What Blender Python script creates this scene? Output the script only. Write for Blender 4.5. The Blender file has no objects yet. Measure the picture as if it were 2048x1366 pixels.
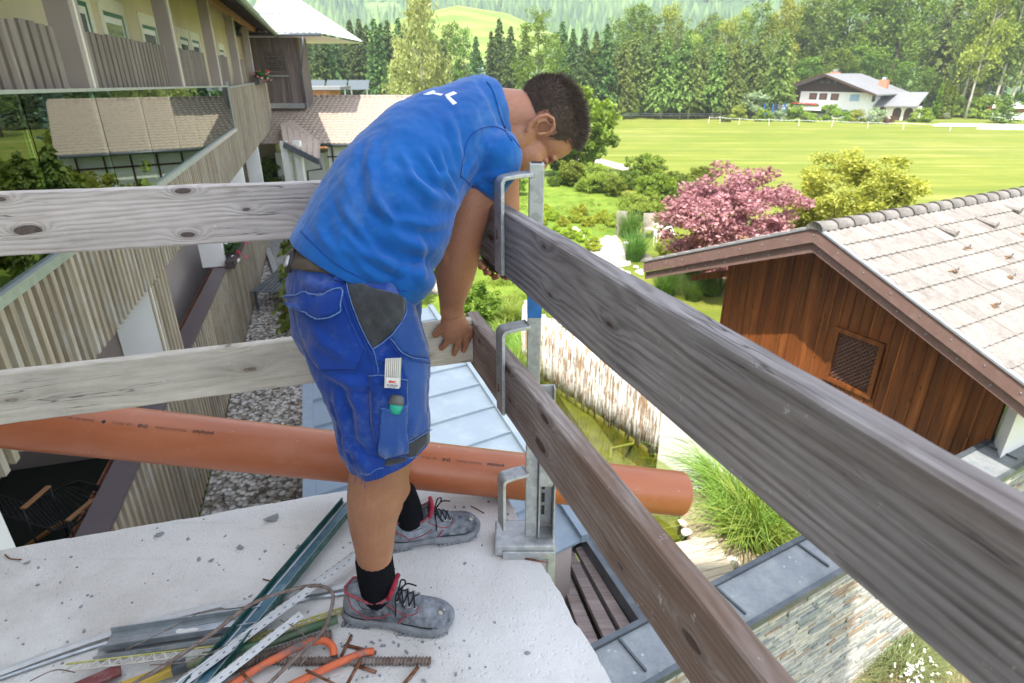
import bpy, bmesh, math, random
import numpy as np
from mathutils import Vector, Matrix, Quaternion, noise as mnoise
R = math.radians
random.seed(7)
sc = bpy.context.scene
col = sc.collection
# ------------------------------------------------------------------ camera, sky, sun, exposure
CAMZ = 1.4
PITCH = R(24.13)
FPX = 1201.0
cam_d = bpy.data.cameras.new('camera'); cam = bpy.data.objects.new('camera', cam_d); col.objects.link(cam)
cam.location = (0, 0, CAMZ); cam.rotation_euler = (math.pi / 2 - PITCH, 0, 0)
cam_d.sensor_width = 36; cam_d.lens = FPX / 2048 * 36
cam_d.clip_start = 0.05; cam_d.clip_end = 6000
cam_d.dof.use_dof = True; cam_d.dof.focus_distance = 1.55; cam_d.dof.aperture_fstop = 7.0
sc.camera = cam
SUN_EL, SUN_AZ = 60.0, (-0.42, -0.91)      # horizontal direction TOWARDS the sun
world = bpy.data.worlds.new('World'); sc.world = world; world.use_nodes = True
wn = world.node_tree; wn.nodes.clear()
sky = wn.nodes.new('ShaderNodeTexSky'); sky.sky_type = 'NISHITA'; sky.sun_disc = False
sky.sun_elevation = R(SUN_EL); sky.sun_rotation = math.atan2(SUN_AZ[0], SUN_AZ[1]); sky.altitude = 700; sky.dust_density = 1.5
bg = wn.nodes.new('ShaderNodeBackground'); bg.inputs['Strength'].default_value = 0.138
wo = wn.nodes.new('ShaderNodeOutputWorld')
hs = wn.nodes.new('ShaderNodeHueSaturation'); hs.inputs['Saturation'].default_value = .42      # thin summer haze: a paler sky
wn.links.new(sky.outputs[0], hs.inputs['Color']); wn.links.new(hs.outputs[0], bg.inputs[0]); wn.links.new(bg.outputs[0], wo.inputs[0])
sun_d = bpy.data.lights.new('sun', 'SUN'); sun_d.energy = 2.2; sun_d.angle = R(0.55); sun_d.color = (1.0, 0.95, 0.86)
sun = bpy.data.objects.new('sun', sun_d); col.objects.link(sun)
sdir = Vector((SUN_AZ[0], SUN_AZ[1], 0)).normalized() * math.cos(R(SUN_EL)) + Vector((0, 0, math.sin(R(SUN_EL))))
sun.rotation_euler = sdir.to_track_quat('Z', 'Y').to_euler(); sun.location = sdir * 50
vs = sc.view_settings; vs.view_transform = 'Standard'; vs.look = 'None'; vs.exposure = 2.17; vs.gamma = 1; vs.use_curve_mapping = False
sc.render.engine = 'CYCLES'
cy = sc.cycles; cy.use_denoising = True; cy.max_bounces = 6; cy.diffuse_bounces = 3; cy.glossy_bounces = 3
cy.transmission_bounces = 5; cy.transparent_max_bounces = 12; cy.volume_bounces = 0; cy.caustics_reflective = False; cy.caustics_refractive = False
cy.sample_clamp_indirect = 6

# ------------------------------------------------------------------ measuring helpers (photo pixel -> ray -> world point)
CO, SI = math.cos(PITCH), math.sin(PITCH)
CAM = Vector((0, 0, CAMZ))
def ray(px, py):
    u = (683 - py) / FPX; r = (px - 1024) / FPX
    return Vector((r, CO + u * SI, -SI + u * CO))
def at_z(px, py, z):
    d = ray(px, py); return CAM + d * ((z - CAMZ) / d.z)
def at_y(px, py, y):
    d = ray(px, py); return CAM + d * (y / d.y)
def at_t(px, py, t): return CAM + ray(px, py) * t
def at_pl(px, py, p, n):
    d = ray(px, py); n = Vector(n); return CAM + d * ((Vector(p) - CAM).dot(n) / d.dot(n))

# ------------------------------------------------------------------ object helpers
ORG = {}
def setp(o, label=None, cat=None, group=None, kind=None):
    if label: o['label'] = label
    if cat: o['category'] = cat
    if group: o['group'] = group
    if kind: o['kind'] = kind
    return o
def thing(name, label, cat, loc=(0, 0, 0), group=None, kind=None):
    o = bpy.data.objects.new(name, None); col.objects.link(o); o.location = loc; o.empty_display_size = .1
    ORG[o] = Vector(loc)
    return setp(o, label, cat, group, kind)
def link(name, me, mat=None, parent=None, loc=None):
    o = bpy.data.objects.new(name, me); col.objects.link(o)
    if parent is not None: o.parent = parent
    if loc is not None: o.location = loc
    if mat is not None and len(me.materials) == 0: me.materials.append(mat)
    return o
class MB:
    def __init__(s): s.v = []; s.f = []; s.m = []; s.mi = 0
    def add(s, vs, fs):
        n = len(s.v); s.v += [tuple(p) for p in vs]; s.f += [tuple(i + n for i in f) for f in fs]; s.m += [s.mi] * len(fs); return s
    def box(s, c, size, rz=0, M=None):
        x, y, z = size[0] / 2, size[1] / 2, size[2] / 2
        vs = [Vector(p) for p in ((-x,-y,-z),(x,-y,-z),(x,y,-z),(-x,y,-z),(-x,-y,z),(x,-y,z),(x,y,z),(-x,y,z))]
        if M is not None: vs = [M @ p for p in vs]
        elif rz: q = Matrix.Rotation(rz, 3, 'Z'); vs = [q @ p for p in vs]
        c = Vector(c)
        return s.add([p + c for p in vs], [(0,3,2,1),(4,5,6,7),(0,1,5,4),(1,2,6,5),(2,3,7,6),(3,0,4,7)])
    def hexa(s, a, b):   # a: 4 bottom pts (ccw from above), b: 4 top pts
        return s.add(list(a) + list(b), [(0,3,2,1),(4,5,6,7),(0,1,5,4),(1,2,6,5),(2,3,7,6),(3,0,4,7)])
    def bar(s, p, q, w, h, up=(0, 0, 1)):   # box from p to q; w across, h along up
        p, q = Vector(p), Vector(q); d = (q - p).normalized(); up = Vector(up); sd = d.cross(up)
        if sd.length < 1e-5: sd = d.cross(Vector((1, 0, 0)))
        sd.normalize(); up = sd.cross(d).normalized(); a, b = sd * w / 2, up * h / 2
        return s.add([p-a-b, p+a-b, p+a+b, p-a+b, q-a-b, q+a-b, q+a+b, q-a+b], [(0,1,2,3),(7,6,5,4),(0,4,5,1),(1,5,6,2),(2,6,7,3),(3,7,4,0)])
    def prism(s, pts, vec):   # planar polygon extruded by vec
        n = len(pts); pts = [Vector(p) for p in pts]; vec = Vector(vec)
        return s.add(pts + [p + vec for p in pts], [tuple(range(n))[::-1], tuple(range(n, 2 * n))] + [(i, (i+1) % n, n + (i+1) % n, n + i) for i in range(n)])
    def tube(s, path, r, n=8, cap=True, rb=None, up=None):
        path = [Vector(p) for p in path]; k = len(path); rs = r if isinstance(r, (list, tuple)) else [r] * k
        rbs = rb if isinstance(rb, (list, tuple)) else ([rb] * k if rb else rs)
        vs = []; prev = Vector(up) if up else None
        for i, p in enumerate(path):
            t = (path[min(i+1, k-1)] - path[max(i-1, 0)])
            t = t.normalized() if t.length > 1e-9 else Vector((0, 0, 1))
            if prev is None: prev = Vector((0, 0, 1)) if abs(t.z) < .9 else Vector((1, 0, 0))
            a = (prev - t * prev.dot(t)).normalized(); b = t.cross(a); prev = a
            for j in range(n):
                an = 2 * math.pi * j / n; vs.append(p + a * math.cos(an) * rs[i] + b * math.sin(an) * rbs[i])
        fs = [(i*n+j, i*n+(j+1) % n, (i+1)*n+(j+1) % n, (i+1)*n+j) for i in range(k-1) for j in range(n)]
        if cap: fs += [tuple(range(n))[::-1], tuple((k-1)*n+j for j in range(n))]
        return s.add(vs, fs)
    def lathe(s, prof, c=(0,0,0), n=16):
        c = Vector(c); vs = [c + Vector((r*math.cos(2*math.pi*j/n), r*math.sin(2*math.pi*j/n), z)) for r, z in prof for j in range(n)]
        k = len(prof)
        return s.add(vs, [(i*n+j, i*n+(j+1) % n, (i+1)*n+(j+1) % n, (i+1)*n+j) for i in range(k-1) for j in range(n)] + [tuple(range(n))[::-1], tuple((k-1)*n+j for j in range(n))])
    def quad(s, a, b, c, d): return s.add([a, b, c, d], [(0, 1, 2, 3)])
    def mesh(s, name, mats, org=None, smooth=False):
        me = bpy.data.meshes.new(name); v = s.v
        if org is not None and org.length > 0: v = [(p[0]-org[0], p[1]-org[1], p[2]-org[2]) for p in v]
        me.from_pydata(v, [], s.f)
        for m in (mats if isinstance(mats, (list, tuple)) else [mats]): me.materials.append(m)
        if isinstance(mats, (list, tuple)) and len(mats) > 1: me.polygons.foreach_set('material_index', s.m)
        if smooth: me.polygons.foreach_set('use_smooth', [True] * len(s.f))
        me.update(); return me
    def build(s, name, mats, parent=None, smooth=False, bevel=0, local=False):
        org = ORG.get(parent, Vector((0, 0, 0))) if (parent is not None and not local) else Vector((0, 0, 0))
        me = s.mesh(name, mats, org, smooth)
        o = link(name, me, None, parent)
        if parent is not None: ORG[o] = org
        if bevel:
            b = o.modifiers.new('bevel', 'BEVEL'); b.width = bevel; b.segments = 2; b.limit_method = 'ANGLE'; b.angle_limit = R(40)
        return o
def top(mb, name, mats, label, cat, loc=None, group=None, kind=None, smooth=False, bevel=0):
    """a one-mesh thing with its origin at loc"""
    me = mb.mesh(name, mats, Vector(loc) if loc is not None else None, smooth)
    o = link(name, me)
    if loc is not None: o.location = loc; ORG[o] = Vector(loc)
    if bevel:
        b = o.modifiers.new('bevel', 'BEVEL'); b.width = bevel; b.segments = 2; b.limit_method = 'ANGLE'; b.angle_limit = R(40)
    return setp(o, label, cat, group, kind)
def struct(mb, name, mats, label=None, smooth=False, kind='structure'):
    o = link(name, mb.mesh(name, mats, None, smooth)); o['kind'] = kind
    if label: o['label'] = label
    return o
def copy_tree(root, loc, rz=None, label=None, scale=None, group=None):
    r = root.copy(); col.objects.link(r); r.location = loc
    if rz is not None: r.rotation_euler = (0, 0, rz)
    if scale is not None: r.scale = scale if hasattr(scale, '__len__') else (scale,) * 3
    if label: r['label'] = label
    if group: r['group'] = group
    for ch in list(root.children):
        c = ch.copy(); col.objects.link(c); c.parent = r
        for g in ch.children:
            d = g.copy(); col.objects.link(d); d.parent = c
    return r

# ------------------------------------------------------------------ material builder
class NB:
    def __init__(s, name):
        s.m = bpy.data.materials.new(name); s.m.use_nodes = True; s.t = s.m.node_tree; s.t.nodes.clear()
        s.out = s.t.nodes.new('ShaderNodeOutputMaterial'); s._tc = None
    def n(s, typ, ins=None, **kw):
        nd = s.t.nodes.new(typ)
        for k, v in kw.items(): setattr(nd, k, v)
        for k, v in (ins or {}).items(): s.set(nd.inputs[k], v)
        return nd
    def set(s, inp, v):
        if isinstance(v, bpy.types.NodeSocket): s.t.links.new(v, inp)
        elif v is not None:
            try: inp.default_value = v
            except Exception:
                if hasattr(v, '__len__') and len(v) == 3: inp.default_value = (*v, 1)
                else: inp.default_value = (v, v, v, 1)
    def co(s, kind='Object'):
        if s._tc is None: s._tc = s.n('ShaderNodeTexCoord')
        return s._tc.outputs[kind]
    def mapp(s, vec, scale=(1, 1, 1), loc=(0, 0, 0), rot=(0, 0, 0)):
        return s.n('ShaderNodeMapping', {'Vector': vec, 'Scale': scale, 'Location': loc, 'Rotation': rot}).outputs[0]
    def noise(s, vec, scale, detail=4, rough=.55, dist=0):
        return s.n('ShaderNodeTexNoise', {'Vector': vec, 'Scale': scale, 'Detail': detail, 'Roughness': rough, 'Distortion': dist}).outputs['Fac']
    def voro(s, vec, scale, out='Distance', feature='F1', rnd=1):
        return s.n('ShaderNodeTexVoronoi', {'Vector': vec, 'Scale': scale, 'Randomness': rnd}, feature=feature).outputs[out]
    def voro2(s, x, y, rnd=1):
        return s.n('ShaderNodeTexVoronoi', {'Vector': s.comb(x, y, 0.), 'Scale': 1, 'Randomness': rnd}, voronoi_dimensions='2D').outputs
    def math(s, op, a, b=0, c=0, clamp=False):
        nd = s.n('ShaderNodeMath', operation=op, use_clamp=clamp); s.set(nd.inputs[0], a); s.set(nd.inputs[1], b)
        if len(nd.inputs) > 2: s.set(nd.inputs[2], c)
        return nd.outputs[0]
    def sep(s, vec): return s.n('ShaderNodeSeparateXYZ', {0: vec}).outputs
    def comb(s, x, y, z): return s.n('ShaderNodeCombineXYZ', {0: x, 1: y, 2: z}).outputs[0]
    def mr(s, v, a, b, c=0., d=1., smooth=False):
        nd = s.n('ShaderNodeMapRange', {'Value': v, 'From Min': a, 'From Max': b, 'To Min': c, 'To Max': d})
        if smooth: nd.interpolation_type = 'SMOOTHSTEP'
        return nd.outputs[0]
    def mix(s, f, a, b, blend='MIX'):
        nd = s.n('ShaderNodeMix', data_type='RGBA', blend_type=blend, clamp_factor=True)
        s.set(nd.inputs[0], f); s.set(nd.inputs[6], a); s.set(nd.inputs[7], b); return nd.outputs[2]
    def ramp(s, f, stops):
        nd = s.n('ShaderNodeValToRGB', {0: f}); cr = nd.color_ramp
        while len(cr.elements) < len(stops): cr.elements.new(.5)
        for e, (p, c) in zip(cr.elements, stops): e.position = p; e.color = (*c, 1)
        return nd.outputs[0]
    def hsv(s, c, h=.5, sa=1, v=1): return s.n('ShaderNodeHueSaturation', {'Color': c, 'Hue': h, 'Saturation': sa, 'Value': v}).outputs[0]
    def bump(s, h, strength=.3, dist=.01, nrm=None):
        nd = s.n('ShaderNodeBump', {'Height': h, 'Strength': strength, 'Distance': dist})
        if nrm is not None: s.set(nd.inputs['Normal'], nrm)
        return nd.outputs[0]
    def rnd(s): return s.n('ShaderNodeObjectInfo').outputs['Random']
    def island(s): return s.n('ShaderNodeNewGeometry').outputs['Random Per Island']
    def pbr(s, color, rough=.6, metal=0, normal=None, spec=.5, **kw):
        b = s.n('ShaderNodeBsdfPrincipled'); s.set(b.inputs['Base Color'], color); s.set(b.inputs['Roughness'], rough); s.set(b.inputs['Metallic'], metal)
        s.set(b.inputs['Specular IOR Level'], spec)
        if normal is not None: s.set(b.inputs['Normal'], normal)
        for k, v in kw.items(): s.set(b.inputs[k.replace('_', ' ')], v)
        s.t.links.new(b.outputs[0], s.out.inputs[0]); s.bs = b; return s.m
def simple(name, c, rough=.6, metal=0, var=.12, scale=8, bump=0., bscale=60, bdist=.003, spec=.5, dirt=None, dirtamt=.35, dscale=3., hvar=0):
    b = NB(name); co = b.co(); n = b.noise(co, scale, 5)
    lo = tuple(x * (1 - var) for x in c); hi = tuple(min(1, x * (1 + var)) for x in c)
    cc = b.mix(b.mr(n, .3, .7), lo, hi)
    if dirt: cc = b.mix(b.math('MULTIPLY', b.mr(b.noise(co, dscale, 7, .68), .48, .72), dirtamt), cc, dirt)
    if hvar: cc = b.hsv(cc, v=b.mr(b.rnd(), 0, 1, 1 - hvar, 1 + hvar))
    nr = b.bump(b.noise(co, bscale, 4), bump, bdist) if bump else None
    return b.pbr(cc, rough, metal, nr, spec)
G = -5.6                                   # ground level (camera about 7 m above it)
# ------------------------------------------------------------------ materials
def leafmat(name, dark, light, trans=.35, nscale=2., hue=.03, rough=.55):
    b = NB(name); co = b.co()
    f = b.island(); n = b.mr(b.noise(co, nscale, 3), .3, .7)
    c = b.mix(b.math('ADD', b.math('MULTIPLY', f, .6), b.math('MULTIPLY', n, .4)), dark, light)
    c = b.hsv(c, h=b.mr(b.rnd(), 0, 1, .5 - hue, .5 + hue * .6), v=b.mr(b.rnd(), 0, 1, .82, 1.15))
    d = b.n('ShaderNodeBsdfPrincipled', {'Base Color': c, 'Roughness': rough, 'Specular IOR Level': .3})
    t = b.n('ShaderNodeBsdfTranslucent', {'Color': b.hsv(c, h=.49, sa=1.15, v=1.35)})
    mx = b.n('ShaderNodeMixShader', {0: trans, 1: d.outputs[0], 2: t.outputs[0]})
    b.t.links.new(mx.outputs[0], b.out.inputs[0]); return b.m
L_spruce = leafmat('needles_dark_green', (0.02, 0.06, 0.018), (0.15, 0.24, 0.045), .2)
L_spruce2 = leafmat('needles_olive_green', (0.04, 0.1, 0.02), (0.27, 0.36, 0.07), .25)
L_blue = leafmat('needles_blue_grey', (.09, .17, .14), (.3, .42, .36), .2)
L_decid = leafmat('leaves_mid_green', (0.035, 0.095, 0.015), (0.27, 0.39, 0.06), .35)
L_light = leafmat('leaves_light_green', (0.12, 0.2, 0.03), (0.46, 0.52, 0.1), .4)
L_birch = leafmat('leaves_birch_yellow_green', (0.17, 0.22, 0.06), (0.48, 0.5, 0.18), .4)
L_pale = leafmat('leaves_pale_grey_green', (0.15, 0.22, 0.1), (0.42, 0.48, 0.28), .35)
L_red = leafmat('leaves_dusky_pink', (0.17, 0.045, 0.05), (.74, .42, .42), .3, 3.5, .012)
L_yellow = leafmat('leaves_yellow_green', (.15, .17, .025), (.58, .56, .12), .4, 3.)
L_shrub = leafmat('leaves_shrub_green', (0.06, 0.13, 0.015), (0.33, 0.42, 0.06), .35, 3)
L_lime = leafmat('leaves_lime_yellow', (0.18, 0.26, 0.025), (0.55, 0.62, 0.09), .4, 4)
L_grass = leafmat('grass_blades_fresh_green', (0.12, 0.24, 0.03), (0.45, 0.6, 0.15), .4, 3)
L_grassd = leafmat('grass_blades_deep_green', (.05, .12, .025), (.18, .3, .06), .35, 3)
L_straw = leafmat('straw_dry', (.35, .26, .12), (.75, .64, .42), .3, 5, .01)
L_sage = leafmat('grass_sage', (.14, .2, .07), (.42, .5, .24), .35, 5)
L_brown = leafmat('leaves_brown', (.1, .06, .04), (.25, .16, .1), .3)
L_geran = leafmat('leaves_geranium', (.02, .09, .02), (.07, .22, .05), .3, 6)
M_bark = simple('bark_brown', (.16, .12, .09), .9, var=.4, scale=3)
M_barkp = simple('bark_pale', (.42, .38, .32), .85, var=.3, scale=2)
M_white = simple('white_plaster', (.8, .79, .76), .85, var=.04, scale=2, bump=.15, bscale=40)
M_taupe = simple('taupe_plaster', (.36, .3, .27), .85, var=.07, scale=1.5, bump=.2, bscale=40)
M_yellow = simple('yellow_plaster', (.62, .53, .36), .9, var=.06, scale=1.2, bump=.2, bscale=30)
M_cream = simple('cream_trim', (.74, .7, .58), .85, var=.05)
M_flower_p = simple('petals_pink', (.75, .12, .25), .6); M_flower_r = simple('petals_red', (.7, .06, .06), .6); M_flower_w = simple('petals_white', (.85, .83, .8), .6)

# ------------------------------------------------------------------ foliage geometry
def quads_mesh(name, C, U, V, mat, extra=None):
    """C centres, U,V half axes (n,3): one rhombus-like leaf each"""
    n = len(C); P = np.empty((n, 4, 3), dtype=np.float32)
    P[:, 0] = C - U; P[:, 1] = C - V * .55 + U * .1; P[:, 2] = C + U; P[:, 3] = C + V * .55 + U * .1
    P = P.reshape(-1, 3); nl = n * 4
    me = bpy.data.meshes.new(name); ev, ef, em = extra or ([], [], [])
    ne = len(ev)
    if ne: P = np.vstack([P, np.array(ev, dtype=np.float32)])
    loops = np.arange(nl); ls = np.arange(n) * 4; lt = np.full(n, 4)
    if ne:
        el = [i + nl for f in ef for i in f]; lens = [len(f) for f in ef]
        st = nl + np.concatenate([[0], np.cumsum(lens)[:-1]])
        loops = np.concatenate([loops, el]); ls = np.concatenate([ls, st]); lt = np.concatenate([lt, lens])
    me.vertices.add(len(P)); me.vertices.foreach_set('co', P.ravel())
    me.loops.add(len(loops)); me.loops.foreach_set('vertex_index', loops.astype(np.int32))
    me.polygons.add(len(ls)); me.polygons.foreach_set('loop_start', ls.astype(np.int32)); me.polygons.foreach_set('loop_total', lt.astype(np.int32))
    me.materials.append(mat); me.update(calc_edges=True); return me
def rnd_dirs(rg, n):
    d = rg.normal(size=(n, 3)); return d / np.linalg.norm(d, axis=1)[:, None]
def leaf_axes(rg, N, s, flat=None):
    a = rnd_dirs(rg, N); b = rnd_dirs(rg, N)
    if flat is not None: a[:, 2] *= flat; b[:, 2] *= flat; a /= np.linalg.norm(a, axis=1)[:, None]
    b -= a * (a * b).sum(1)[:, None]; b /= np.linalg.norm(b, axis=1)[:, None] + 1e-9
    sz = s * rg.uniform(.6, 1.3, size=(N, 1)); return a * sz, b * sz
def crown_mesh(name, seed, mat, rx, ry, rz, blobs=38, per=90, s=.06, br=.26, lump=.25, flat=None, bottom=-.8):
    """leaf clumps spread through an uneven ellipsoid, centre at origin"""
    rg = np.random.default_rng(seed); C = []
    for i in range(blobs):
        d = rnd_dirs(rg, 1)[0]; d[2] = max(d[2], bottom); r = rg.uniform(.35, 1) ** .6 * (1 + rg.uniform(-lump, lump) * .6)
        c = d * r * np.array([rx, ry, rz]) * .85; k = per
        pr = rnd_dirs(rg, k) * (rg.uniform(0, 1, size=(k, 1)) ** .45) * br * rg.uniform(.7, 1.35)
        pr[:, 2] *= .75; C.append(c + pr * np.array([rx, ry, rz]) * 1.0)
    C = np.vstack(C); U, V = leaf_axes(rg, len(C), s, flat); return quads_mesh(name, C, U, V, mat)
def conifer_mesh(name, seed, mat, h=1., r=.2, n=26, bot=.12, droop=.35, s=.016, sparse=1.):
    rg = np.random.default_rng(seed); C = []; U = []; V = []
    for i in range(n):
        z = bot + (1 - bot) * (i / n) ** .9; rr = r * (1 - (z - bot) / (1 - bot)) ** .8 + .006
        for k in range(int(9 * sparse)):
            an = rg.uniform(0, 6.283); L = rr * rg.uniform(.7, 1.2); m = max(5, int(L / s * 2.6))
            q = rg.uniform(.1, 1, m) ** .8; dz = -droop * L * q * q + .12 * L * q
            x = math.cos(an) * q * L; y = math.sin(an) * q * L
            side = rg.normal(size=m) * (.16 * L * (1.1 - q)) ; x2 = x - math.sin(an) * side; y2 = y + math.cos(an) * side
            C.append(np.stack([x2, y2, z + dz + rg.normal(size=m) * .006 - np.abs(side) * .25], 1))
            u = np.stack([np.full(m, math.cos(an)), np.full(m, math.sin(an)), -.55 - q * droop], 1) + rg.normal(size=(m, 3)) * .45
            u /= np.linalg.norm(u, axis=1)[:, None]; v = np.cross(u, rnd_dirs(rg, m)); v /= np.linalg.norm(v, axis=1)[:, None] + 1e-9
            ss = s * rg.uniform(.7, 1.5, size=(m, 1)); U.append(u * ss); V.append(v * ss)
    return quads_mesh(name, np.vstack(C) * h, np.vstack(U) * h, np.vstack(V) * h, mat)
def loose_mesh(name, seed, mat, r=.17, s=.012, clumps=60, per=70, bot=.3, hang=.0):
    """tall slender broadleaf crown, unit height"""
    rg = np.random.default_rng(seed); C = []
    for i in range(clumps):
        z = rg.uniform(bot, .97); w = r * (math.sin(math.pi * min(1, (z - bot * .75) / (1.04 - bot * .75)) ** .8) ** .7)
        an = rg.uniform(0, 6.283); q = rg.uniform(0, 1) ** .6 * w; c = np.array([math.cos(an) * q, math.sin(an) * q, z])
        p = rnd_dirs(rg, per) * rg.uniform(0, 1, size=(per, 1)) ** .5 * rg.uniform(.03, .065)
        p[:, 2] *= (1 + hang * 2); C.append(c + p)
    C = np.vstack(C); U, V = leaf_axes(rg, len(C), s)
    if hang: U[:, 2] = -np.abs(U[:, 2]) - hang * s
    return quads_mesh(name, C, U, V, mat)
def trunk_mesh(name, mat, r=.012, lean=0, limbs=6, seed=0, hmax=.95, lim0=.35):
    rg = random.Random(seed); mb = MB(); pts = [(lean * math.sin(z * 2) + rg.uniform(-.003, .003), rg.uniform(-.003, .003), z * hmax) for z in [i / 6 for i in range(7)]]
    mb.tube(pts, [r * (1.15 - .95 * i / 6) for i in range(7)], 7)
    for i in range(limbs):
        z = rg.uniform(lim0, .8) * hmax; an = rg.uniform(0, 6.28); L = rg.uniform(.06, .13)
        mb.tube([(lean * math.sin(z * 2), 0, z), (math.cos(an) * L * .5, math.sin(an) * L * .5, z + L * .45), (math.cos(an) * L, math.sin(an) * L, z + L * .8)], [r * .4, r * .25, r * .1], 5)
    return mb.mesh(name, mat, None, True)
def tree(name, label, cat, crown, trunk, loc, h, w=None, rz=None, group=None, crown_z=None):
    t = thing(name, label, cat, loc, group); s = (w or h, w or h, h)
    rz = random.uniform(0, 6.28) if rz is None else rz
    c = link('crown', crown, None, t); c.scale = s; c.rotation_euler = (0, 0, rz)
    if crown_z is not None: c.location = (0, 0, crown_z)
    if trunk is not None:
        k = link('trunk', trunk, None, t); k.scale = (h, h, h) if crown_z is None else (1, 1, 1); k.rotation_euler = (0, 0, rz)
    return t
def blades_mesh(name, seed, mat, n=500, r=.3, h=.9, w=.008, spread=.6, seg=4):
    rg = np.random.default_rng(seed); vs = []; fs = []
    for i in range(n):
        an = rg.uniform(0, 6.283); q = rg.uniform(0, 1) ** .5 * r; x, y = math.cos(an) * q, math.sin(an) * q
        oa = an + rg.normal() * .7; L = h * rg.uniform(.55, 1.1); out = spread * rg.uniform(.3, 1.2) * (.3 + q / max(r, 1e-6)); b = len(vs)
        px, py = -math.sin(oa) * w, math.cos(oa) * w
        for k in range(seg + 1):
            t = k / seg; o = out * L * t * t; z = L * (t - .42 * out * t * t * t); ww = (1 - t * .92)
            cx, cy_ = x + math.cos(oa) * o, y + math.sin(oa) * o
            vs += [(cx - px * ww, cy_ - py * ww, z), (cx + px * ww, cy_ + py * ww, z)]
        fs += [(b+2*k, b+2*k+1, b+2*k+3, b+2*k+2) for k in range(seg)]
    me = bpy.data.meshes.new(name); me.from_pydata(vs, [], fs); me.materials.append(mat); me.update(); return me

# ------------------------------------------------------------------ ground, pond, lawn, meadow
bG = NB('meadow_grass'); co = bG.co()
st = bG.noise(bG.mapp(co, (.035, .55, 1), rot=(0, 0, R(-5))), 1, 6, .62); pn = bG.noise(co, .25, 6, .65); fi = bG.noise(co, 6, 4, .7)
c = bG.ramp(st, [(.32, (.115, .155, .016)), (.47, (.195, .215, .024)), (.57, (.265, .265, .045)), (.70, (.46, .4, .19))])
c = bG.mix(bG.mr(bG.noise(co, .07, 5, .6), .4, .62, 0, .4), c, (.26, .25, .06)); c = bG.mix(bG.mr(pn, .35, .75, 0, .7), c, (.11, .17, .02)); c = bG.mix(bG.mr(fi, .3, .7, 0, .45), c, (.1, .15, .015))
M_meadow = bG.pbr(c, .9, 0, bG.bump(fi, .6, .08), .2)
bL = NB('lawn_grass'); co = bL.co(); n1 = bL.noise(co, .9, 5, .6); n2 = bL.noise(co, 14, 4, .7)
c = bL.mix(bL.mr(n1, .35, .7), (.12, .2, .02), (.24, .31, .04)); c = bL.mix(bL.mr(n2, .35, .7, 0, .5), c, (.09, .15, .016))
M_lawn = bL.pbr(c, .9, 0, bL.bump(n2, .8, .03), .2)
# pond frame: along the log wall
WG = at_z(1113, 779, G); WH = at_z(1314, 911, G)
wa = (WH - WG).normalized(); wb = Vector((-wa.y, wa.x, 0))      # wb points away from camera?
if wb.dot(Vector((0, 1, 0))) < 0: wb = -wb
def wf(a, b, z=G): p = WG + wa * a + wb * b; return Vector((p.x, p.y, z))
A0, A1, B0, B1 = -.9, 7.2, -5.2, .02
mb = MB(); BIG = 2500
mb.quad(wf(-BIG, B1), wf(-BIG, BIG), wf(BIG, BIG), wf(BIG, B1)); mb.quad(wf(-BIG, -60), wf(-BIG, B0), wf(BIG, B0), wf(BIG, -60))
mb.quad(wf(-BIG, B0), wf(-BIG, B1), wf(A0, B1), wf(A0, B0)); mb.quad(wf(A1, B0), wf(A1, B1), wf(BIG, B1), wf(BIG, B0))
struct(mb, 'ground', M_meadow)
bb = NB('pond_bed_algae'); co = bb.co(); n1 = bb.noise(co, 1.1, 6, .65, .6); n2 = bb.noise(co, 7, 5, .7)
c = bb.ramp(n1, [(.3, (.05, .07, .008)), (.48, (.16, .17, .02)), (.62, (.34, .27, .05)), (.8, (.2, .2, .03))]); c = bb.mix(bb.mr(n2, .4, .7, 0, .6), c, (.05, .06, .01))
M_bed = bb.pbr(c, .8, 0, bb.bump(n2, .5, .03))
bw = NB('pond_water'); co = bw.co(); rip = bw.bump(bw.noise(co, 3, 3), .04, .02)
fr = bw.n('ShaderNodeFresnel', {'IOR': 1.4, 'Normal': rip}); tr = bw.n('ShaderNodeBsdfTransparent', {'Color': (.8, .86, .55, 1)}); gl = bw.n('ShaderNodeBsdfGlossy', {'Roughness': .02, 'Normal': rip})
mx = bw.n('ShaderNodeMixShader', {0: bw.math('MULTIPLY', fr.outputs[0], 2.2, clamp=True), 1: tr.outputs[0], 2: gl.outputs[0]}); bw.t.links.new(mx.outputs[0], bw.out.inputs[0]); M_water = bw.m
mb = MB(); z0 = G - .55
mb.quad(wf(A0, B0, z0), wf(A1, B0, z0), wf(A1, B1, z0), wf(A0, B1, z0))
for (a, b, c2, d) in ((A0, B0, A1, B0), (A1, B0, A1, B1), (A1, B1, A0, B1), (A0, B1, A0, B0)): mb.quad(wf(a, b, z0), wf(c2, d, z0), wf(c2, d, G), wf(a, b, G))
struct(mb, 'pond_basin', M_bed)
mb = MB(); z1 = G - .07; e = .003
mb.quad(wf(A0+e, B0+e, z1), wf(A1-e, B0+e, z1), wf(A1-e, B1-e, z1), wf(A0+e, B1-e, z1)); struct(mb, 'pond_water', M_water)
def sheet(name, pxs, z, mat, kind='structure', n=0):
    P = [at_z(x, y, z) for x, y in pxs]; mb = MB(); mb.add(P, [tuple(range(len(P)))])
    me = mb.mesh(name, mat); me.flip_normals() if me.polygons[0].normal.z < 0 else None
    o = link(name, me); o['kind'] = kind; return o
sheet('lawn', [(560, 300), (1010, 300), (1180, 372), (1265, 395), (1300, 430), (1250, 470), (1150, 500), (1100, 560), (1110, 700), (1060, 740), (940, 760), (560, 720)], G + .006, M_lawn)
bP = NB('pale_gravel'); co = bP.co(); v = bP.voro(co, 30, 'Color'); 
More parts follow.
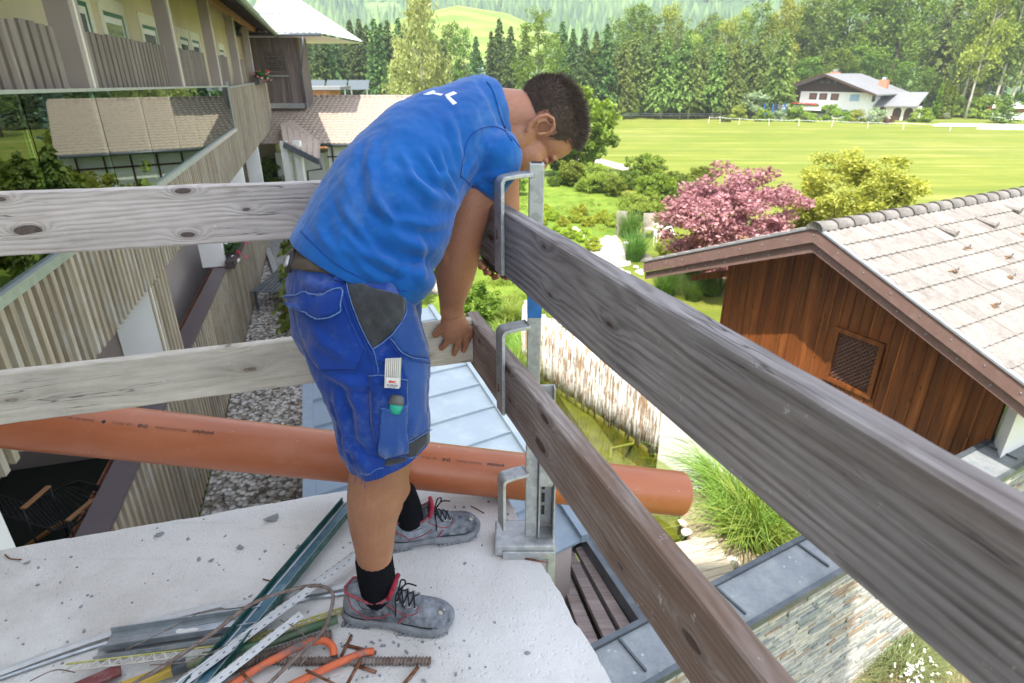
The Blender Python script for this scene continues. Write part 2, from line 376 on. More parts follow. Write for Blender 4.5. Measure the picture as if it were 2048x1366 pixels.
M_path = bP.pbr(bP.mix(bP.mr(bP.noise(co, 25, 5, .7), .3, .7), (.42, .37, .3), (.68, .63, .54)), .9, 0, bP.bump(bP.voro(co, 40), .5, .02))
sheet('gravel_path', [(1075, 312), (1180, 322), (1262, 345), (1330, 362), (1330, 352), (1262, 333), (1180, 312), (1075, 302)][::-1], G + .012, M_path)
sheet('garden_path', [(1196, 478), (1232, 470), (1258, 500), (1262, 530), (1215, 540), (1170, 520)], G + .014, M_path)
sheet('driveway', [(1870, 251), (2048, 254), (2200, 254), (2200, 248), (2048, 249), (1880, 246)], G + .012, M_path)
M_far = simple('forest_floor', (.05, .09, .025), .95, var=.4, scale=.3)
mb = MB(); mb.quad((-140, 118, G+.02), (90, 112, G+.02), (60, 240, G+.02), (-200, 240, G+.02)); mb.quad((90.5, 88, G+.02), (200, 70, G+.02), (240, 200, G+.02), (90.5, 200, G+.02)); struct(mb, 'forest_floor', M_far)

# hill and mountain terrain
def height(x, y):
    r = math.hypot(x, y)
    m = max(0, (r - 470) / 900); h = 300 * m ** 1.1
    h += 44 * math.exp(-(((x + 30) / 85) ** 2 + ((y - 420) / 110) ** 2))
    h += 40 * m * mnoise.noise(Vector((x * .004, y * .004, 1))) + 8 * min(1, m * 4) * mnoise.noise(Vector((x * .02, y * .02, 5)))
    return h
mb = MB(); nx, ny = 96, 70; X0, X1, Y0, Y1 = -1300, 1500, 190, 1500
for j in range(ny):
    for i in range(nx):
        x = X0 + (X1 - X0) * i / (nx - 1); y = Y0 + (Y1 - Y0) * (j / (ny - 1)) ** 1.5; mb.v.append((x, y, G + .03 + height(x, y) - (1.5 if j == 0 else 0)))
for j in range(ny - 1):
    for i in range(nx - 1): mb.f.append((j*nx+i, j*nx+i+1, (j+1)*nx+i+1, (j+1)*nx+i)); mb.m.append(0)
bM = NB('mountain_slope'); co = bM.co(); xyz = bM.sep(co)
n1 = bM.noise(co, .012, 6, .6); c = bM.mix(bM.mr(n1, .42, .6), (.07, .13, .05), (.2, .3, .09)); c = bM.mix(bM.mr(bM.noise(co, .12, 5, .7), .4, .65, 0, .6), c, (.02, .05, .02))
dx = bM.math('POWER', bM.math('DIVIDE', bM.math('ADD', xyz[0], 28), 62), 2); dy = bM.math('POWER', bM.math('DIVIDE', bM.math('SUBTRACT', xyz[1], 390), 100), 2)
dd = bM.math('ADD', bM.math('ADD', dx, dy), bM.math('MULTIPLY', bM.math('SUBTRACT', bM.noise(co, .04, 4), .5), .9))
mead = bM.mix(bM.mr(bM.noise(bM.mapp(co, (.03, .1, .1)), 1, 4), .35, .65), (.13, .2, .03), (.25, .3, .07))
c = bM.mix(bM.mr(dd, .9, 1.0), mead, c)
M_mount = bM.pbr(c, .95, spec=.1); struct(mb, 'mountain', M_mount, smooth=True)
# forest on the mountain: nobody could count it
rg = np.random.default_rng(3); vs = []; fs = []
def cone(x, y, z, r, h, n=5):
    b = len(vs); vs.extend([(x + r*math.cos(6.283*k/n + x), y + r*math.sin(6.283*k/n + x), z + rg.uniform(-.1, .1) * h) for k in range(n)]); vs.append((x, y, z + h)); fs.extend([(b+k, b+(k+1) % n, b+n) for k in range(n)])
N = 0
while N < 20000:
    y = 420 + 950 * rg.uniform() ** 1.3; x = rg.uniform(-.75, 1.0) * y
    if ((x + 28) / 66) ** 2 + ((y - 390) / 105) ** 2 < 1.0 + .35 * mnoise.noise(Vector((x * .03, y * .03, 0))): continue
    if mnoise.noise(Vector((x * .012, y * .012, 3))) < -.28 and y > 450: continue
    h = rg.uniform(8, 19); cone(x, y, G + height(x, y) - 1, h * rg.uniform(.18, .34), h, 6); N += 1
me = bpy.data.meshes.new('mountain_forest'); me.from_pydata(vs, [], fs)
bF = NB('far_conifers'); co = bF.co()
me.materials.append(bF.pbr(bF.mix(bF.mr(bF.math('ADD', bF.math('MULTIPLY', bF.island(), .5), bF.math('MULTIPLY', bF.noise(co, .015, 3), .7)), .3, .95), (.06, .12, .06), (.2, .3, .1)), .9, spec=.1)); me.update()
o = link('mountain_forest', me); o['kind'] = 'stuff'

# ------------------------------------------------------------------ forest trees
SPR = [conifer_mesh('spruce_crown_mesh', s, L_spruce, r=.19, n=30, bot=.08, s=.013) for s in (1, 2, 3)]
SPO = [conifer_mesh('spruce_crown_mesh', s, L_spruce2, r=.2, n=26, bot=.2, s=.014, droop=.55) for s in (4, 5, 6)]
LOO = [loose_mesh('broadleaf_crown_mesh', s, L_decid, clumps=85, per=55, r=.2, bot=.22, s=.0105) for s in (7, 8)]
LOL = [loose_mesh('broadleaf_crown_mesh', s, L_light, clumps=62, per=55, r=.14, bot=.3, s=.0105, hang=.3) for s in (9, 10)]
PIN = [loose_mesh('open_crown_mesh', s, L_spruce2, clumps=62, per=50, r=.105, bot=.24, s=.0095, hang=.25) for s in (11, 12, 13)]
BIR = loose_mesh('birch_crown_mesh', 14, L_birch, clumps=80, per=60, r=.2, bot=.15, s=.014, hang=.6)
TRK = [trunk_mesh('trunk_mesh', M_bark, .011, .01, 6, s) for s in (1, 2)]; TRP = [trunk_mesh('trunk_mesh', M_barkp, .0085, .02, 10, s, lim0=.15) for s in (3, 4)]
def ftree(kind, px, basepy, toppy, t, label, group, w=1.):
    p = at_t(px, basepy, t); p.z = G; x2 = ray(px, toppy); ztop = CAMZ + x2.z * (math.hypot(p.x, p.y) / math.hypot(x2.x, x2.y)); h = ztop - G
    m, k, nm = {'s': (SPR, TRK, 'spruce_tree'), 'o': (SPO, TRP, 'spruce_tree'), 'l': (LOO, TRK, 'broadleaf_tree'), 'y': (LOL, TRP, 'broadleaf_tree'), 'p': (PIN, TRP, 'larch_tree')}[kind]
    return tree(nm, label, 'tree', random.choice(m), random.choice(k), (p.x, p.y, G), h, h * w, group=group)
g = 'dark spruces behind the tiled roof'
for px, ty in ((572, 70), (590, 60), (606, 66), (622, 72), (638, 58), (654, 49), (668, 62), (682, 50), (699, 55), (717, 40), (734, 32), (748, 48), (762, 33), (775, 45), (787, 35), (808, 33), (822, 50), (540, 50), (515, 55)):
    ftree('s', px, 232, ty + random.uniform(-4, 4), random.uniform(94, 112), 'dark spruce in the dense row beyond the long tiled roof', g, 1.15)
g = 'mixed trees at the meadow edge behind the man'
for px, ty, k in ((870, 60, 'l'), (905, 40, 'l'), (930, 52, 'l'), (890, 75, 's'), (1000, 34, 's'), (985, 60, 's'), (1022, 50, 's'), (1120, 42, 's'), (1140, 55, 's'), (1163, 53, 's'), (1185, 60, 's'), (1205, 45, 's'), (955, 70, 's'), (1050, 60, 's'), (1100, 65, 'l'), (1185, 75, 'l')):
    lab = {'l': 'mid green broadleaf tree among the spruces above the bending man', 's': 'green spruce in the tree line above the bending man'}[k]
    ftree(k, px, 232, ty, random.uniform(96, 110), lab, g + (' (spruces)' if k == 's' else ' (broadleaf)'), 1.1)
p = at_t(1075, 232, 88); tree('broadleaf_tree', 'big round dark green tree standing tallest above the man\'s back', 'tree', LOO[0], TRK[0], (p.x, p.y, G), 15.4, 19)
p = at_t(850, 215, 80); tree('birch_tree', 'tall drooping pale yellow green birch left of the blue spruce', 'tree', BIR, TRP[0], (p.x, p.y, G), 15.8, 17.5)
p = at_t(812, 215, 78); tree('birch_tree', 'short pale yellow green birch just left of the tall drooping birch', 'tree', BIR, TRP[0], (p.x, p.y, G), 8.6, 13)
BLU = conifer_mesh('blue_spruce_crown_mesh', 21, L_blue, r=.24, n=15, bot=.1, s=.022, droop=-.25, sparse=.7)
p = at_t(963, 228, 62); tree('blue_spruce_tree', 'pointed silvery blue spruce rising behind the man\'s back', 'tree', BLU, TRK[1], (p.x, p.y, G), 7.6, 7.6)
g = 'spruces along the far edge of the meadow'
for px in (1222, 1240, 1262, 1281, 1303, 1322, 1340, 1359, 1376, 1391, 1407, 1424, 1440, 1456, 1478, 1500, 1520, 1545):
    ftree('o', px, random.uniform(231, 236), random.uniform(48, 100), random.uniform(98, 106), 'olive green spruce with bare lower trunk at the far meadow edge', g, 1.25)
g = 'tall broadleaf trees behind the meadow spruces'
for i, px in enumerate(range(1225, 1600, 24)):
    ftree(random.choice('ly'), px + random.uniform(-8, 8), 228, random.uniform(-10, 40) if (px < 1330 or px > 1450) else random.uniform(10, 70), random.uniform(118, 135), 'tall broadleaf tree rising behind the meadow edge spruces', g, 1.2)
g = 'tall trees behind the white chalet'
for i, px in enumerate(range(1560, 1960, 21)):
    ftree('llypo'[i % 5], px + random.uniform(-8, 8), 236, random.uniform(-90, 20) if not 1880 < px < 1935 else random.uniform(60, 110), random.uniform(120, 135), 'tall tree in the wood behind the white chalet', g, 1.2)
g = 'bushy trees close behind the chalet'
for px, ty in ((1500, 150), (1535, 130), (1560, 120), (1600, 110), (1660, 95), (1700, 90), (1740, 100), (1790, 120), (1830, 130), (1870, 150), (1905, 165), (1945, 170)):
    ftree('l', px, 238, ty, random.uniform(113, 120), 'bushy tree close behind the white chalet', g, 1.9)
g = 'tall trees with bare pale trunks at the right edge'
for i, px in enumerate(range(1900, 2150, 15)):
    ftree('ppyp'[i % 4], px + random.uniform(-6, 6), 240, random.uniform(-150, -30), random.uniform(100, 116), 'tall thin tree with bare pale trunk at the right of the wood', g, 1.15)
g = 'low bushes under the trees at the far meadow edge'
BUSH = [crown_mesh('bush_mesh', s, m, .5, .5, .42, 24, 80, .045, .3) for s, m in ((31, L_decid), (32, L_shrub), (33, L_light))]
for px in range(1215, 1570, 20):
    p = at_t(px + random.uniform(-6, 6), 236, random.uniform(108, 113)); s = random.uniform(3, 5)
    tree('bush', 'low green bush under the spruces at the far meadow edge', 'bush', random.choice(BUSH[:2]), None, (p.x, p.y, G), s, crown_z=s * .3, group=g)
for px in range(1880, 2120, 22):
    p = at_t(px + random.uniform(-6, 6), 240, random.uniform(100, 106)); s = random.uniform(4, 7)
    tree('bush', 'low green bush at the foot of the right hand wood', 'bush', random.choice(BUSH), None, (p.x, p.y, G), s, crown_z=s * .3, group='low bushes at the foot of the right hand wood')
for px in range(660, 990, 17):
    p = at_t(px + random.uniform(-6, 6), 212, random.uniform(58, 74)); s = random.uniform(3.2, 5.2)
    tree('bush', 'bright yellow green bush beyond the long tiled roof', 'bush', BUSH[2], None, (p.x, p.y, G), s, crown_z=s * .35, group='bright bushes beyond the long tiled roof')
# ------------------------------------------------------------------ materials for buildings
def woodmat(name, c1, c2, c3=None, rough=.75, axis=0, gs=1., bump=.35, knots=0, knotc=(.05, .025, .012), hv=.12, spec=.3):
    """long grain along local axis; c1 dark, c2 light"""
    b = NB(name); co = b.co(); ob = b.rnd()
    off = b.comb(b.math('MULTIPLY', ob, 17.3), b.math('MULTIPLY', ob, 7.1), b.math('MULTIPLY', ob, 3.7))
    v = b.n('ShaderNodeVectorMath', {0: co, 1: off}, operation='ADD').outputs[0]
    sc3 = [14 * gs] * 3; sc3[axis] = .8 * gs
    n = b.noise(b.mapp(v, sc3), 1, 6, .65, .4); sc4 = [70 * gs] * 3; sc4[axis] = 3 * gs; n2 = b.noise(b.mapp(v, sc4), 1, 4, .6)
    c = b.mix(b.mr(n, .32, .68), c1, c2); c = b.mix(b.mr(n2, .35, .7, 0, .45), c, tuple(x * .5 for x in c1))
    if c3: c = b.mix(b.mr(b.noise(v, 1.6 * gs, 4, .6), .5, .72), c, c3)
    if knots:
        s5 = [knots] * 3; s5[axis] = knots * .38; kd = b.voro(b.mapp(v, s5), 1, 'Distance'); c = b.mix(b.mr(kd, .07, .13, 1, 0, True), c, knotc)
    c = b.hsv(c, v=b.mr(ob, 0, 1, 1 - hv, 1 + hv))
    return b.pbr(c, rough, 0, b.bump(n2, bump, .004), spec)
W_batten = woodmat('larch_batten_weathered', (.3, .24, .165), (.5, .42, .32), (.42, .39, .35), axis=2, hv=.2)
W_fence = woodmat('fence_board_grey_brown', (.17, .135, .115), (.31, .26, .225), axis=2, hv=.15)
W_tower = woodmat('tower_board_old', (.11, .085, .075), (.28, .23, .21), axis=2, gs=.5, hv=.22)
W_barn = woodmat('barn_board_stained', (.1, .028, .008), (.38, .13, .032), (.18, .05, .013), rough=.38, axis=2, gs=.7, knots=9, knotc=(.03, .008, .004), hv=.22, spec=.5)
W_dark = woodmat('dark_brown_timber', (.05, .03, .02), (.1, .06, .04), axis=0)
W_orange = woodmat('orange_timber', (.36, .17, .05), (.5, .27, .09), axis=0)
W_deck = woodmat('deck_plank', (.5, .42, .33), (.72, .64, .53), axis=0, hv=.06)
W_bench = woodmat('bench_plank_grey', (.22, .17, .16), (.4, .33, .31), axis=0, hv=.1)
W_log = NB('peeling_log'); _c = W_log.co(); _o = W_log.rnd()
_v = W_log.n('ShaderNodeVectorMath', {0: _c, 1: W_log.comb(W_log.math('MULTIPLY', _o, 31.), W_log.math('MULTIPLY', _o, 11.), W_log.math('MULTIPLY', _o, 5.))}, operation='ADD').outputs[0]
_n = W_log.noise(W_log.mapp(_v, (14, 14, 2.6)), 1, 5, .65); _n2 = W_log.noise(W_log.mapp(_v, (40, 40, 5)), 1, 4)
_cc = W_log.mix(W_log.mr(_n2, .35, .65), (.3, .16, .07), (.5, .36, .22)); _cc = W_log.mix(W_log.mr(W_log.noise(_v, 1.5, 2), .45, .6, 0, .6), _cc, (.34, .3, .26))
_cc = W_log.mix(W_log.mr(_n, .465, .49), _cc, (.84, .81, .76)); W_log = W_log.pbr(_cc, .85, 0, W_log.bump(W_log.mr(_n, .49, .52), .8, .012))
M_glass = NB('railing_glass'); _f = M_glass.n('ShaderNodeFresnel', {'IOR': 1.55}); _g = M_glass.n('ShaderNodeBsdfGlossy', {'Color': (.62, .7, .64, 1), 'Roughness': .01}); _t = M_glass.n('ShaderNodeBsdfTransparent', {'Color': (.72, .84, .77, 1)})
_m = M_glass.n('ShaderNodeMixShader', {0: M_glass.math('ADD', M_glass.math('MULTIPLY', _f.outputs[0], 1.15), .1, clamp=True), 1: _t.outputs[0], 2: _g.outputs[0]}); M_glass.t.links.new(_m.outputs[0], M_glass.out.inputs[0]); M_glass = M_glass.m
M_pane = simple('window_pane_dark', (.1, .13, .13), .04, var=.4, scale=1.5, spec=1.)
M_paneb = simple('window_pane_blue', (.3, .45, .62), .08, var=.2, spec=1.)
M_fr = simple('window_frame_white', (.78, .77, .72), .4); M_green = simple('green_trim', (.01, .12, .07), .4)
M_alu = simple('aluminium_trim', (.5, .52, .54), .35, .6, bump=.05)
M_anth = simple('anthracite_sheet', (.1, .115, .13), .4, .3, dirt=(.4, .42, .44), dirtamt=.25, dscale=5)
M_copg = simple('green_copper_gutter', (.2, .26, .18), .5, .2, var=.25, scale=3)
M_purp = simple('mauve_coping_sheet', (.13, .1, .105), .45, .2, var=.08, scale=4)
M_fascia = simple('brown_fascia_sheet', (.205, .125, .105), .38, .1, var=.06, scale=5, dirt=(.4, .33, .3), dirtamt=.2, dscale=9)
M_zinc = simple('zinc_roof_sheet', (.19, .24, .295), .5, .2, var=.06, scale=1.2, dirt=(.4, .44, .47), dirtamt=.3, dscale=2, bump=.05, bscale=5)
bZ = NB('blotched_zinc_coping'); co = bZ.co(); sp = bZ.voro(co, 9, 'Distance'); nn = bZ.noise(co, 5, 6, .7)
c = bZ.mix(bZ.mr(nn, .35, .7), (.2, .22, .24), (.33, .35, .35)); c = bZ.mix(bZ.mr(bZ.math('ADD', sp, bZ.math('MULTIPLY', nn, .25)), .17, .26, .7, 0), c, (.6, .6, .55))
c = bZ.mix(bZ.mr(bZ.noise(co, 60, 3, .8), .6, .72, 0, .5), c, (.7, .7, .66)); M_cop = bZ.pbr(c, .5, .15)
def tilemat(name, a, b_, dirt):
    b = NB(name); co = b.co('Object'); n = b.noise(co, 30, 5, .7); n2 = b.noise(b.n('ShaderNodeVectorMath', {0: co, 1: b.comb(b.math('MULTIPLY', b.rnd(), 31.), 0, 0)}, operation='ADD').outputs[0], 5, 5, .7)
    c = b.mix(b.mr(n, .3, .7), a, b_); c = b.mix(b.mr(n2, .5, .7, 0, .55), c, dirt); c = b.hsv(c, v=b.mr(b.rnd(), 0, 1, .88, 1.08))
    return b.pbr(c, .9, 0, b.bump(n, .3, .004), .2)
M_tile = tilemat('concrete_roof_tile', (.2, .18, .162), (.31, .285, .262), (.12, .1, .085))
M_tilef = tilemat('old_brownish_roof_tile', (.33, .26, .21), (.47, .385, .32), (.2, .14, .1))
M_roofw = simple('pale_roof_sheet', (.8, .79, .77), .5, .1, var=.06, scale=.5); M_roofg = simple('grey_roof_sheet', (.2, .2, .205), .7, var=.08, scale=.6)
M_brick = simple('orange_chimney_brick', (.5, .2, .12), .9, var=.15); M_solar = simple('solar_panel_blue_grey', (.07, .09, .1), .3, .2)
M_black = simple('black_plastic', (.02, .02, .022), .5); M_orangewall = woodmat('orange_board', (.4, .16, .07), (.55, .26, .12), axis=2)

# ------------------------------------------------------------------ hotel wing on the left
HN = Vector((-.958, -.288, 0)).normalized(); HF = Vector((-.288, .958, 0)).normalized(); HD = 2.75
def hp(s, d=0., z=0.): v = HN * (HD + d) + HF * s; return Vector((v.x, v.y, z))
hotel = thing('hotel_building', 'long hotel wing with wooden battens, glass railing and yellow plaster wall on the left', 'building', hp(20, 2, G))
def hbox(mb, s0, s1, d0, d1, z0, z1): return mb.hexa([hp(s0, d0, z0), hp(s1, d0, z0), hp(s1, d1, z0), hp(s0, d1, z0)], [hp(s0, d0, z1), hp(s1, d0, z1), hp(s1, d1, z1), hp(s0, d1, z1)])
def hpart(name, mat, boxes, parent=None, **k):
    mb = MB(); [hbox(mb, *b) for b in boxes]; return mb.build(name, mat, parent or hotel, **k)
ZT, ZB, ZL = -.42, -1.56, -3.2
hpart('wall', M_yellow, [(-3, 43.7, 1.05, 1.4, -.5, 4.6)])
hpart('wall', M_taupe, [(9.75, 43.7, .98, 1.4, G, -1.75), (-3, 9.75, 2.6, 2.8, G, -1.75)])
M_gap = simple('dark_brown_backing', (.15, .115, .095), .85)
hpart('wall', M_gap, [(4.9, 43.6, .075, .12, -1.5, ZT), (23.4, 43.6, .075, .12, ZT, .92)], None)['label'] = 'taupe board behind the wooden battens'
hpart('wall', M_taupe, [(9.75, 9.9, .56, 2.6, G, -1.75)])
hpart('floor', M_anth, [(-3, 43.6, .1, 1.05, -1.2, -1.05)]); hpart('ceiling', M_taupe, [(-3, 9.7, .13, 2.6, -1.5, -1.35), (9.7, 43.6, .13, .98, -1.5, -1.35)])
hpart('floor', simple('dark_green_carpet', (.012, .018, .012), .95), [(-3, 9.7, .13, 2.6, -4.45, -4.3), (9.7, 30, .13, .98, -4.45, -4.3)])['label'] = 'dark floor of the lower balcony'
hpart('skirting', M_brick, [(5, 30, .955, .975, -4.3, -4.05)])
bat = MB(); hbox(bat, -.04, .04, .0, .07, ZB, ZT); bme = bat.mesh('batten', W_batten, hp(0, 0, 0)); k = 0
def batten(s, z0, z1, me_cache={}):
    key = (round(z0, 2), round(z1, 2))
    if key not in me_cache:
        m = MB(); a, c = HF * .042, HN * .07; m.hexa([-a+Vector((0,0,z0)), a+Vector((0,0,z0)), a+c+Vector((0,0,z0)), -a+c+Vector((0,0,z0))], [-a+Vector((0,0,z1)), a+Vector((0,0,z1)), a+c+Vector((0,0,z1)), -a+c+Vector((0,0,z1))])
        me_cache[key] = m.mesh('batten', W_batten)
    o = link('batten', me_cache[key], None, hotel); o.location = hp(s, 0, 0) - ORG[hotel]
s = 5.0; nb = 0
while s < 23.4: batten(s, ZB, ZT); s += .185; nb += 1
while s < 40: batten(s, ZB, .95); s += .2; nb += 1
s = 9.75
while s < 10.85: batten(s, -4.2, ZB - .01); s += .2; nb += 1
s = 2.2
lo0 = s
while nb < 292 and s < 29: batten(s, -5.45, ZL); s += .2; nb += 1
mb = MB()
while s < 29: hbox(mb, s - .042, s + .042, 0, .07, -5.45, ZL); s += .2
if mb.v: o = mb.build('batten', W_batten, hotel); o['kind'] = 'stuff'
hpart('backing_board', M_gap, [(2.0, 29, .075, .13, -5.5, ZL)])
hpart('coping', M_purp, [(2.0, 16.3, -.02, .3, ZL, ZL + .05)]); hpart('coping', W_bench, [(16.6, 29, .0, .3, ZL, ZL + .04)])['label'] = 'weathered wooden top of the lower parapet'
hpart('rail_channel', M_alu, [(4.8, 23.4, .0, .1, ZT, ZT + .1)]); hpart('coping', M_alu, [(23.45, 43.7, -.01, .13, .92, .97)])
def gz(s): return 1.25 - (s - 4.8) * .0155
def hsl(mb, s0, s1, d0, d1, z0, dz0=0, dz1=None):
    f0, f1 = (z0, z0) if dz1 is None else (gz(s0) + dz0, gz(s1) + dz0); g0, g1 = (gz(s0), gz(s1)) if dz1 is None else (gz(s0) + dz1, gz(s1) + dz1)
    return mb.hexa([hp(s0, d0, f0), hp(s1, d0, f1), hp(s1, d1, f1), hp(s0, d1, f0)], [hp(s0, d0, g0), hp(s1, d0, g1), hp(s1, d1, g1), hp(s0, d1, g0)])
hsl(MB(), 3, 23.4, .035, .085, 0, .002, .04).build('rail_profile', M_alu, hotel)
s = 3.0
while s < 23.3:
    e = min(s + 2.25, 23.36); hsl(MB(), s + .012, e - .012, .05, .066, ZT + .1).build('glass_pane', M_glass, hotel); s += 2.25
hpart('rail_post', M_alu, [(23.37, 23.44, .03, .09, ZT, 1.12)])
for s in (10.15, 16.4, 22.7, 29., 35.2):
    c = hpart('column', M_taupe, [(s - .32, s + .05, .1, .38, -.42 if s < 23 else .97, 3.4)]); hpart('trim', M_cream, [(s - .16, s - .1, .09, .1, -.3 if s < 23 else .98, 3.38)], c)
# slatted privacy fences
xs = []
for a, b_ in ((4.7, 9.5), (10.3, 15.7), (16.55, 20.8), (22.9, 26.2), (29.2, 31.8)):
    s = a
    while s + .2 < b_: xs.append((s, b_)); s += .27
    hpart('fence_rail', W_dark, [(a, b_, .26, .3, 1.35, 1.45), (a, b_, .26, .3, .3, .4)])
for i, (s, _) in enumerate(xs):
    zt = 1.92 + random.uniform(-.015, .015); o = hpart('fence_board', W_fence, [(s, s + random.uniform(.175, .19), .22, .255, -.35, zt)])
# windows in the yellow wall
for s0, s1, z1, z0 in ((7.6, 9.3, 2.5, .5), (12.5, 14.0, 2.55, .5), (14.9, 16.3, 2.5, .5), (17.9, 19.3, 2.45, .5), (22.4, 23.8, 2.4, .5), (24.5, 25.9, 2.4, .5), (31, 32.4, 2.3, .5)):
    w = hpart('window_surround', M_cream, [(s0 - .22, s0, 1.02, 1.05, z0, z1 + .25), (s1, s1 + .22, 1.02, 1.05, z0, z1 + .25), (s0, s1, 1.02, 1.05, z1, z1 + .25)])
    f = hpart('window', M_green, [(s0, s1, 1.03, 1.05, z1 - .08, z1), (s1 - .08, s1, 1.03, 1.05, z0, z1 - .08)])
    hpart('frame', M_fr, [(s0, s1 - .08, 1.035, 1.05, z1 - .2, z1 - .08), (s1 - .18, s1 - .08, 1.035, 1.05, z0, z1 - .2), (s0, s0 + .08, 1.035, 1.05, z0, z1 - .2)], f)
    hpart('pane', M_pane, [(s0 + .08, s1 - .18, 1.04, 1.05, z0, z1 - .2)], f)
hpart('wall_lamp', W_orange, [(15.0, 15.35, .75, 1.0, 1.75, 2.0)])
# roof: gutter, soffit boards, rafters
mb = MB(); mb.tube([hp(s, -1.0, 3.3) for s in (8, 15, 22, 29, 36, 42.6)], .11, 8); mb.build('gutter', M_copg, hotel, True)
for s in range(8, 43, 1):
    mb = MB(); mb.bar(hp(s, -.9, 3.36), hp(s, .9, 3.95), .12, .16); mb.build('rafter', W_dark, hotel)
mb = MB(); mb.hexa([hp(2, -.95, 3.45), hp(43.2, -.95, 3.45), hp(43.2, 6.5, 6.35), hp(2, 6.5, 6.35)], [hp(2, -.95, 3.53), hp(43.2, -.95, 3.53), hp(43.2, 6.5, 6.43), hp(2, 6.5, 6.43)]); mb.build('roof', woodmat('soffit_board', (.1, .055, .03), (.2, .11, .06), axis=1), hotel)
hpart('beam', W_orange, [(3, 43.5, .02, .24, 3.42, 3.72)])
mb = MB(); mb.tube([hp(42.8, -1.0, 3.2), hp(43.1, -.8, 2.7), hp(43.7, -.1, 2.3), hp(43.75, -.05, G)], .06, 8); mb.build('downpipe', M_anth, hotel, True)
hpart('wall', M_yellow, [(40.05, 43.7, -.001, .07, -1.5, .92), (41.5, 43.65, .1, 1.05, .9, 3.4), (40.05, 43.7, .0, 1.05, G, -1.56)])['label'] = 'plaster at the far end of the wing'
for s0, s1 in ((30.2, 31.6), (33, 34.4), (36.6, 38), (39, 40)):
    f = hpart('window', M_fr, [(s0, s1, .93, .97, -4.6, -2.2)]); hpart('pane', M_pane, [(s0 + .15, s1 - .15, .915, .93, -4.4, -2.4)], f)
for s in (9.7, 16.4, 23.1, 29.6): hpart('partition_wall', M_white, [(s, s + .25, .02, .56, ZL + .05 if s < 29 else G, ZB - .01)])
hpart('partition_wall', M_white, [(4.75, 4.95, .13, .4, -4.3, -1.76)])
hpart('wall', W_dark, [(23.2, 29.5, .6, .65, -4.3, -1.6)])['label'] = 'dark shutter on the lower balcony'
# terrace planters seen through the glass
CONP = conifer_mesh('potted_conifer_mesh', 41, L_spruce, r=.3, n=16, bot=.05, s=.03, droop=-.1)
for s, h in ((6.2, 1.5), (8.0, 1.9)):
    p = hp(s, .55, -1.05); t = tree('potted_conifer', 'dark green conifer in a pot behind the glass railing, %s' % ('nearer the left edge' if s < 7 else 'the fuller one to the right'), 'tree', CONP, None, (p.x, p.y, p.z + .35), h, h * .8)
for s in (5.6, 8.1, 11.2):
    p = hp(s, .55, -1.05); mb = MB(); hbox(mb, s - .55, s + .55, .35, .8, -1.05, -.5 if s < 6 else -.62)
    top(mb, 'planter_box', simple('grey_planter', (.3, .31, .3), .8), {5.6: 'grey planter box behind the glass at the left edge', 8.1: 'grey planter box behind the glass under the fuller conifer', 11.2: 'grey planter box behind the glass with a flowering shrub'}[s], 'planter', p)
p = hp(11.2, .5, -.62); tree('flowering_shrub', 'yellow green shrub behind the glass with a few red flowers', 'shrub', BUSH[2], None, p, 1.2, crown_z=.45)
# flower boxes
GER = crown_mesh('geranium_mesh', 51, L_geran, .5, .5, .42, 26, 60, .06, .3)
def flowerbox(s0, s1, d, z, label, n=18):
    c = hp((s0 + s1) / 2, d, z); t = thing('flower_box', label, 'flower box', c); mb = MB(); hbox(mb, s0, s1, d - .1, d + .1, z - .2, z); mb.build('box', simple('dark_box', (.06, .04, .045), .6), t)
    cr = link('foliage', GER, None, t); cr.scale = (.6, (s1 - s0) * 1.1, .75); cr.rotation_euler = (0, 0, math.atan2(-HF.x, HF.y)); cr.location = (0, 0, .12)
    rr = random.Random(int(s0)); f = MB()
    for m in (M_flower_p, M_flower_r, M_flower_w):
        f = MB()
        for i in range(n // 3):
            q = hp(rr.uniform(s0 - .1, s1 + .1), d + rr.uniform(-.42, .25), z + rr.uniform(-.1, .42)); 
            for k in range(5): f.box(q + Vector((rr.uniform(-.035, .035), rr.uniform(-.035, .035), rr.uniform(-.03, .03))), (.035, .035, .03), rz=rr.uniform(0, 3))
        o = f.build('flowers', m, t); o['kind'] = 'stuff'
flowerbox(16.2, 21.5, -.12, ZL + .22, 'geranium box with pink and white flowers on the lower parapet', 40)
flowerbox(33, 39, -.12, 1.1, 'geranium box hanging at the far end of the upper parapet', 30)
flowerbox(42.5, 44.5, -1.2, -2.6, 'small flower box low at the far end of the hotel wing', 12)
# lounge chair on the lower balcony
ct = thing('balcony_chair', 'black corded lounge chair with wooden armrests on the lower balcony', 'chair', at_z(120, 1040, -4.3))
def cp(px, py, z): return at_z(px, py, z)
fr = [cp(0, 1028, -3.75), cp(110, 1062, -3.72), cp(150, 1050, -3.7), cp(215, 985, -3.45), cp(228, 975, -3.3)]
bk = [cp(-20, 985, -3.55), cp(55, 1010, -3.72), cp(100, 985, -3.7), cp(140, 968, -3.5), cp(160, 962, -3.3)]
mb = MB(); mb.tube(fr, .014, 6); mb.tube(bk, .014, 6); mb.build('frame', M_black, ct, True)
for i in range(26):
    u = i / 25 * 4; k_ = min(3, int(u)); w_ = u - k_; a = fr[k_].lerp(fr[k_+1], w_); b_ = bk[k_].lerp(bk[k_+1], w_)
    mb = MB(); mb.tube([a, (a + b_) / 2 - Vector((0, 0, .02)), b_], .009, 5); mb.build('cord', M_black, ct, True)
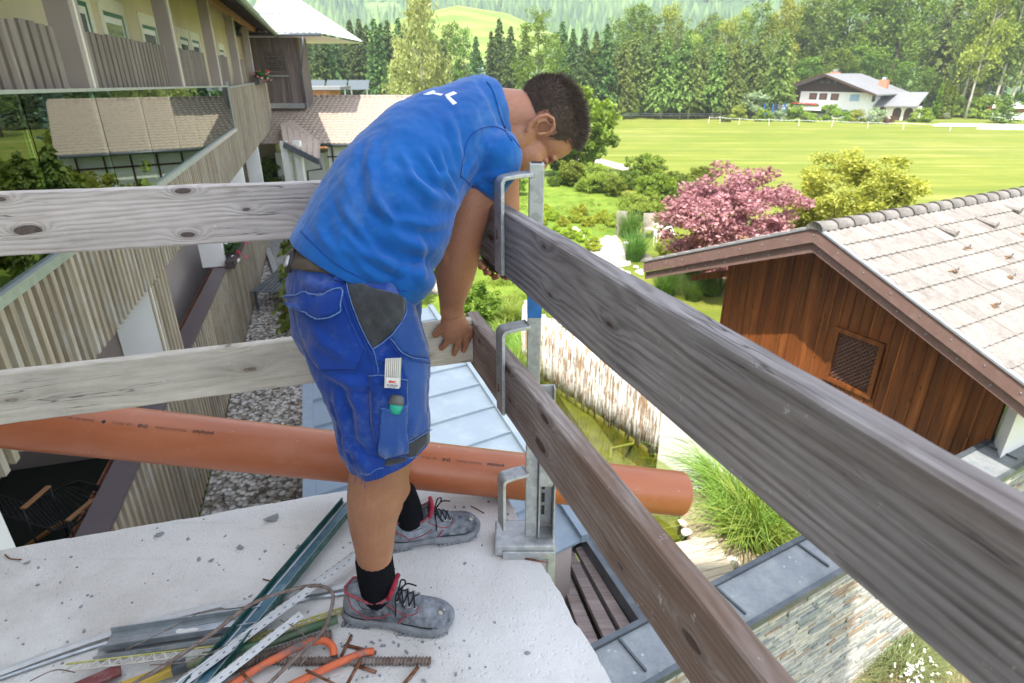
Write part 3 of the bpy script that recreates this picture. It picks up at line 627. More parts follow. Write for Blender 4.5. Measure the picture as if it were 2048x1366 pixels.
for a, b_, c_ in (((45, 1018), (98, 972), -3.42), ((135, 1042), (188, 998), -3.4)):
    mb = MB(); mb.bar(cp(*a, c_), cp(*b_, c_), .07, .025); mb.build('armrest', woodmat('teak', (.36, .17, .07), (.5, .26, .12), axis=1), ct, bevel=.01)
    mb = MB(); q = cp(*a, c_); mb.tube([q + Vector((0, 0, -.01)), Vector((q.x, q.y, -4.3))], .012, 6); q = cp(*b_, c_); mb.tube([q + Vector((0, 0, -.01)), Vector((q.x, q.y, -4.3))], .012, 6); mb.build('leg', M_black, ct, True)
mb = MB(); mb.bar(cp(50, 1095, -4.25), cp(130, 1040, -4.1), .05, .04); top(mb, 'footrest_bar', W_orange, 'wooden crossbar low beside the black lounge chair', 'bar', cp(90, 1070, -4.2))
# gravel bed with kerb, zinc roof, light well
bg_ = NB('gravel_bed'); co = bg_.co(); vc = bg_.voro(co, 11, 'Color'); vd = bg_.voro(co, 11); vx = bg_.sep(vc)[0]
c = bg_.ramp(vx, [(.1, (.2, .17, .13)), (.4, (.42, .385, .345)), (.7, (.66, .64, .6)), (1, (.32, .25, .18))]); c = bg_.mix(bg_.mr(vd, .45, .75, 0, .85), c, (.05, .04, .03))
M_gravel = bg_.pbr(c, .9, 0, bg_.bump(vd, -1, .06))
def zpoly(pxs, z): return [at_z(x, y, z) for x, y in pxs]
GB = [hp(1.5, -.003, -5.5), hp(26.5, -.003, -5.5)]
ze = -2.9
RA = zpoly([(618, 651), (632, 985)], ze); rdir = (RA[0] - RA[1]).normalized()
RN = zpoly([(1150, 1060), (857, 615)], ze)
mb = MB(); a, b_ = RA[1] - rdir * 5, RA[0] + rdir * 1.5
mb.add([GB[0], Vector((a.x, a.y, -5.5)), Vector((b_.x, b_.y, -5.5)), GB[1]], [(0, 1, 2, 3)]); struct(mb, 'gravel_bed', M_gravel)
mb = MB(); rg2 = random.Random(4)
for i in range(1500):
    u, v = rg2.random() ** .8, rg2.random(); p = (GB[0].lerp(GB[1], u)).lerp(Vector((a.x, a.y, -5.5)).lerp(Vector((b_.x, b_.y, -5.5)), u), v); r = rg2.uniform(.03, .08)
    mb.add([p + Vector((r*rg2.uniform(.6,1.2)*math.cos(t), r*math.sin(t)*rg2.uniform(.6, 1.2), 0)) for t in (0, 1.3, 2.5, 3.8, 5)] + [p + Vector((0, 0, r * .8))], [(0,1,5),(1,2,5),(2,3,5),(3,4,5),(4,0,5)])
o = struct(mb, 'pebbles', M_gravel, kind='stuff')
mb = MB(); mb.bar(GB[1] + Vector((0, 0, .08)), Vector((b_.x, b_.y, -5.42)), .2, .22); top(mb, 'kerb', M_alu, 'pale grey edging strip closing the far end of the gravel bed', 'kerb', GB[1])
# zinc roof of the lower extension
roof = thing('zinc_roof', 'pale blue grey standing seam metal roof below the man', 'roof', RA[1].lerp(RN[0], .5))
rd2 = (RN[1] - RN[0]).normalized(); near_l = RA[1] - rdir * 3.5; near_r = RN[0] - rd2 * .15; far_l = RA[0]; far_r = RN[1]
def q4(u, v): return near_l.lerp(near_r, u).lerp(far_l.lerp(far_r, u), v)
near_l = at_z(640, 1345, ze)
nn_ = 13; ln = (far_l - near_l).length; k = int(ln / .8)
for i in range(k + 1):
    v0, v1 = i / (k + 1), (i + 1) / (k + 1); mb = MB(); d = Vector((0, 0, -.03)); P = [q4(0, v0), q4(1, v0), q4(1, v1), q4(0, v1)]; mb.hexa([p + d for p in P], P); mb.build('roof_panel', M_zinc, roof)
    if i: mb = MB(); mb.bar(q4(0, v0) + Vector((0, 0, .018)), q4(1, v0) + Vector((0, 0, .018)), .03, .04); mb.build('standing_seam', M_zinc, roof)
mb = MB(); mb.bar(q4(1, 0) + Vector((.04, 0, .02)), q4(1, 1) + Vector((.04, 0, .02)), .09, .09); mb.bar(q4(0, 0) + Vector((-.05, 0, .0)), q4(0, 1) + Vector((-.05, 0, .0)), .14, .1); mb.build('edge_trim', M_zinc, roof)
mb = MB(); P = [q4(.02, .01), q4(.97, .01), q4(.97, .985), q4(.02, .985)]; mb.hexa([Vector((p.x, p.y, G)) for p in P], [Vector((p.x, p.y, ze - .035)) for p in P]); mb.build('wall', M_taupe, roof)
mb = MB(); mb.bar(at_z(1110, 1062, -3.0), at_z(1186, 1052, -3.0), .16, .1); mb.build('gutter', M_anth, roof)
# light well with three grey planks
zw = -3.55
tray = thing('plank_bench', 'three weathered grey planks in an anthracite metal frame right of the slab', 'bench', at_z(1190, 1180, zw - .1))
C4 = zpoly([(1118, 1100), (1168, 1082), (1290, 1262), (1205, 1312)], zw)
def t4(u, v): return C4[0].lerp(C4[1], u).lerp(C4[3].lerp(C4[2], u), v)
for u0, u1, dz in ((-.2, .12, -.1), (.2, .5, -.03), (.58, .82, 0)):
    mb = MB(); P = [t4(u0, .04), t4(u1, .04), t4(u1, .97), t4(u0, .97)]; mb.hexa([p + Vector((0, 0, dz - .07)) for p in P], [p + Vector((0, 0, dz)) for p in P]); mb.build('plank', W_bench, tray, bevel=.006)
mb = MB(); mb.bar(t4(.95, -.02) + Vector((0, 0, .02)), t4(.95, 1) + Vector((0, 0, .02)), .1, .3); mb.bar(t4(-.3, -.03), t4(1, -.03), .06, .3); mb.bar(t4(1.05, -.03) + Vector((0, 0, .16)), t4(1.05, 1) + Vector((0, 0, .16)), .05, .03); mb.build('frame', M_anth, tray)
mb = MB(); P = [t4(-.3, 0), t4(1, 0), t4(1, 1), t4(-.3, 1)]; mb.hexa([p + Vector((0, 0, -.4)) for p in P], [p + Vector((0, 0, -.3)) for p in P]); mb.build('base', M_black, tray)

# ------------------------------------------------------------------ coping wall with slate cladding
zc = -3.1; E = Vector((.874, .486, 0)).normalized(); EN = Vector((.486, -.874, 0)).normalized()
cA = at_z(1602, 1079, zc); cB = at_z(1677, 1147, zc); wdt = (cB - cA).dot(EN); 
def wp(s, n, z=zc): v = cA + E * s + EN * n; return Vector((v.x, v.y, z))
slate = thing('slate_clad_wall', 'low wall with blotched metal coping and thin stacked slate cladding', 'wall', wp(0, wdt / 2, G))
s = -4.1 - .0
edges = [-3.9, -2.45, -1.28, -.1 + .0, 1.15, 2.4, 3.65, 4.9]
for a, b_ in zip(edges[:-1], edges[1:]):
    mb = MB(); P = [wp(a, .03), wp(b_, .03), wp(b_, wdt - .03), wp(a, wdt - .03)]; mb.hexa([p - Vector((0, 0, .04)) for p in P], P); mb.build('coping_panel', M_cop, slate)
    mb = MB(); mb.bar(wp(b_, .04, zc + .012), wp(b_, wdt - .1, zc + .012), .02, .024); mb.build('seam', M_anth, slate)
mb = MB()
for n in (0, wdt): mb.bar(wp(-3.9, n, zc - .01), wp(4.9, n, zc - .01), .05, .08)
mb.build('edge_trim', M_anth, slate)
mb = MB(); P = [wp(-3.85, .04, 0), wp(4.85, .04, 0), wp(4.85, wdt - .05, 0), wp(-3.85, wdt - .05, 0)]; mb.hexa([Vector((p.x, p.y, G)) for p in P], [Vector((p.x, p.y, zc - .045)) for p in P]); mb.build('core', M_taupe, slate)
SL = []
for j, (cc, rr_) in enumerate([((.3, .3, .28), .7), ((.42, .41, .38), .6), ((.35, .26, .19), .8), ((.24, .26, .27), .6), ((.5, .47, .42), .6)]): SL.append(simple('slate_%s' % 'grey pale rust blue cream'.split()[j], cc, rr_, var=.25, scale=14, bump=.5, bscale=30))
rr = random.Random(11); z = zc - .06; cand = []
while z > G + .02:
    h = rr.uniform(.028, .05); s = -3.85 - rr.uniform(0, .2)
    while s < 4.8:
        L = rr.uniform(.12, .42); dpt = rr.uniform(.012, .035); cand.append((s, min(s + L, 4.83), z - h, z, dpt, rr.choice((0, 0, 1, 1, 1, 2, 3, 4, 4)))); s += L
    z -= h
def vis(c):
    s = (c[0] + c[1]) / 2; return (s < -.3 and (c[3] > -4.95) and s > -2.2) 
cand_v = [c for c in cand if vis(c)]; cand_v.sort(key=lambda c: -c[3] + .0 * c[0]); first = set(map(id, cand_v[:300]))
def sl(mb, c):
    s0, s1, z0, z1, d, m = c; g_ = .0015; n0, n1 = wdt - .045, wdt - .045 + d; P = [wp(s0 + g_, n1), wp(s1 - g_, n1), wp(s1 - g_, n0), wp(s0 + g_, n0)]
    mb.hexa([Vector((p.x, p.y, z0 + g_)) for p in P], [Vector((p.x, p.y, z1 - g_)) for p in P])
rest = MB()
for c in cand:
    if id(c) in first: mb = MB(); sl(mb, c); mb.build('slate', SL[c[5]], slate)
    else: rest.mi = c[5]; sl(rest, c)
o = rest.build('slate', SL, slate); o['kind'] = 'stuff'
for px, py in ((1743, 1242), (1748, 1251), (1757, 1251)):
    pass

# ------------------------------------------------------------------ log fence, white wall, deck
lf = thing('log_fence', 'fence of upright peeling birch logs standing along the pond', 'fence', wf(1, .05))
a = -1.55; rr = random.Random(5)
lm = []
for i in range(8):
    m = MB(); h = 1.75; n = 7; pts = [(rr.uniform(-.006, .006), rr.uniform(-.006, .006), z) for z in (0, .6, 1.2, h)]; m.tube(pts, [rr.uniform(.036, .048) for _ in pts], n); lm.append(m.mesh('log', W_log, None, True))
aw = (WH - WG).length
while a < aw:
    o = link('log', rr.choice(lm), None, lf); o.location = wf(a, .06 + rr.uniform(-.015, .015), G + rr.uniform(-.13, -.04) + (0 if a > -.8 else .1)) - ORG[lf]; o.scale = (1, 1, rr.uniform(.93, 1.04)); o.rotation_euler = (rr.uniform(-.01, .01), rr.uniform(-.01, .01), rr.uniform(0, 6.28)); a += rr.uniform(.066, .084)
mb = MB(); P = [wf(aw + .02, .0), wf(7.15, .0), wf(7.15, .2), wf(aw + .02, .2)]; mb.hexa([p - Vector((0, 0, .3)) for p in P], [p + Vector((0, 0, 1.25)) for p in P]); top(mb, 'garden_wall', M_white, 'sunlit white garden wall at the end of the log fence', 'wall', wf(5, .1))
D4 = zpoly([(1313, 1092), (1428, 1070), (1480, 1160), (1372, 1192)], G + .12)
D4[3] = D4[3] + (D4[3] - D4[0]) * .35; D4[2] = D4[2] + (D4[2] - D4[1]) * .35; D4[0] = D4[0] + (D4[0] - D4[1]) * .5; D4[3] = D4[3] + (D4[3] - D4[2]) * .5
deck = thing('wooden_deck', 'pale sunlit plank deck beside the pond', 'deck', (D4[0] + D4[2]) / 2)
for i in range(10):
    v0, v1 = (i + .03) / 10, (i + .95) / 10; P = [D4[0].lerp(D4[3], v0), D4[1].lerp(D4[2], v0), D4[1].lerp(D4[2], v1), D4[0].lerp(D4[3], v1)]
    mb = MB(); mb.hexa([p - Vector((0, 0, .04)) for p in P], P); mb.build('plank', W_deck, deck)
mb = MB(); P = D4; mb.hexa([p - Vector((0, 0, .7)) for p in P], [p - Vector((0, 0, .05)) for p in P]); mb.build('frame', W_dark, deck)
# underwater step and hose
mb = MB(); mb.bar(at_z(1128, 795, G - .34), at_z(1335, 1100, G - .34), .42, .4); struct(mb, 'pond_step', simple('pond_step_stone', (.17, .16, .04), .8, var=.3, scale=3))
mb = MB(); mb.tube([at_z(1222, 918, G - .12), at_z(1222, 897, G - .1), at_z(1275, 885, G - .1)], .03, 6); top(mb, 'submerged_pipe', simple('algae_pipe', (.3, .3, .1), .7), 'thin angled pipe lying just under the pond surface', 'pipe', at_z(1250, 900, G))

# ------------------------------------------------------------------ barn with gable
BN = Vector((.874, .486, 0)).normalized(); BGd = Vector((.486, -.874, 0)).normalized(); PK = at_t(1632, 452, 8.66)
def bp(e, g, z=0.): v = PK + BN * e + BGd * g; return Vector((v.x, v.y, PK.z + z))
TAN = .404
barn = thing('barn_building', 'dark stained wooden barn gable under a pale tiled roof', 'building', bp(3, 0, G - PK.z))
gl, gr = -3.55, 3.6
def rake(e0, e1, zt, zb, mat, name):
    for g0, g1 in ((gl, 0), (0, gr)):
        mb = MB(); a, b_ = abs(g0) * TAN, abs(g1) * TAN
        mb.hexa([bp(e0, g0, -a + zb), bp(e0, g1, -b_ + zb), bp(e1, g1, -b_ + zb), bp(e1, g0, -a + zb)], [bp(e0, g0, -a + zt), bp(e0, g1, -b_ + zt), bp(e1, g1, -b_ + zt), bp(e1, g0, -a + zt)]); mb.build(name, mat, barn)
rake(0, .05, -.03, -.24, M_fascia, 'fascia_board'); rake(.06, .1, -.25, -.4, M_fascia, 'fascia_board'); rake(-.02, .06, 0.0, -.028, M_alu, 'verge_trim')
for gg in range(-8, 9):
    for (e, dz) in ((-.004, -.13), (.055, -.32)):
        g = gg * .42 + (.1 if dz < -.2 else 0)
        if gl < g < gr: mb = MB(); mb.box(bp(e, g, -abs(g) * TAN + dz), (.016, .016, .016), rz=.5); mb.build('screw', M_alu, barn)
rake(.1, 8., -.1, -.16, W_dark, 'roof_deck')
WE = .85; wl = (at_pl(1455, 560, bp(WE, 0), BN) - bp(WE, 0)).dot(BGd); wr = (at_pl(2012, 800, bp(WE, 0), BN) - bp(WE, 0)).dot(BGd)
wxc = [at_pl(x, y, bp(WE, 0), BN) for x, y in ((1685, 665), (1762, 692), (1737, 785), (1655, 752))]
wg0 = min((p - bp(WE, 0)).dot(BGd) for p in wxc); wg1 = max((p - bp(WE, 0)).dot(BGd) for p in wxc); wz1 = wxc[0].z - PK.z; wz0 = wxc[3].z - PK.z
wg0, wg1 = [( (wxc[i] + wxc[j]) / 2 - bp(WE, 0)).dot(BGd) for i, j in ((0, 3), (1, 2))]; wz1 = (wxc[0].z + wxc[1].z) / 2 - PK.z; wz0 = (wxc[2].z + wxc[3].z) / 2 - PK.z
zbt = G - PK.z + .3; g = wl
def board(g0, g1, z0, z1a, z1b, e0=.85):
    mb = MB(); mb.hexa([bp(e0, g0, z0), bp(e0, g1, z0), bp(e0 + .03, g1, z0), bp(e0 + .03, g0, z0)], [bp(e0, g0, z1a), bp(e0, g1, z1b), bp(e0 + .03, g1, z1b), bp(e0 + .03, g0, z1a)]); return mb
while g < wr:
    g1 = min(g + .165, wr); za, zb_ = -abs(g) * TAN - .17, -abs(g1) * TAN - .17
    if g1 > wg0 + .01 and g < wg1 - .01:
        board(g + .004, g1 - .004, wz1, za, zb_).build('board', W_barn, barn); board(g + .004, g1 - .004, zbt, wz0, wz0).build('board', W_barn, barn)
    else: board(g + .004, g1 - .004, zbt, za, zb_).build('board', W_barn, barn)
    mb = MB(); mb.bar(bp(.842, g, zbt), bp(.842, g, max(za, zb_) - .02) if not (wg0 + .02 < g < wg1 - .02) else bp(.842, g, wz0 - .02), .03, .018, up=BN); mb.build('cover_strip', W_barn, barn)
    g = g1
mb = board(wl, wr, zbt, -.9, -1.1, .89); mb.build('backing_board', M_black, barn)
win = MB(); fw = .07
for (a0, a1, c0, c1) in ((wg0 - fw, wg1 + fw, wz1, wz1 + fw), (wg0 - fw, wg1 + fw, wz0 - fw, wz0), (wg0 - fw, wg0, wz0, wz1), (wg1, wg1 + fw, wz0, wz1)):
    win.hexa([bp(.80, a0, c0), bp(.80, a1, c0), bp(.87, a1, c0), bp(.87, a0, c0)], [bp(.80, a0, c1), bp(.80, a1, c1), bp(.87, a1, c1), bp(.87, a0, c1)])
wo_ = win.build('window', W_barn, barn)
mb = MB(); mb.hexa([bp(.88, wg0, wz0), bp(.88, wg1, wz0), bp(.885, wg1, wz0), bp(.885, wg0, wz0)], [bp(.88, wg0, wz1), bp(.88, wg1, wz1), bp(.885, wg1, wz1), bp(.885, wg0, wz1)]); mb.build('pane', M_pane, wo_)
W_lat = woodmat('lattice_brown', (.1, .05, .035), (.19, .1, .07), axis=0)
ww, hh = wg1 - wg0, wz1 - wz0
for sgn in (1, -1):
    c = -hh
    while c < ww:
        # line g = c + t, z = t (or mirrored)
        t0, t1 = max(0, -c), min(hh, ww - c)
        if t1 - t0 > .03:
            pa = (c + t0, t0); pb = (c + t1, t1)
            if sgn < 0: pa = (ww - pa[0], pa[1]); pb = (ww - pb[0], pb[1])
            mb = MB(); ee = .855 if sgn > 0 else .867; mb.bar(bp(ee, wg0 + pa[0], wz0 + pa[1]), bp(ee, wg0 + pb[0], wz0 + pb[1]), .03, .01, up=BN); mb.build('lattice_slat', W_lat, wo_)
        c += .075
for gg, ln_ in ((wl, .9),):
    for zz in (-1.05, -1.3):
        mb = MB(); mb.bar(bp(.85, wl + .05, -abs(wl) * TAN - .3 + (zz + 1.05)), bp(.85, gl + .55 + (zz + 1.3), -abs(wl) * TAN - .3 + (zz + 1.05) - .35), .12, .12); mb.build('beam', W_barn, barn)
mb = MB(); mb.hexa([bp(.85, wl, zbt), bp(.88, wl, zbt), bp(7.5, wl, zbt), bp(7.4, wl + .01, zbt)], [bp(.85, wl, -abs(wl) * TAN - .2), bp(.88, wl, -abs(wl) * TAN - .2), bp(7.5, wl, -abs(wl) * TAN - .2), bp(7.4, wl + .01, -abs(wl) * TAN - .2)]); mb.build('wall', W_barn, barn)
mb = MB(); mb.tube([bp(.15, gl - .03, -abs(gl) * TAN - .12), bp(7.8, gl - .03, -abs(gl) * TAN - .12)], .07, 8); mb.build('gutter', M_alu, barn, True)
mb = MB(); P = [bp(.91, wr + .02), bp(7.4, wr + .02), bp(7.4, wr + .25), bp(.56, wr + .25)]; mb.hexa([Vector((p.x, p.y, G)) for p in P], [Vector((p.x, p.y, PK.z - abs(wr) * TAN - .25)) for p in P]); mb.build('wall', M_white, barn)
mb = MB(); mb.bar(bp(.2, wr + .3, -abs(wr) * TAN - .4), bp(1.2, wr + .3, -abs(wr) * TAN - .4), .16, .12); mb.bar(bp(.22, wr + .12, -abs(wr) * TAN - .2), bp(1.2, wr + .12, -abs(wr) * TAN - .2), .2, .05); mb.build('gutter', M_anth, barn)
# roof tiles: wavy concrete tiles laid in courses
SLv = Vector((BGd.x, BGd.y, -TAN)).normalized(); NRM = BN.cross(SLv).normalized()
if NRM.z < 0: NRM = -NRM
def tile_mesh(name, w=.3, l=.4, th=.028):
    mb = MB(); n = 10; prof = []
    for i in range(n + 1):
        u = i / n * w; hgt = .022 * (max(0, math.sin(u / w * 4 * math.pi - .6)) ** .8); prof.append((u, hgt))
    for (v, lift) in ((0, 0), (l, .03)):
        for u, h in prof: mb.v.append(tuple(BN * u + SLv * v + NRM * (h + lift)))
    for u, h in prof: mb.v.append(tuple(BN * u + SLv * l + NRM * (h + .03 - th)))
    m = n + 1
    for i in range(n): mb.f.append((i, i+1, m+i+1, m+i)); mb.m.append(0); mb.f.append((m+i, m+i+1, 2*m+i+1, 2*m+i)); mb.m.append(0)
    return mb.mesh(name, M_tile)
tm = tile_mesh('roof_tile'); org = ORG[barn]; rr = random.Random(9); ROW = .355; stuff = MB(); base = bp(.0, .06, -.06)
cnt = 0
for r_ in range(11):
    for c_ in range(26):
        off = (c_ * .3) + (.0 if r_ % 2 == 0 else .0)
        pos = base + BN * off + SLv * (r_ * ROW) + NRM * (.0 + rr.uniform(-.002, .003))
        if cnt < 296 : 
            o = link('roof_tile', tm, None, barn); o.location = pos - org; cnt += 1
        else:
            stuff.add([Vector(v.co) + pos for v in tm.vertices], [tuple(p.vertices) for p in tm.polygons])
if stuff.v: o = stuff.build('roof_tile', M_tile, barn); o['kind'] = 'stuff'
# left slope, simple wavy sheet
mb = MB(); SL2 = Vector((-BGd.x, -BGd.y, -TAN)).normalized(); N2 = SL2.cross(BN).normalized(); N2 = N2 if N2.z > 0 else -N2
for r_ in range(11):
    for c_ in range(26):
        pos = bp(c_ * .3, -.06, -.06) + SL2 * (r_ * .35)
        mb.hexa([pos, pos + BN * .295, pos + BN * .295 + SL2 * .36 + N2 * .03, pos + SL2 * .36 + N2 * .03], [pos + N2 * .03, pos + BN * .295 + N2 * .03, pos + BN * .295 + SL2 * .36 + N2 * .06, pos + SL2 * .36 + N2 * .06])
o = mb.build('roof_tile', M_tile, barn); o['kind'] = 'stuff'
rdg = MB(); n = 9
for i in range(n):
    t = math.pi * (.02 + .96 * i / (n - 1)); pass
for k in range(21):
    mb = MB(); p0 = bp(-.03 + k * .38, 0, -.06); pts = []
    for q, rad in ((0, .135), (.4, .118)):
        pts.append([p0 + BN * q + BGd * (math.cos(math.pi * i / 8) * rad) + Vector((0, 0, math.sin(math.pi * i / 8) * rad * .85 + (.012 if q == 0 else 0))) for i in range(9)])
    mb.v = [tuple(p) for p in pts[0] + pts[1]]; mb.f = [(i, i+1, 10+i, 9+i) for i in range(8)] + [(0, 1, 2, 3, 4, 5, 6, 7, 8)]; mb.m = [0] * 9
    mb.build('ridge_tile', M_tile, barn, True)
# snow guards and moss leaf litter
for r_, c_ in ((3, 4), (3, 9), (4, 7), (2, 13), (5, 3.5), (5, 8), (6, 6), (7, 4.4), (6, 10), (4, 12), (7, 8), (2, 7), (8, 5.5), (3, 16), (5, 13)):
    p = base + BN * (c_ * .3 + .12) + SLv * (r_ * ROW + .3) + NRM * .06
    mb = MB(); mb.tube([p - BN * .03, p + NRM * .07, p + BN * .05 + NRM * .02], .006, 5); mb.build('snow_guard', M_anth, barn)
    mb = MB(); rr2 = random.Random(int(r_ * 10 + c_))
    for k in range(7): q = p - SLv * rr2.uniform(.0, .05) + BN * rr2.uniform(-.08, .12) - NRM * .012; mb.box(q, (.05, .02, .012), rz=rr2.uniform(0, 3))
    o = mb.build('leaf_litter', simple('moss_litter', (.22, .12, .05), .95) if r_ == 3 and c_ == 4 else bpy.data.materials['moss_litter'], barn); o['kind'] = 'stuff'
for r_, c_ in ((1, 8), (1, 12), (0.4, 16)):
    p = base + BN * (c_ * .3) + SLv * (r_ * ROW + .3) + NRM * .02
    mb = MB(); mb.tube([p - SLv * .25, p + SLv * .05 + NRM * .06], [.03, .06], 8, rb=[.05, .06]); mb.build('vent_tile', M_tile, barn)
# ------------------------------------------------------------------ long tiled farm building, tower, sheds
YR, YE = 41.0, 34.5; ZR = at_y(700, 195, YR).z; ZE = at_y(700, 288, YE).z; xL, xR = at_y(556, 195, YR).x, at_y(905, 195, YR).x
xE = at_y(640, 290, YE).x
farm = thing('farm_building', 'long low building with brownish tiled roof behind the man', 'building', ((xL + xR) / 2, 38, G))
def fpt(x, v): return Vector((x, YR + (YE - YR) * v, ZR + (ZE - ZR) * v))
mb = MB(); nrow = 19; L = (fpt(0, 1) - fpt(0, 0)).length; 
for r_ in range(nrow):
    v0, v1 = r_ / nrow, (r_ + 1.05) / nrow; x = xL - 2
    while x < xR:
        x1 = x + .3; mid = (x + x1) / 2; a, b_, c_, d = fpt(x, v0), fpt(mid, v0), fpt(x1, v0), None
        up0, up1 = Vector((0, 0, .01)), Vector((0, 0, .055)); h = Vector((0, 0, .045))
        A = [fpt(x, v0) + up0, fpt(mid, v0) + up0 + h, fpt(x1, v0) + up0]; B_ = [fpt(x, v1) + up1, fpt(mid, v1) + up1 + h, fpt(x1, v1) + up1]; C_ = [p - Vector((0, 0, .05)) for p in B_]
        mb.add(A + B_ + C_, [(0, 1, 4, 3), (1, 2, 5, 4), (3, 4, 7, 6), (4, 5, 8, 7)]); x = x1
o = mb.build('roof_tile', M_tilef, farm); o['kind'] = 'stuff'
mb = MB(); mb.add([fpt(xL - 2, 0), fpt(xR, 0), fpt(xR, 1), fpt(xL - 2, 1)], [(0, 1, 2, 3)]); mb.add([fpt(xL - 2, 0), fpt(xR, 0), fpt(xR, 0) + Vector((0, 6.5, -2)), fpt(xL - 2, 0) + Vector((0, 6.5, -2))], [(0, 1, 2, 3)]); mb.build('roof_deck', M_tilef, farm)
x = xL + 2.3; k = 0
while x < xR: mb = MB(); mb.tube([(x, YR, ZR + .03), (x + .42, YR, ZR + .03)], [.13, .11], 8); mb.build('ridge_tile', M_tilef, farm, True); x += .4
mb = MB(); mb.tube([fpt(xE, 1.02), fpt(xR, 1.02)], .08, 8); mb.build('gutter', M_anth, farm, True)
mb = MB(); mb.box(((xE + xR) / 2 + .2, YE + .75, (ZE + G) / 2), (xR - xE, .2, ZE - G)); mb.build('wall', M_white, farm)
for i in range(9):
    x = xE + .45 + i * 1.15; mb = MB(); mb.box((x, YE + .62, (ZE + G) / 2), (.09, .06, ZE - G - .05)); mb.build('timber', W_dark, farm)
mb = MB(); mb.box(((xE + xR) / 2, YE + .615, ZE - .75), (xR - xE - .3, .07, .08)); mb.build('timber', W_dark, farm)
mb = MB(); mb.box((xE - 1.6, YE + 2.2, (ZE + G) / 2 - .3), (2.8, 2, ZE - G - .6)); mb.build('wall', M_white, farm)
# hip porch roof at its left end
pr = [at_y(562, 248, 36), at_y(585, 240, 36.5), at_y(640, 283, 34.3), at_y(638, 318, 31.5), at_y(567, 283, 32)]
mb = MB(); mb.add([pr[1], pr[2], pr[3], pr[4], pr[0]], [(0, 1, 2, 3, 4)]); mb.build('porch_roof', M_tilef, farm)
for i in range(7):
    t = i / 6; mb = MB(); mb.bar(pr[0].lerp(pr[2], t) + Vector((0, 0, .03)), pr[4].lerp(pr[3], t) + Vector((0, 0, .03)), .05, .05); mb.build('roof_seam', M_tilef, farm)
mb = MB(); mb.bar(pr[4] - Vector((0, 0, .15)), pr[3] - Vector((0, 0, .15)), .12, .28); mb.build('fascia', M_anth, farm)
mb = MB(); q = pr[3]; mb.tube([q, q + Vector((.05, .1, -.5)), at_y(615, 342, 32), Vector((at_y(610, 345, 32).x, 32, G))], .05, 6); mb.build('downpipe', M_anth, farm, True)
for px in (600, 575): p = at_y(px, 330, 32.3); mb = MB(); mb.box((p.x, p.y, (pr[4].z + G) / 2), (.35, .35, pr[4].z - G)); mb.build('pillar', M_white, farm)
# tower
TY = 38.6; tl, tr_ = at_y(500, 150, TY).x, at_y(604, 150, TY).x; tz0 = at_y(606, 215, TY).z; tz1 = at_y(600, 72, TY).z + .1
tower = thing('wooden_tower', 'weathered board clad tower with sunlit white roof and louvred vent', 'tower', ((tl + tr_) / 2, TY + 2, tz0))
x = tl; rr = random.Random(2)
while x < tr_: w = rr.uniform(.17, .24); mb = MB(); mb.box((min(x + w / 2, tr_), TY + rr.uniform(-.012, .012), (tz0 + tz1) / 2), (w - .012, .05, tz1 - tz0)); mb.build('board', W_tower, tower); x += w
mb = MB(); mb.box(((tl + tr_) / 2, TY + .85, (tz0 + tz1) / 2), (tr_ - tl - .02, 1.6, tz1 - tz0)); mb.build('wall', W_tower, tower)
la, lb = at_y(534, 106, TY), at_y(574, 150, TY); mb = MB(); mb.box(((la.x + lb.x) / 2, TY - .06, (la.z + lb.z) / 2), (lb.x - la.x, .08, la.z - lb.z)); vt = mb.build('vent', M_black, tower)
for i in range(9): mb = MB(); mb.box(((la.x + lb.x) / 2, TY - .12, lb.z + (la.z - lb.z) * (i + .5) / 9), (lb.x - la.x, .1, .07), M=Matrix.Rotation(.6, 3, 'X')); mb.build('louvre', W_tower, vt)
mb = MB(); mb.box(((la.x + lb.x) / 2, TY - .1, lb.z - .05), (lb.x - la.x + .2, .1, .08)); mb.box(((tl + tr_) / 2, TY - .06, tz0 + .1), (tr_ - tl + .2, .1, .28)); mb.build('trim', M_alu, tower)
ex0, ex1 = at_y(470, 70, TY - 2).x, at_y(643, 68, TY - 2).x; ez = at_y(600, 66, TY - 2).z; rp = TY + 3.2; rzz = at_y(583, -12, rp).z; rx = at_y(583, -12, rp).x
mb = MB(); mb.add([(ex0, TY - 2, ez), (ex1, TY - 2, ez), (rx, rp, rzz), (ex0, rp, rzz)], [(0, 1, 2, 3)]); mb.add([(ex1, TY - 2, ez), (ex1, TY + 8, ez), (rx, rp, rzz)], [(0, 1, 2)]); mb.add([(ex0, TY-2, ez - .12), (ex1, TY-2, ez - .12), (ex1, TY + 8, ez - .12), (ex0, TY + 8, ez - .12)], [(0, 1, 2, 3)]); mb.build('roof', M_roofw, tower)
x = ex0
while x < ex1: mb = MB(); mb.tube([(x, TY - 2.05, ez + .03), (x, TY - 1.7, ez + .2)], .1, 6); mb.build('roof_edge_tile', M_roofw, tower, True); x += .34
mb = MB(); mb.bar((ex0, TY + .4, ez + (rzz - ez) * .46 + .12), (ex0 + (rx - ex0) * 1.1, TY + .4, ez + (rzz - ez) * .46 + .12), .1, .16); mb.build('snow_rail', M_alu, tower)
mb = MB(); mb.tube([(ex0, TY - 2.1, ez - .08), (ex1, TY - 2.1, ez - .08)], .09, 8); mb.tube([(tr_ + 1.0, TY - 2.1, ez - .1), (tr_ + .9, TY - 2, ez - .8), (tr_ + .1, TY - .3, ez - 1.9), (tr_ + .08, TY - .2, tz0)], .06, 6); mb.build('gutter', M_anth, tower, True)
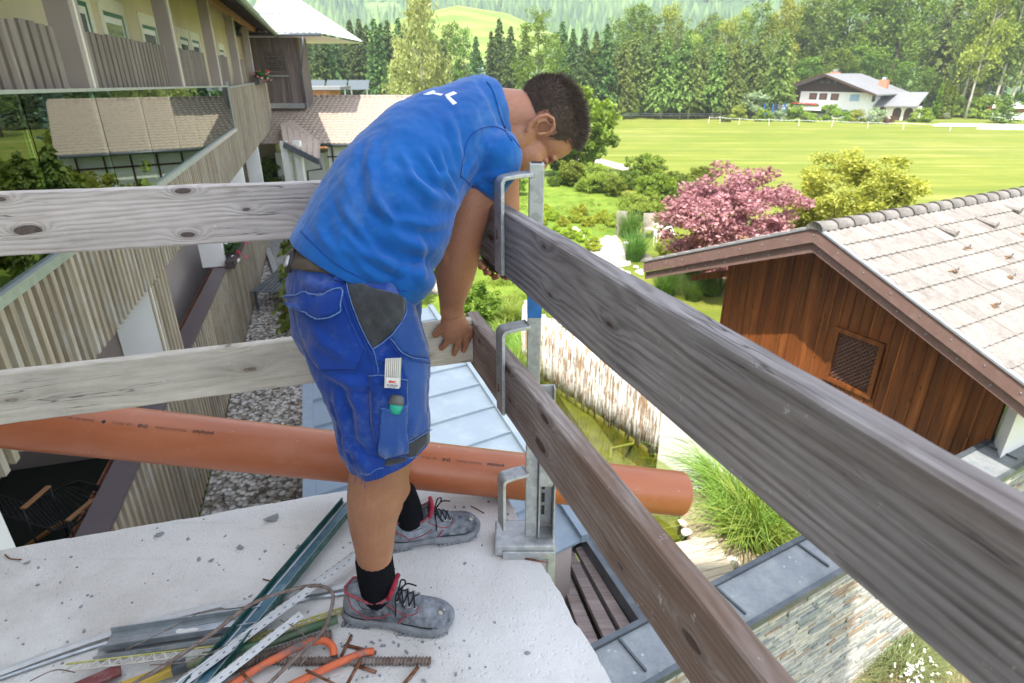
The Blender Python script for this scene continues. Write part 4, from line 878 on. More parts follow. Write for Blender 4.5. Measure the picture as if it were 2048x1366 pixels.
# copper coloured shed and solar rows beyond the ridge
p0, p1 = at_y(600, 193, 56), at_y(661, 180, 56)
sh = thing('garden_shed', 'small orange board shed with flat grey roof beyond the tiled roof', 'shed', ((p0.x + p1.x) / 2, 57, G)); x = p0.x
while x < p1.x: mb = MB(); mb.box((x + .15, 56, (G + p1.z) / 2), (.28, .05, p1.z - G)); mb.build('board', M_orangewall, sh); x += .3
mb = MB(); mb.box(((p0.x + p1.x) / 2 + .3, 57.2, p1.z + .15), (p1.x - p0.x + 1.4, 3.6, .25)); mb.build('roof', M_roofg, sh); mb = MB(); mb.box(((p0.x + p1.x) / 2, 57.6, (G + p1.z) / 2), (p1.x - p0.x, 3, p1.z - G)); mb.build('wall', M_orangewall, sh)
for k, (xa, xb) in enumerate(((600, 645), (650, 690), (694, 735))):
    a, b_ = at_y(xa, 168, 76), at_y(xb, 160, 76); mb = MB(); mb.hexa([(a.x, 76, a.z - .6), (b_.x, 76, a.z - .6), (b_.x, 76.1, a.z - .6), (a.x, 76.1, a.z - .6)], [(a.x, 77, b_.z), (b_.x, 77, b_.z), (b_.x, 77.1, b_.z), (a.x, 77.1, b_.z)])
    t = thing('solar_panel_row', ('leftmost', 'middle', 'rightmost')[k] + ' of three blue grey solar panel rows beyond the orange shed', 'solar panels', ((a.x + b_.x) / 2, 76, G)); mb.build('panel', M_solar, t); mb = MB()
    for xx in (a.x + .3, b_.x - .3): mb.tube([(xx, 76.6, G), (xx, 76.6, a.z - .1)], .08, 6)
    mb.build('support', M_alu, t)

# ------------------------------------------------------------------ chalet
CT = 98.; CK = 1.45; CP = at_t(1655, 147, CT); CA = Vector((.66, -.75, 0)).normalized(); CD = Vector((.75, .66, 0)).normalized()
def cw(a, d, z): v = CP + CA * (a * CK) + CD * (d * CK); return Vector((v.x, v.y, z))
chal = thing('chalet_house', 'white alpine chalet with dark timber gable and flowered balcony across the meadow', 'house', cw(0, 5, G))
def cbox(mb, a0, a1, d0, d1, z0, z1): return mb.hexa([cw(a0, d0, z0), cw(a1, d0, z0), cw(a1, d1, z0), cw(a0, d1, z0)], [cw(a0, d0, z1), cw(a1, d0, z1), cw(a1, d1, z1), cw(a0, d1, z1)])
def cpart(name, mat, boxes, parent=None):
    mb = MB(); [cbox(mb, *b) for b in boxes]; return mb.build(name, mat, parent or chal)
zp = CP.z; W1 = 5.85; ct_ = .345 * 1.45; ev = zp - W1 * ct_
for s_ in (-1, 1):
    mb = MB(); w_ = W1 + .1; mb.hexa([cw(0, -1.0, zp - .2), cw(s_ * w_, -1.0, zp - .2 - w_ * ct_), cw(s_ * w_, 9.6, zp - .2 - w_ * ct_), cw(0, 9.6, zp - .2)], [cw(0, -1.0, zp), cw(s_ * w_, -1., zp - w_ * ct_), cw(s_ * w_, 9.6, zp - w_ * ct_), cw(0, 9.6, zp)]); mb.build('roof', M_roofg, chal)
    mb = MB(); mb.bar(cw(0, -1.02, zp - .12), cw(s_ * w_, -1.02, zp - .12 - w_ * ct_), .06, .34); mb.build('fascia', W_dark, chal)
wL, wR = -4.7, 4.6; z1_ = ev + .25; zb = z1_ - 2.55
mb = MB(); mb.prism([cw(wL, .8, z1_ - .1), cw(wR, .8, z1_ - .1), cw(wR, .8, zp - wR * ct_ - .22), cw(0, .8, zp - .22), cw(wL, .8, zp + wL * ct_ - .22)], CD * .2); mb.build('gable_cladding', W_dark, chal)
cpart('wall', M_white, [(-3.0, wR, .82, 9.2, zb, z1_ - .1), (wL, wR, .85, 9.2, G, zb)]); cpart('wall', W_dark, [(wL, -3.0, .83, 9.2, zb, z1_ - .1)])['label'] = 'dark timber wall behind the balcony'
cpart('balcony', M_white, [(wL - .8, 1.2, -1.2, -1.0, zb - .35, zb + .55), (wL - .8, 1.2, -1.0, .8, zb - .35, zb - .15), (wL - .8, wL - .6, -1., .8, zb - .15, zb + .55)])
def cwin(a0, a1, z0, z1, pane, frame, d=.8): f = cpart('window', frame, [(a0, a1, d - .03, d + .03, z0, z1)]); cpart('pane', pane, [(a0 + .1, a1 - .1, d - .05, d - .03, z0 + .1, z1 - .1)], f)
for a in (-1.9, -.75, .55): cwin(a, a + .85, z1_ - 1.35, z1_ - .35, simple('brown_curtain', (.18, .09, .06), .6) if a == -1.9 else bpy.data.materials['brown_curtain'], W_dark)
cwin(3.0 - .45, 3.0 + .75, z1_ - 1.5, z1_ - .3, M_paneb, M_fr); cwin(2.0, 2.8, G + .5, G + 1.5, M_pane, M_fr); cwin(3.1, 3.9, G + .5, G + 1.5, M_pane, M_fr); cwin(-4.2, -3.4, z1_ - 1.5, z1_ - .4, M_pane, W_dark); cwin(-1.4, .4, G + .6, G + 1.7, M_pane, M_fr)
for a in (-.75, .0, .75): cwin(a - .25, a + .25, zp - 1.6, zp - 1.0, M_pane, W_dark, .78)
mb = MB(); mb.prism([cw(-4.3 + .85 + .85 * math.cos(t * math.pi / 8), .8, G + .6 + .95 * math.sin(t * math.pi / 8)) for t in range(9)] + [cw(-4.3, .8, G), cw(-2.6, .8, G)], CD * .04 * -1); mb.build('arch', M_pane, chal)
for d_ in (1.8, 4.2):
    mb = MB(); mb.hexa([cw(wR + .01, d_, z1_ - 1.5), cw(wR + .04, d_, z1_ - 1.5), cw(wR + .04, d_ + .9, z1_ - 1.5), cw(wR + .01, d_ + .9, z1_ - 1.5)], [cw(wR + .01, d_, z1_ - .3), cw(wR + .04, d_, z1_ - .3), cw(wR + .04, d_ + .9, z1_ - .3), cw(wR + .01, d_ + .9, z1_ - .3)]); mb.build('window', M_pane, chal)
for a, d_, lab in ((-1.2, 3.5, 'left'), (3.6, 5.5, 'right')):
    c = cpart('chimney', M_brick, [(a, a + .9, d_, d_ + .7, zp - abs(a) * ct_ - .6, zp - abs(a) * ct_ + .85)]); cpart('chimney_cap', M_alu, [(a + .25, a + .65, d_ + .1, d_ + .6, zp - abs(a) * ct_ + .9, zp - abs(a) * ct_ + 1.25)], c)
rr = random.Random(3); f = MB()
for i in range(90): f.box(cw(rr.uniform(-3.2, .2), -1.2 + rr.uniform(-.15, .1), zb + .6 + rr.uniform(-.12, .15)), (.14, .14, .12), rz=rr.uniform(0, 3))
o = f.build('balcony_flowers', M_flower_r, chal); o['kind'] = 'stuff'; cpart('flower_trough', L_geran, [(-3.3, .3, -1.32, -1.2, zb + .35, zb + .6)])
# annex
ann = thing('chalet_annex', 'low garage wing with grey pitched roof and arched doors beside the chalet', 'house', cw(8, 6, G))
AD0, AD1 = 3.0, 8.0
def ap(px, py, d): return at_pl(px, py, cw(0, d, 0), CD)
e0, e1 = ap(1742, 212, 2.6), ap(1836, 212, 2.6); r0, r1 = ap(1764, 184, 5.6), ap(1858, 184, 5.6)
mb = MB(); mb.hexa([e0 - Vector((0,0,.15)), e1 - Vector((0,0,.15)), r1 - Vector((0,0,.15)), r0 - Vector((0,0,.15))], [e0, e1, r1, r0]); mb.build('roof', M_roofg, ann)
w0, w1 = e0 + CD * .8 + CA * .4, e1 + CD * .8 - CA * .2
mb = MB(); mb.hexa([Vector((w0.x, w0.y, G)), Vector((w1.x, w1.y, G)), Vector(((w1 + CD * 2).x, (w1 + CD * 2).y, G)), Vector(((w0 + CD * 2).x, (w0 + CD * 2).y, G))], [w0 - Vector((0, 0, .1)), w1 - Vector((0, 0, .1)), w1 + CD * 2 - Vector((0, 0, .1)), w0 + CD * 2 - Vector((0, 0, .1))]); mb.build('wall', M_cream, ann)
for f_ in (.18, .55, .82):
    c0 = w0.lerp(w1, f_); mb = MB(); r_ = .62; mb.prism([Vector((c0.x, c0.y, G + 1.3)) + CA * (r_ * math.cos(t * math.pi / 8)) + Vector((0, 0, r_ * math.sin(t * math.pi / 8))) for t in range(9)] + [Vector((c0.x, c0.y, G)) - CA * r_, Vector((c0.x, c0.y, G)) + CA * r_], CD * -.03); mb.build('door', W_dark, ann)
# trampoline-like blue play frame left of chalet
p = at_t(1548, 226, 97); t = thing('trampoline', 'small blue trampoline with net beside the hedge left of the chalet', 'trampoline', (p.x, p.y, G)); mb = MB()
for k in range(6): an = k * 1.047; mb.tube([(p.x + 1.7 * math.cos(an), p.y + 1.5 * math.sin(an), G), (p.x + 1.7 * math.cos(an), p.y + 1.5 * math.sin(an), G + 2.5)], .07, 6)
mb.build('pole', simple('blue_foam', (.03, .16, .5), .6), t); mb = MB(); mb.tube([(p.x + 1.7 * math.cos(k * .524), p.y + 1.5 * math.sin(k * .524), G + .9) for k in range(13)], .12, 6); mb.build('ring', bpy.data.materials['blue_foam'], t)
# hedge bushes in front of chalet
hb = [(1449, 238, 15, 'olive green bush leftmost in the row before the chalet', 0, .8), (1474, 234, 30, 'wide bright bush with white blossom second in the row before the chalet', 2, .8), (1527, 237, 30, 'brownish green bush below the blue trampoline', 1, .75), (1557, 236, 24, 'pale green bush right of the brownish one', 9, .8), (1592, 237, 40, 'long rounded green bush before the chalet arch', 1, .6), (1622, 238, 18, 'small light bush before the chalet basement', 2, .8), (1655, 235, 36, 'tall rounded green bush before the chalet centre', 1, .9), (1687, 238, 26, 'mid green bush before the lower chalet windows', 1, .8), (1712, 239, 26, 'bright green bush under the right chalet window', 2, .8),
      (1748, 240, 32, 'pale cream green bush at the chalet corner', 9, .8), (1774, 242, 16, 'small reddish brown bush at the chalet corner', 8, 1.), (1786, 228, 36, 'big round green bush before the annex', 1, 1.), (1838, 238, 34, 'dense mid green bush before the annex end', 1, .75), (1856, 215, 50, 'large yellow green tree bush right of the annex', 2, 1.15)]
mats = {8: crown_mesh('bush_mesh', 61, L_brown, .5, .5, .42, 24, 80, .045, .3), 9: crown_mesh('bush_mesh', 62, L_pale, .5, .5, .42, 24, 80, .045, .3)}
for px, py, wpx, lab, k, asp in hb:
    p = at_z(px, py + 6, G); t_ = (p - CAM).dot(Vector((0, CO, -SI))); s = wpx / FPX * t_ * 1.45
    tree('bush', lab, 'bush', mats.get(k) or BUSH[k], None, (p.x, p.y, G), s, crown_z=s * .3 * asp)
p = at_t(1508, 225, 98); tree('willow_bush', 'tall pale grey green willow left of the chalet', 'tree', mats[9], TRK[0], (p.x, p.y, G), 4.2, 5.0, crown_z=2.6)
p = at_t(1563, 215, 112); tree('round_tree', 'round dark green tree tucked at the left chalet corner', 'tree', BUSH[1], None, (p.x, p.y, G), 7.5, crown_z=3.7)
THU = conifer_mesh('thuja_mesh', 71, L_shrub, r=.11, n=30, bot=.0, droop=-.9, s=.03)
for k, (px, ty) in enumerate(((1868, 176), (1877, 172), (1887, 178), (1896, 178))):
    p = at_t(px, 235, 99); h = (238 - ty) / FPX * 99
    tree('thuja_tree', 'narrow columnar thuja right of the annex, ' + ('first', 'second', 'third', 'fourth')[k] + ' from the left', 'tree', THU, None, (p.x, p.y, G), h * 1.05, h * 1.2)
SMC = conifer_mesh('small_conifer_mesh', 72, L_spruce2, r=.42, n=14, bot=.05, s=.035, droop=-.05)
p = at_z(2003, 246, G); tree('small_pine_tree', 'small dark spreading pine before the house at the right edge', 'tree', SMC, TRK[0], (p.x, p.y, G), 4.2, 5.2)
p = at_z(1890, 246, G); tree('flowering_rose', 'thin cream flowering rose right of the thujas', 'shrub', mats[9], None, (p.x, p.y, G), 1.2, 1.0, crown_z=1.1)
# low white walls and house at the right edge
mb = MB(); a, b_ = at_z(1866, 252, G), at_z(1950, 253, G); mb.bar(a + Vector((0, 0, .12)), b_ + Vector((0, 0, .12)), .3, .24); top(mb, 'low_wall', M_white, 'low white wall between the thujas and the right hand garden', 'wall', a)
mb = MB(); a, b_ = at_z(1958, 258, G), at_z(2110, 261, G); mb.bar(a + Vector((0, 0, .15)), b_ + Vector((0, 0, .15)), .3, .3); mb.bar(a, a + Vector((0, 0, .7)), .4, .4); c_ = a.lerp(b_, .36); mb.bar(c_, c_ + Vector((0, 0, .7)), .4, .4); top(mb, 'low_wall', M_white, 'low white garden wall with piers at the right edge', 'wall', a)
hs = thing('bungalow_house', 'small house with sunlit white roof at the right edge of the meadow', 'house', at_t(2040, 235, 96)); 
a, b_ = at_t(1985, 214, 98), at_t(2130, 214, 98); a2, b2 = at_t(1992, 196, 103), at_t(2130, 196, 103)
mb = MB(); mb.hexa([a - Vector((0, 0, .2)), b_ - Vector((0, 0, .2)), b2 - Vector((0, 0, .2)), a2 - Vector((0, 0, .2))], [a, b_, b2, a2]); mb.build('roof', M_roofw, hs)
mb = MB(); mb.hexa([Vector((a.x + .8, a.y + 1, G)), Vector((b_.x, b_.y + 1, G)), Vector((b_.x, b_.y + 3, G)), Vector((a.x + .8, a.y + 3, G))], [Vector((a.x + .8, a.y + 1, a.z)), Vector((b_.x, b_.y + 1, a.z)), Vector((b_.x, b_.y + 3, a.z)), Vector((a.x + .8, a.y + 3, a.z))]); mb.build('wall', W_orange, hs)
mb = MB(); mb.bar(Vector((a.x, a.y - .5, G + .5)), Vector((b_.x, b_.y - .5, G + .5)), .3, 1.); mb.build('terrace_wall', M_white, hs)
# electric tape fence along the meadow
fc = thing('tape_fence', 'white tape pasture fence with leaning posts along the hedge', 'fence', at_z(1600, 247, G)); pts = [at_z(x, y, G) for x, y in ((1417, 246), (1440, 246), (1478, 249), (1538, 251), (1597, 252), (1663, 254), (1735, 257), (1806, 259), (1900, 262))]
for p in pts: mb = MB(); mb.tube([p, p + Vector((random.uniform(-.25, .25), 0, .95))], .035, 5); mb.build('post', M_white, fc)
for a, b_ in zip(pts[:-1], pts[1:]):
    mb = MB(); mb.tube([a + Vector((0, 0, .8)), (a + b_) / 2 + Vector((0, 0, .72)), b_ + Vector((0, 0, .8))], .022, 4, rb=.05); mb.build('tape', M_white, fc)
mb = MB(); mb.bar(at_z(1245, 233, G) + Vector((0, 0, .5)), at_z(1440, 234, G) + Vector((0, 0, .5)), .05, .12); mb.bar(at_z(1245, 233, G) + Vector((0, 0, .2)), at_z(1440, 234, G) + Vector((0, 0, .2)), .05, .1); top(mb, 'pasture_rail', M_white, 'thin white rail running under the far meadow spruces', 'fence', at_z(1300, 233, G))

# ------------------------------------------------------------------ garden plants
RED = [crown_mesh('red_maple_mesh', 85, L_red, .5, .5, .42, 170, 150, .0145, .14, .2, .6)]
YEL = crown_mesh('yellow_maple_mesh', 82, L_yellow, .5, .5, .45, 150, 140, .016, .14, .3, .6)
RND = crown_mesh('round_tree_mesh', 83, L_shrub, .5, .5, .5, 130, 110, .026, .16, .2)
p = at_t(1438, 590, 20.7); tree('red_maple_tree', 'dusky pink leaved maple spreading behind the barn gable', 'tree', RED[0], None, (p.x, p.y, G), 5.2, crown_z=2.35)
q = MB(); [q.tube([(p.x, p.y, G), (p.x + .5 * math.cos(a), p.y + .5 * math.sin(a), G + 1), (p.x + 1.6 * math.cos(a), p.y + 1.6 * math.sin(a), G + 2.6)], [.07, .05, .015], 6) for a in (0, 1.3, 2.6, 3.9, 5.1)]
q.build('trunk', M_bark, bpy.data.objects['red_maple_tree'], True)
p = at_t(1668, 545, 21.5); y_ = tree('yellow_maple_tree', 'round yellow green maple right of the pink maple', 'tree', YEL, None, (p.x, p.y, G), 4.6, crown_z=2.85)
q = MB(); [q.tube([(p.x, p.y, G), (p.x + .4 * math.cos(a), p.y + .4 * math.sin(a), G + 1), (p.x + 1.4 * math.cos(a), p.y + 1.4 * math.sin(a), G + 3)], [.07, .05, .015], 6) for a in (0, 1.3, 2.6, 3.9, 5.1)]; q.build('trunk', M_bark, y_, True)
p = at_z(1150, 352, G); tree('round_tree', 'full round green tree behind the man\'s head', 'tree', RND, None, (p.x, p.y, G), 6.6, crown_z=3.3)
q = MB(); q.tube([(p.x, p.y, G), (p.x, p.y, G + 2.5)], [.16, .12], 8); q.build('trunk', M_bark, bpy.data.objects['round_tree.001'] if 'round_tree.001' in bpy.data.objects else bpy.data.objects['round_tree'], True)
SH = [crown_mesh('shrub_mesh', 90 + i, m, .5, .5, .42, 70, 150, .023, .2, .3) for i, m in enumerate((L_shrub, L_decid, L_light, L_lime))]
for px, py, w_, lab, k in ((1145, 372, 62, 'light green shrub under the round tree', 0), (1192, 384, 66, 'mixed green shrub in the middle of the row by the gravel path', 2), (1228, 392, 50, 'small shrub where the gravel path ends', 0), (1060, 352, 70, 'dark rounded shrub behind the bracket post', 1), (1028, 390, 50, 'shaded dark green bush beside the post', 1), (1118, 345, 40, 'dark bush at the foot of the round tree', 1),
                      (1290, 372, 78, 'tall feathery green shrub left of the pink maple', 0), (1310, 420, 88, 'broad leaved bush between lawn and pink maple', 0), (1345, 395, 60, 'bluish green bush behind the pink maple', 1), (1275, 440, 60, 'low leafy bush near the ornamental grass', 2), (1395, 560, 90, 'dark bush under the pink maple', 1), (1345, 520, 60, 'leafy plant beside the garden chairs', 2)):
    p = at_z(px, py, G); t_ = (p - CAM).dot(Vector((0, CO, -SI))); s = w_ / FPX * t_ * 1.15; tree('shrub', lab, 'shrub', SH[k], None, (p.x, p.y, G), s, crown_z=s * .36)
rr = random.Random(18)
for i in range(30):
    px, py = rr.uniform(1235, 1400), rr.uniform(372, 455)
    if py > 440 and px < 1290: continue
    p = at_z(px, py, G); t_ = (p - CAM).dot(Vector((0, CO, -SI))); s = rr.uniform(30, 62) / FPX * t_; tree('shrub', 'leafy border shrub in the dense planting left of the pink maple', 'shrub', SH[rr.choice((0, 0, 1, 2))], None, (p.x, p.y, G), s, s * rr.uniform(.8, 1.2), crown_z=s * .33, group='border shrubs left of the pink maple')
for i in range(9):
    px, py = 1105 + i * 17 + rr.uniform(-6, 6), 372 + rr.uniform(-8, 12); p = at_z(px, py, G); t_ = (p - CAM).dot(Vector((0, CO, -SI))); s = rr.uniform(26, 46) / FPX * t_; tree('shrub', 'low shrub in the hedge along the gravel path', 'shrub', SH[rr.choice((0, 1, 2))], None, (p.x, p.y, G), s, s * 1.0, crown_z=s * .33, group='hedge shrubs along the gravel path')
rr = random.Random(8)
for i, (px, py) in enumerate(((1080, 450), (1102, 440), (1125, 452), (1150, 445), (1176, 452), (1202, 446), (1226, 452), (1110, 470), (1140, 476), (1165, 482), (1185, 500), (1205, 440), (1090, 425), (1160, 430))):
    p = at_z(px, py, G); s = rr.uniform(.8, 1.15); tree('ground_cover_plant', 'low lime yellow perennial in the bed below the lawn', 'plant', SH[3], None, (p.x, p.y, G), s, s * .9, crown_z=s * .18, group='lime yellow perennials below the lawn')
GRS = blades_mesh('ornamental_grass_mesh', 1, L_grassd, 520, .3, 1.25, .011, .75); GRF = blades_mesh('fine_grass_mesh', 2, L_grass, 300, .5, 2.0, .026, .95, 6)
for px, py, s, lab in ((1258, 475, 1.2, 'tall green ornamental grass clump nearer the lawn'), (1268, 520, 1.15, 'tall green ornamental grass clump beside the pale path'), (1330, 590, 1.0, 'grass clump just left of the barn eave')):
    p = at_z(px, py, G); o = link('ornamental_grass', GRS); o.location = p; o.scale = (s,) * 3; setp(o, lab, 'grass clump')
for i, (px, py) in enumerate(((1400, 575), (1420, 590), (1385, 600))):
    p = at_z(px, py, G); o = link('ornamental_grass', GRS); o.location = p; o.scale = (.8,) * 3; setp(o, 'short grass tuft in the garden behind the top rail', 'grass clump', group='grass tufts behind the top rail')
for x, y, h, lab in ((-4.3, 18, 5.4, 'garden spruce behind the man, nearest the hotel, mirrored in the railing glass'), (-5.2, 15, 4.6, 'short garden spruce behind the man, mirrored at the left of the glass'), (-3.4, 21, 5.0, 'garden spruce behind the man standing farther from the hotel')):
    tree('spruce_tree', lab, 'tree', SPO[1], TRK[0], (x, y, G), h, h * 1.35)
for x, y, s, k, lab in ((-3.4, 24, 5.6, 0, 'rounded garden shrub behind the man, mirrored in the middle of the glass'), (-4.6, 28, 4.6, 2, 'yellowish garden shrub behind the man, mirrored right of the spruces'), (-2.6, 29, 5.4, 1, 'dark garden shrub behind the man near the farm building wall')):
    tree('shrub', lab, 'shrub', SH[k], None, (x, y, G), s, s * .9, crown_z=s * .36)
# dark little conifer by the hand
DC = crown_mesh('dwarf_conifer_mesh', 95, L_shrub, .5, .5, .62, 60, 110, .03, .2, .25)
p = at_z(955, 655, G); tree('dwarf_conifer', 'dense green dwarf conifer between the man\'s arm and the log fence', 'tree', DC, None, (p.x, p.y, G), 1.35, 1.5, crown_z=.7)
BM = SH[1]
for px, py, s, lab in ((1005, 665, .7, 'grassy clump left of the log fence'), (890, 560, 1.0, 'shadowed bush between the man\'s belly and forearm'), (1050, 755, .55, 'green plants at the left end of the pond'), (1110, 765, .35, 'small leafy plant at the left pond corner'), (1052, 700, .6, 'leafy plant growing before the log fence')):
    p = at_z(px, py, G); tree('shrub', lab, 'shrub', SH[0] if s < .9 else BM, None, (p.x, p.y, G), s * 1.3, s * 1.1, crown_z=s * .4)
for i, (px, py) in enumerate(((1003, 690), (1020, 640), (1040, 720), (1060, 735), (1030, 760))):
    p = at_z(px, py, G); o = link('grass_clump', GRF); o.location = p; o.scale = (.42,) * 3; setp(o, 'tuft of bright grass at the foot of the log fence', 'grass clump', group='tufts at the foot of the log fence')
# stones
bS = simple('white_stone', (.72, .69, .64), .9, var=.2, scale=6, bump=.4, bscale=8, bdist=.05); bS2 = simple('grey_boulder', (.3, .28, .24), .9, var=.35, scale=5, bump=.5, bscale=8, bdist=.05)
def stone_mesh(name, mat, seed, n=2):
    bm = bmesh.new(); bmesh.ops.create_icosphere(bm, subdivisions=n, radius=.5)
    for v in bm.verts: k = 1 + .45 * mnoise.noise(v.co * 1.8 + Vector((seed, 0, 0))); v.co = Vector((v.co.x * k, v.co.y * k * .8, v.co.z * k * .6))
    me = bpy.data.meshes.new(name); bm.to_mesh(me); bm.free(); me.materials.append(mat); return me
ST = [stone_mesh('stone_mesh', bS, i) for i in range(4)]; STG = [stone_mesh('stone_mesh', bS2, i) for i in range(3)]
for i in range(34):
    px, py = rr.choice(((1150, 462), (1168, 474), (1195, 480), (1215, 474), (1240, 484), (1310, 448), (1330, 455), (1275, 540), (1240, 545)));
    p = at_z(px + rr.uniform(-16, 16), py + rr.uniform(-7, 7), G + .05); o = link('garden_stone', rr.choice(ST)); o.location = p; s = rr.uniform(.18, .42); o.scale = (s, s, s); o.rotation_euler = (0, 0, rr.uniform(0, 6)); setp(o, 'white stone edging the garden beds near the pale path', 'stone', group='white stones edging the garden beds')
for px, py, s, lab in ((855, 575, 1.3, 'grey boulder seen between the man\'s shorts and forearm'), (1290, 515, .6, 'grey boulder beside the grass clump')):
    p = at_z(px, py, G + .1); o = link('boulder', STG[0]); o.location = p; o.scale = (s,) * 3; setp(o, lab, 'boulder')
# garden seats beside grass
for px, py, lab in ((1243, 470, 'small wooden block chair left in the garden'), (1296, 475, 'small wooden block chair right in the garden')):
    p = at_z(px, py, G); t = thing('garden_chair', lab, 'chair', p); W = woodmat('pale_grey_wood', (.4, .34, .3), (.55, .48, .43), axis=2) if 'pale_grey_wood' not in bpy.data.materials else bpy.data.materials['pale_grey_wood']
    mb = MB(); mb.box((0, 0, .4), (.5, .5, .06)); mb.build('seat', W, t, local=True); mb = MB(); mb.box((0, .22, .75), (.5, .06, .65)); mb.build('backrest', W, t, local=True)
    for sx in (-1, 1):
        for sy in (-1, 1): mb = MB(); mb.box((sx * .22, sy * .22, .19), (.06, .06, .37)); mb.build('leg', W, t, local=True)
p = at_z(1330, 497, G); t = thing('lounger', 'white slatted lounger end beside the pink shrub', 'lounger', p); mb = MB()
for k in range(5): mb.tube([(-.4, k * .12, .5 + k * .05), (.4, k * .12, .5 + k * .05)], .022, 6)
mb.build('slats', M_fr, t, local=True); mb = MB()
for sx in (-.4, .4): mb.tube([(sx, 0, 0), (sx, 0, .5), (sx, .5, .7), (sx, .5, 0)], .02, 6)
mb.build('frame', M_fr, t, local=True)
p = at_z(1335, 515, G); tree('shrub', 'low pink leaved shrub before the lounger', 'shrub', RED[0], None, (p.x, p.y, G), 1.5, .8, crown_z=.25)
# reed clump by the pond
pr_ = [at_z(x, y, G + .02) for x, y in ((1462, 1000), (1485, 1030), (1505, 1065), (1445, 985), (1528, 1090), (1478, 1075))]
for i, p in enumerate(pr_):
    o = link('reed_clump', GRF); o.location = p; o.scale = (.6 + .08 * math.sin(i * 2),) * 3; o.rotation_euler = (0, 0, i * 1.1); setp(o, 'clump of long arching green reeds by the deck, ' + ('left one behind the pipe end', 'second from the left', 'middle one nearest the white wall', 'farthest one towards the log fence', 'rightmost one by the metal coping', 'front one hanging over the bed edge')[i], 'reed clump', group='arching reeds by the deck')
pl = thing('planting_bed', 'round gravelly planting bed with stone edge under the reeds', 'flower bed', at_z(1480, 1050, G)); c = (pr_[1] + pr_[2]) / 2
mb = MB(); mb.lathe([(1.1, -.6), (1.12, .0), (1.0, .05), (.2, .07)], c - Vector((0, 0, .02)), 26); mb.build('soil', simple('bed_gravel', (.32, .25, .17), .95, var=.5, scale=30, bump=.8, bscale=30, bdist=.03), pl)
for k in range(30):
    an = k * .2094; o = link('edge_stone', (ST + STG)[k % 7], None, pl); o.location = c + Vector((1.1 * math.cos(an), 1.1 * math.sin(an), .02)) - ORG[pl]; s = rr.uniform(.14, .24); o.scale = (s,) * 3; o.rotation_euler = (0, 0, k)
for px, py, s, lab in ((1466, 1122, .28, 'white stone in the shallow water beside the deck'), (1476, 1128, .2, 'smaller white stone touching the one beside the deck')):
    o = link('garden_stone', ST[1]); o.location = at_z(px, py, G - .0); o.scale = (s,) * 3; setp(o, lab, 'stone')
# plants at the foot of the slate wall
GSG = blades_mesh('sage_grass_mesh', 5, L_sage, 380, .3, .75, .006, 1.1); STRW = blades_mesh('straw_mesh', 6, L_straw, 900, .55, .38, .006, 2.2)
for i, (px, py, s, lab) in enumerate(((1792, 1330, 1., 'sage green grass tuft at the foot of the slate wall, left one'), (1822, 1300, 1.1, 'sage green grass tuft at the foot of the slate wall, middle one'), (1858, 1290, 1.0, 'sage green grass tuft at the foot of the slate wall, right one'), (1775, 1375, 1., 'sage green grass tuft at the bottom frame edge'), (1800, 1355, .9, 'short sage grass tuft among the white flowers'))):
    o = link('grass_tuft', GSG); o.location = at_z(px, py, G + .02); o.scale = (s,) * 3; setp(o, lab, 'grass clump')
for i, (px, py, s) in enumerate(((1880, 1375, 1.2), (1915, 1350, 1.2), (1850, 1395, 1.2), (1900, 1400, 1.2), (1860, 1345, .9))):
    o = link('straw_mulch', STRW); o.location = at_z(px, py, G + .02); o.scale = (s,) * 3; setp(o, 'heap of dry straw coloured grass beside the slate wall', 'straw', group='dry grass heaps beside the slate wall')
WF = MB()
for i in range(46):
    q = at_z(1825 + rr.gauss(0, 24), 1335 + rr.gauss(0, 22), G + rr.uniform(.3, .5))
    for k in range(4): WF.box(q + Vector((rr.uniform(-.018, .018), rr.uniform(-.018, .018), rr.uniform(-.01, .01))), (.018, .014, .01), rz=rr.uniform(0, 3))
top(WF, 'white_flowers', M_flower_w, 'small white flowers dotted through the sage grass', 'flowers', at_z(1825, 1335, G), kind='stuff')
# lawn tufts: short real blades near the pond
TF = blades_mesh('lawn_tuft_mesh', 9, L_shrub, 60, .35, .16, .008, 1.0, 2)
src = MB(); rgt = random.Random(12); vs_ = []; fs_ = []
tv = [v.co.copy() for v in TF.vertices]; tf = [tuple(p_.vertices) for p_ in TF.polygons]
for i in range(330):
    px, py = rgt.uniform(960, 1290), rgt.uniform(385, 650)
    if px > 1110 and py > 470: continue
    q = at_z(px, py, G); sc_ = rgt.uniform(.8, 1.5); an = rgt.uniform(0, 6.28); ca, sa = math.cos(an) * sc_, math.sin(an) * sc_; b0 = len(vs_)
    vs_ += [(q.x + v.x * ca - v.y * sa, q.y + v.x * sa + v.y * ca, q.z + v.z * sc_) for v in tv]; fs_ += [tuple(j + b0 for j in f_) for f_ in tf]
me = bpy.data.meshes.new('lawn_tufts'); me.from_pydata(vs_, [], fs_); me.materials.append(L_shrub); o = link('lawn_tufts', me); o['kind'] = 'stuff'
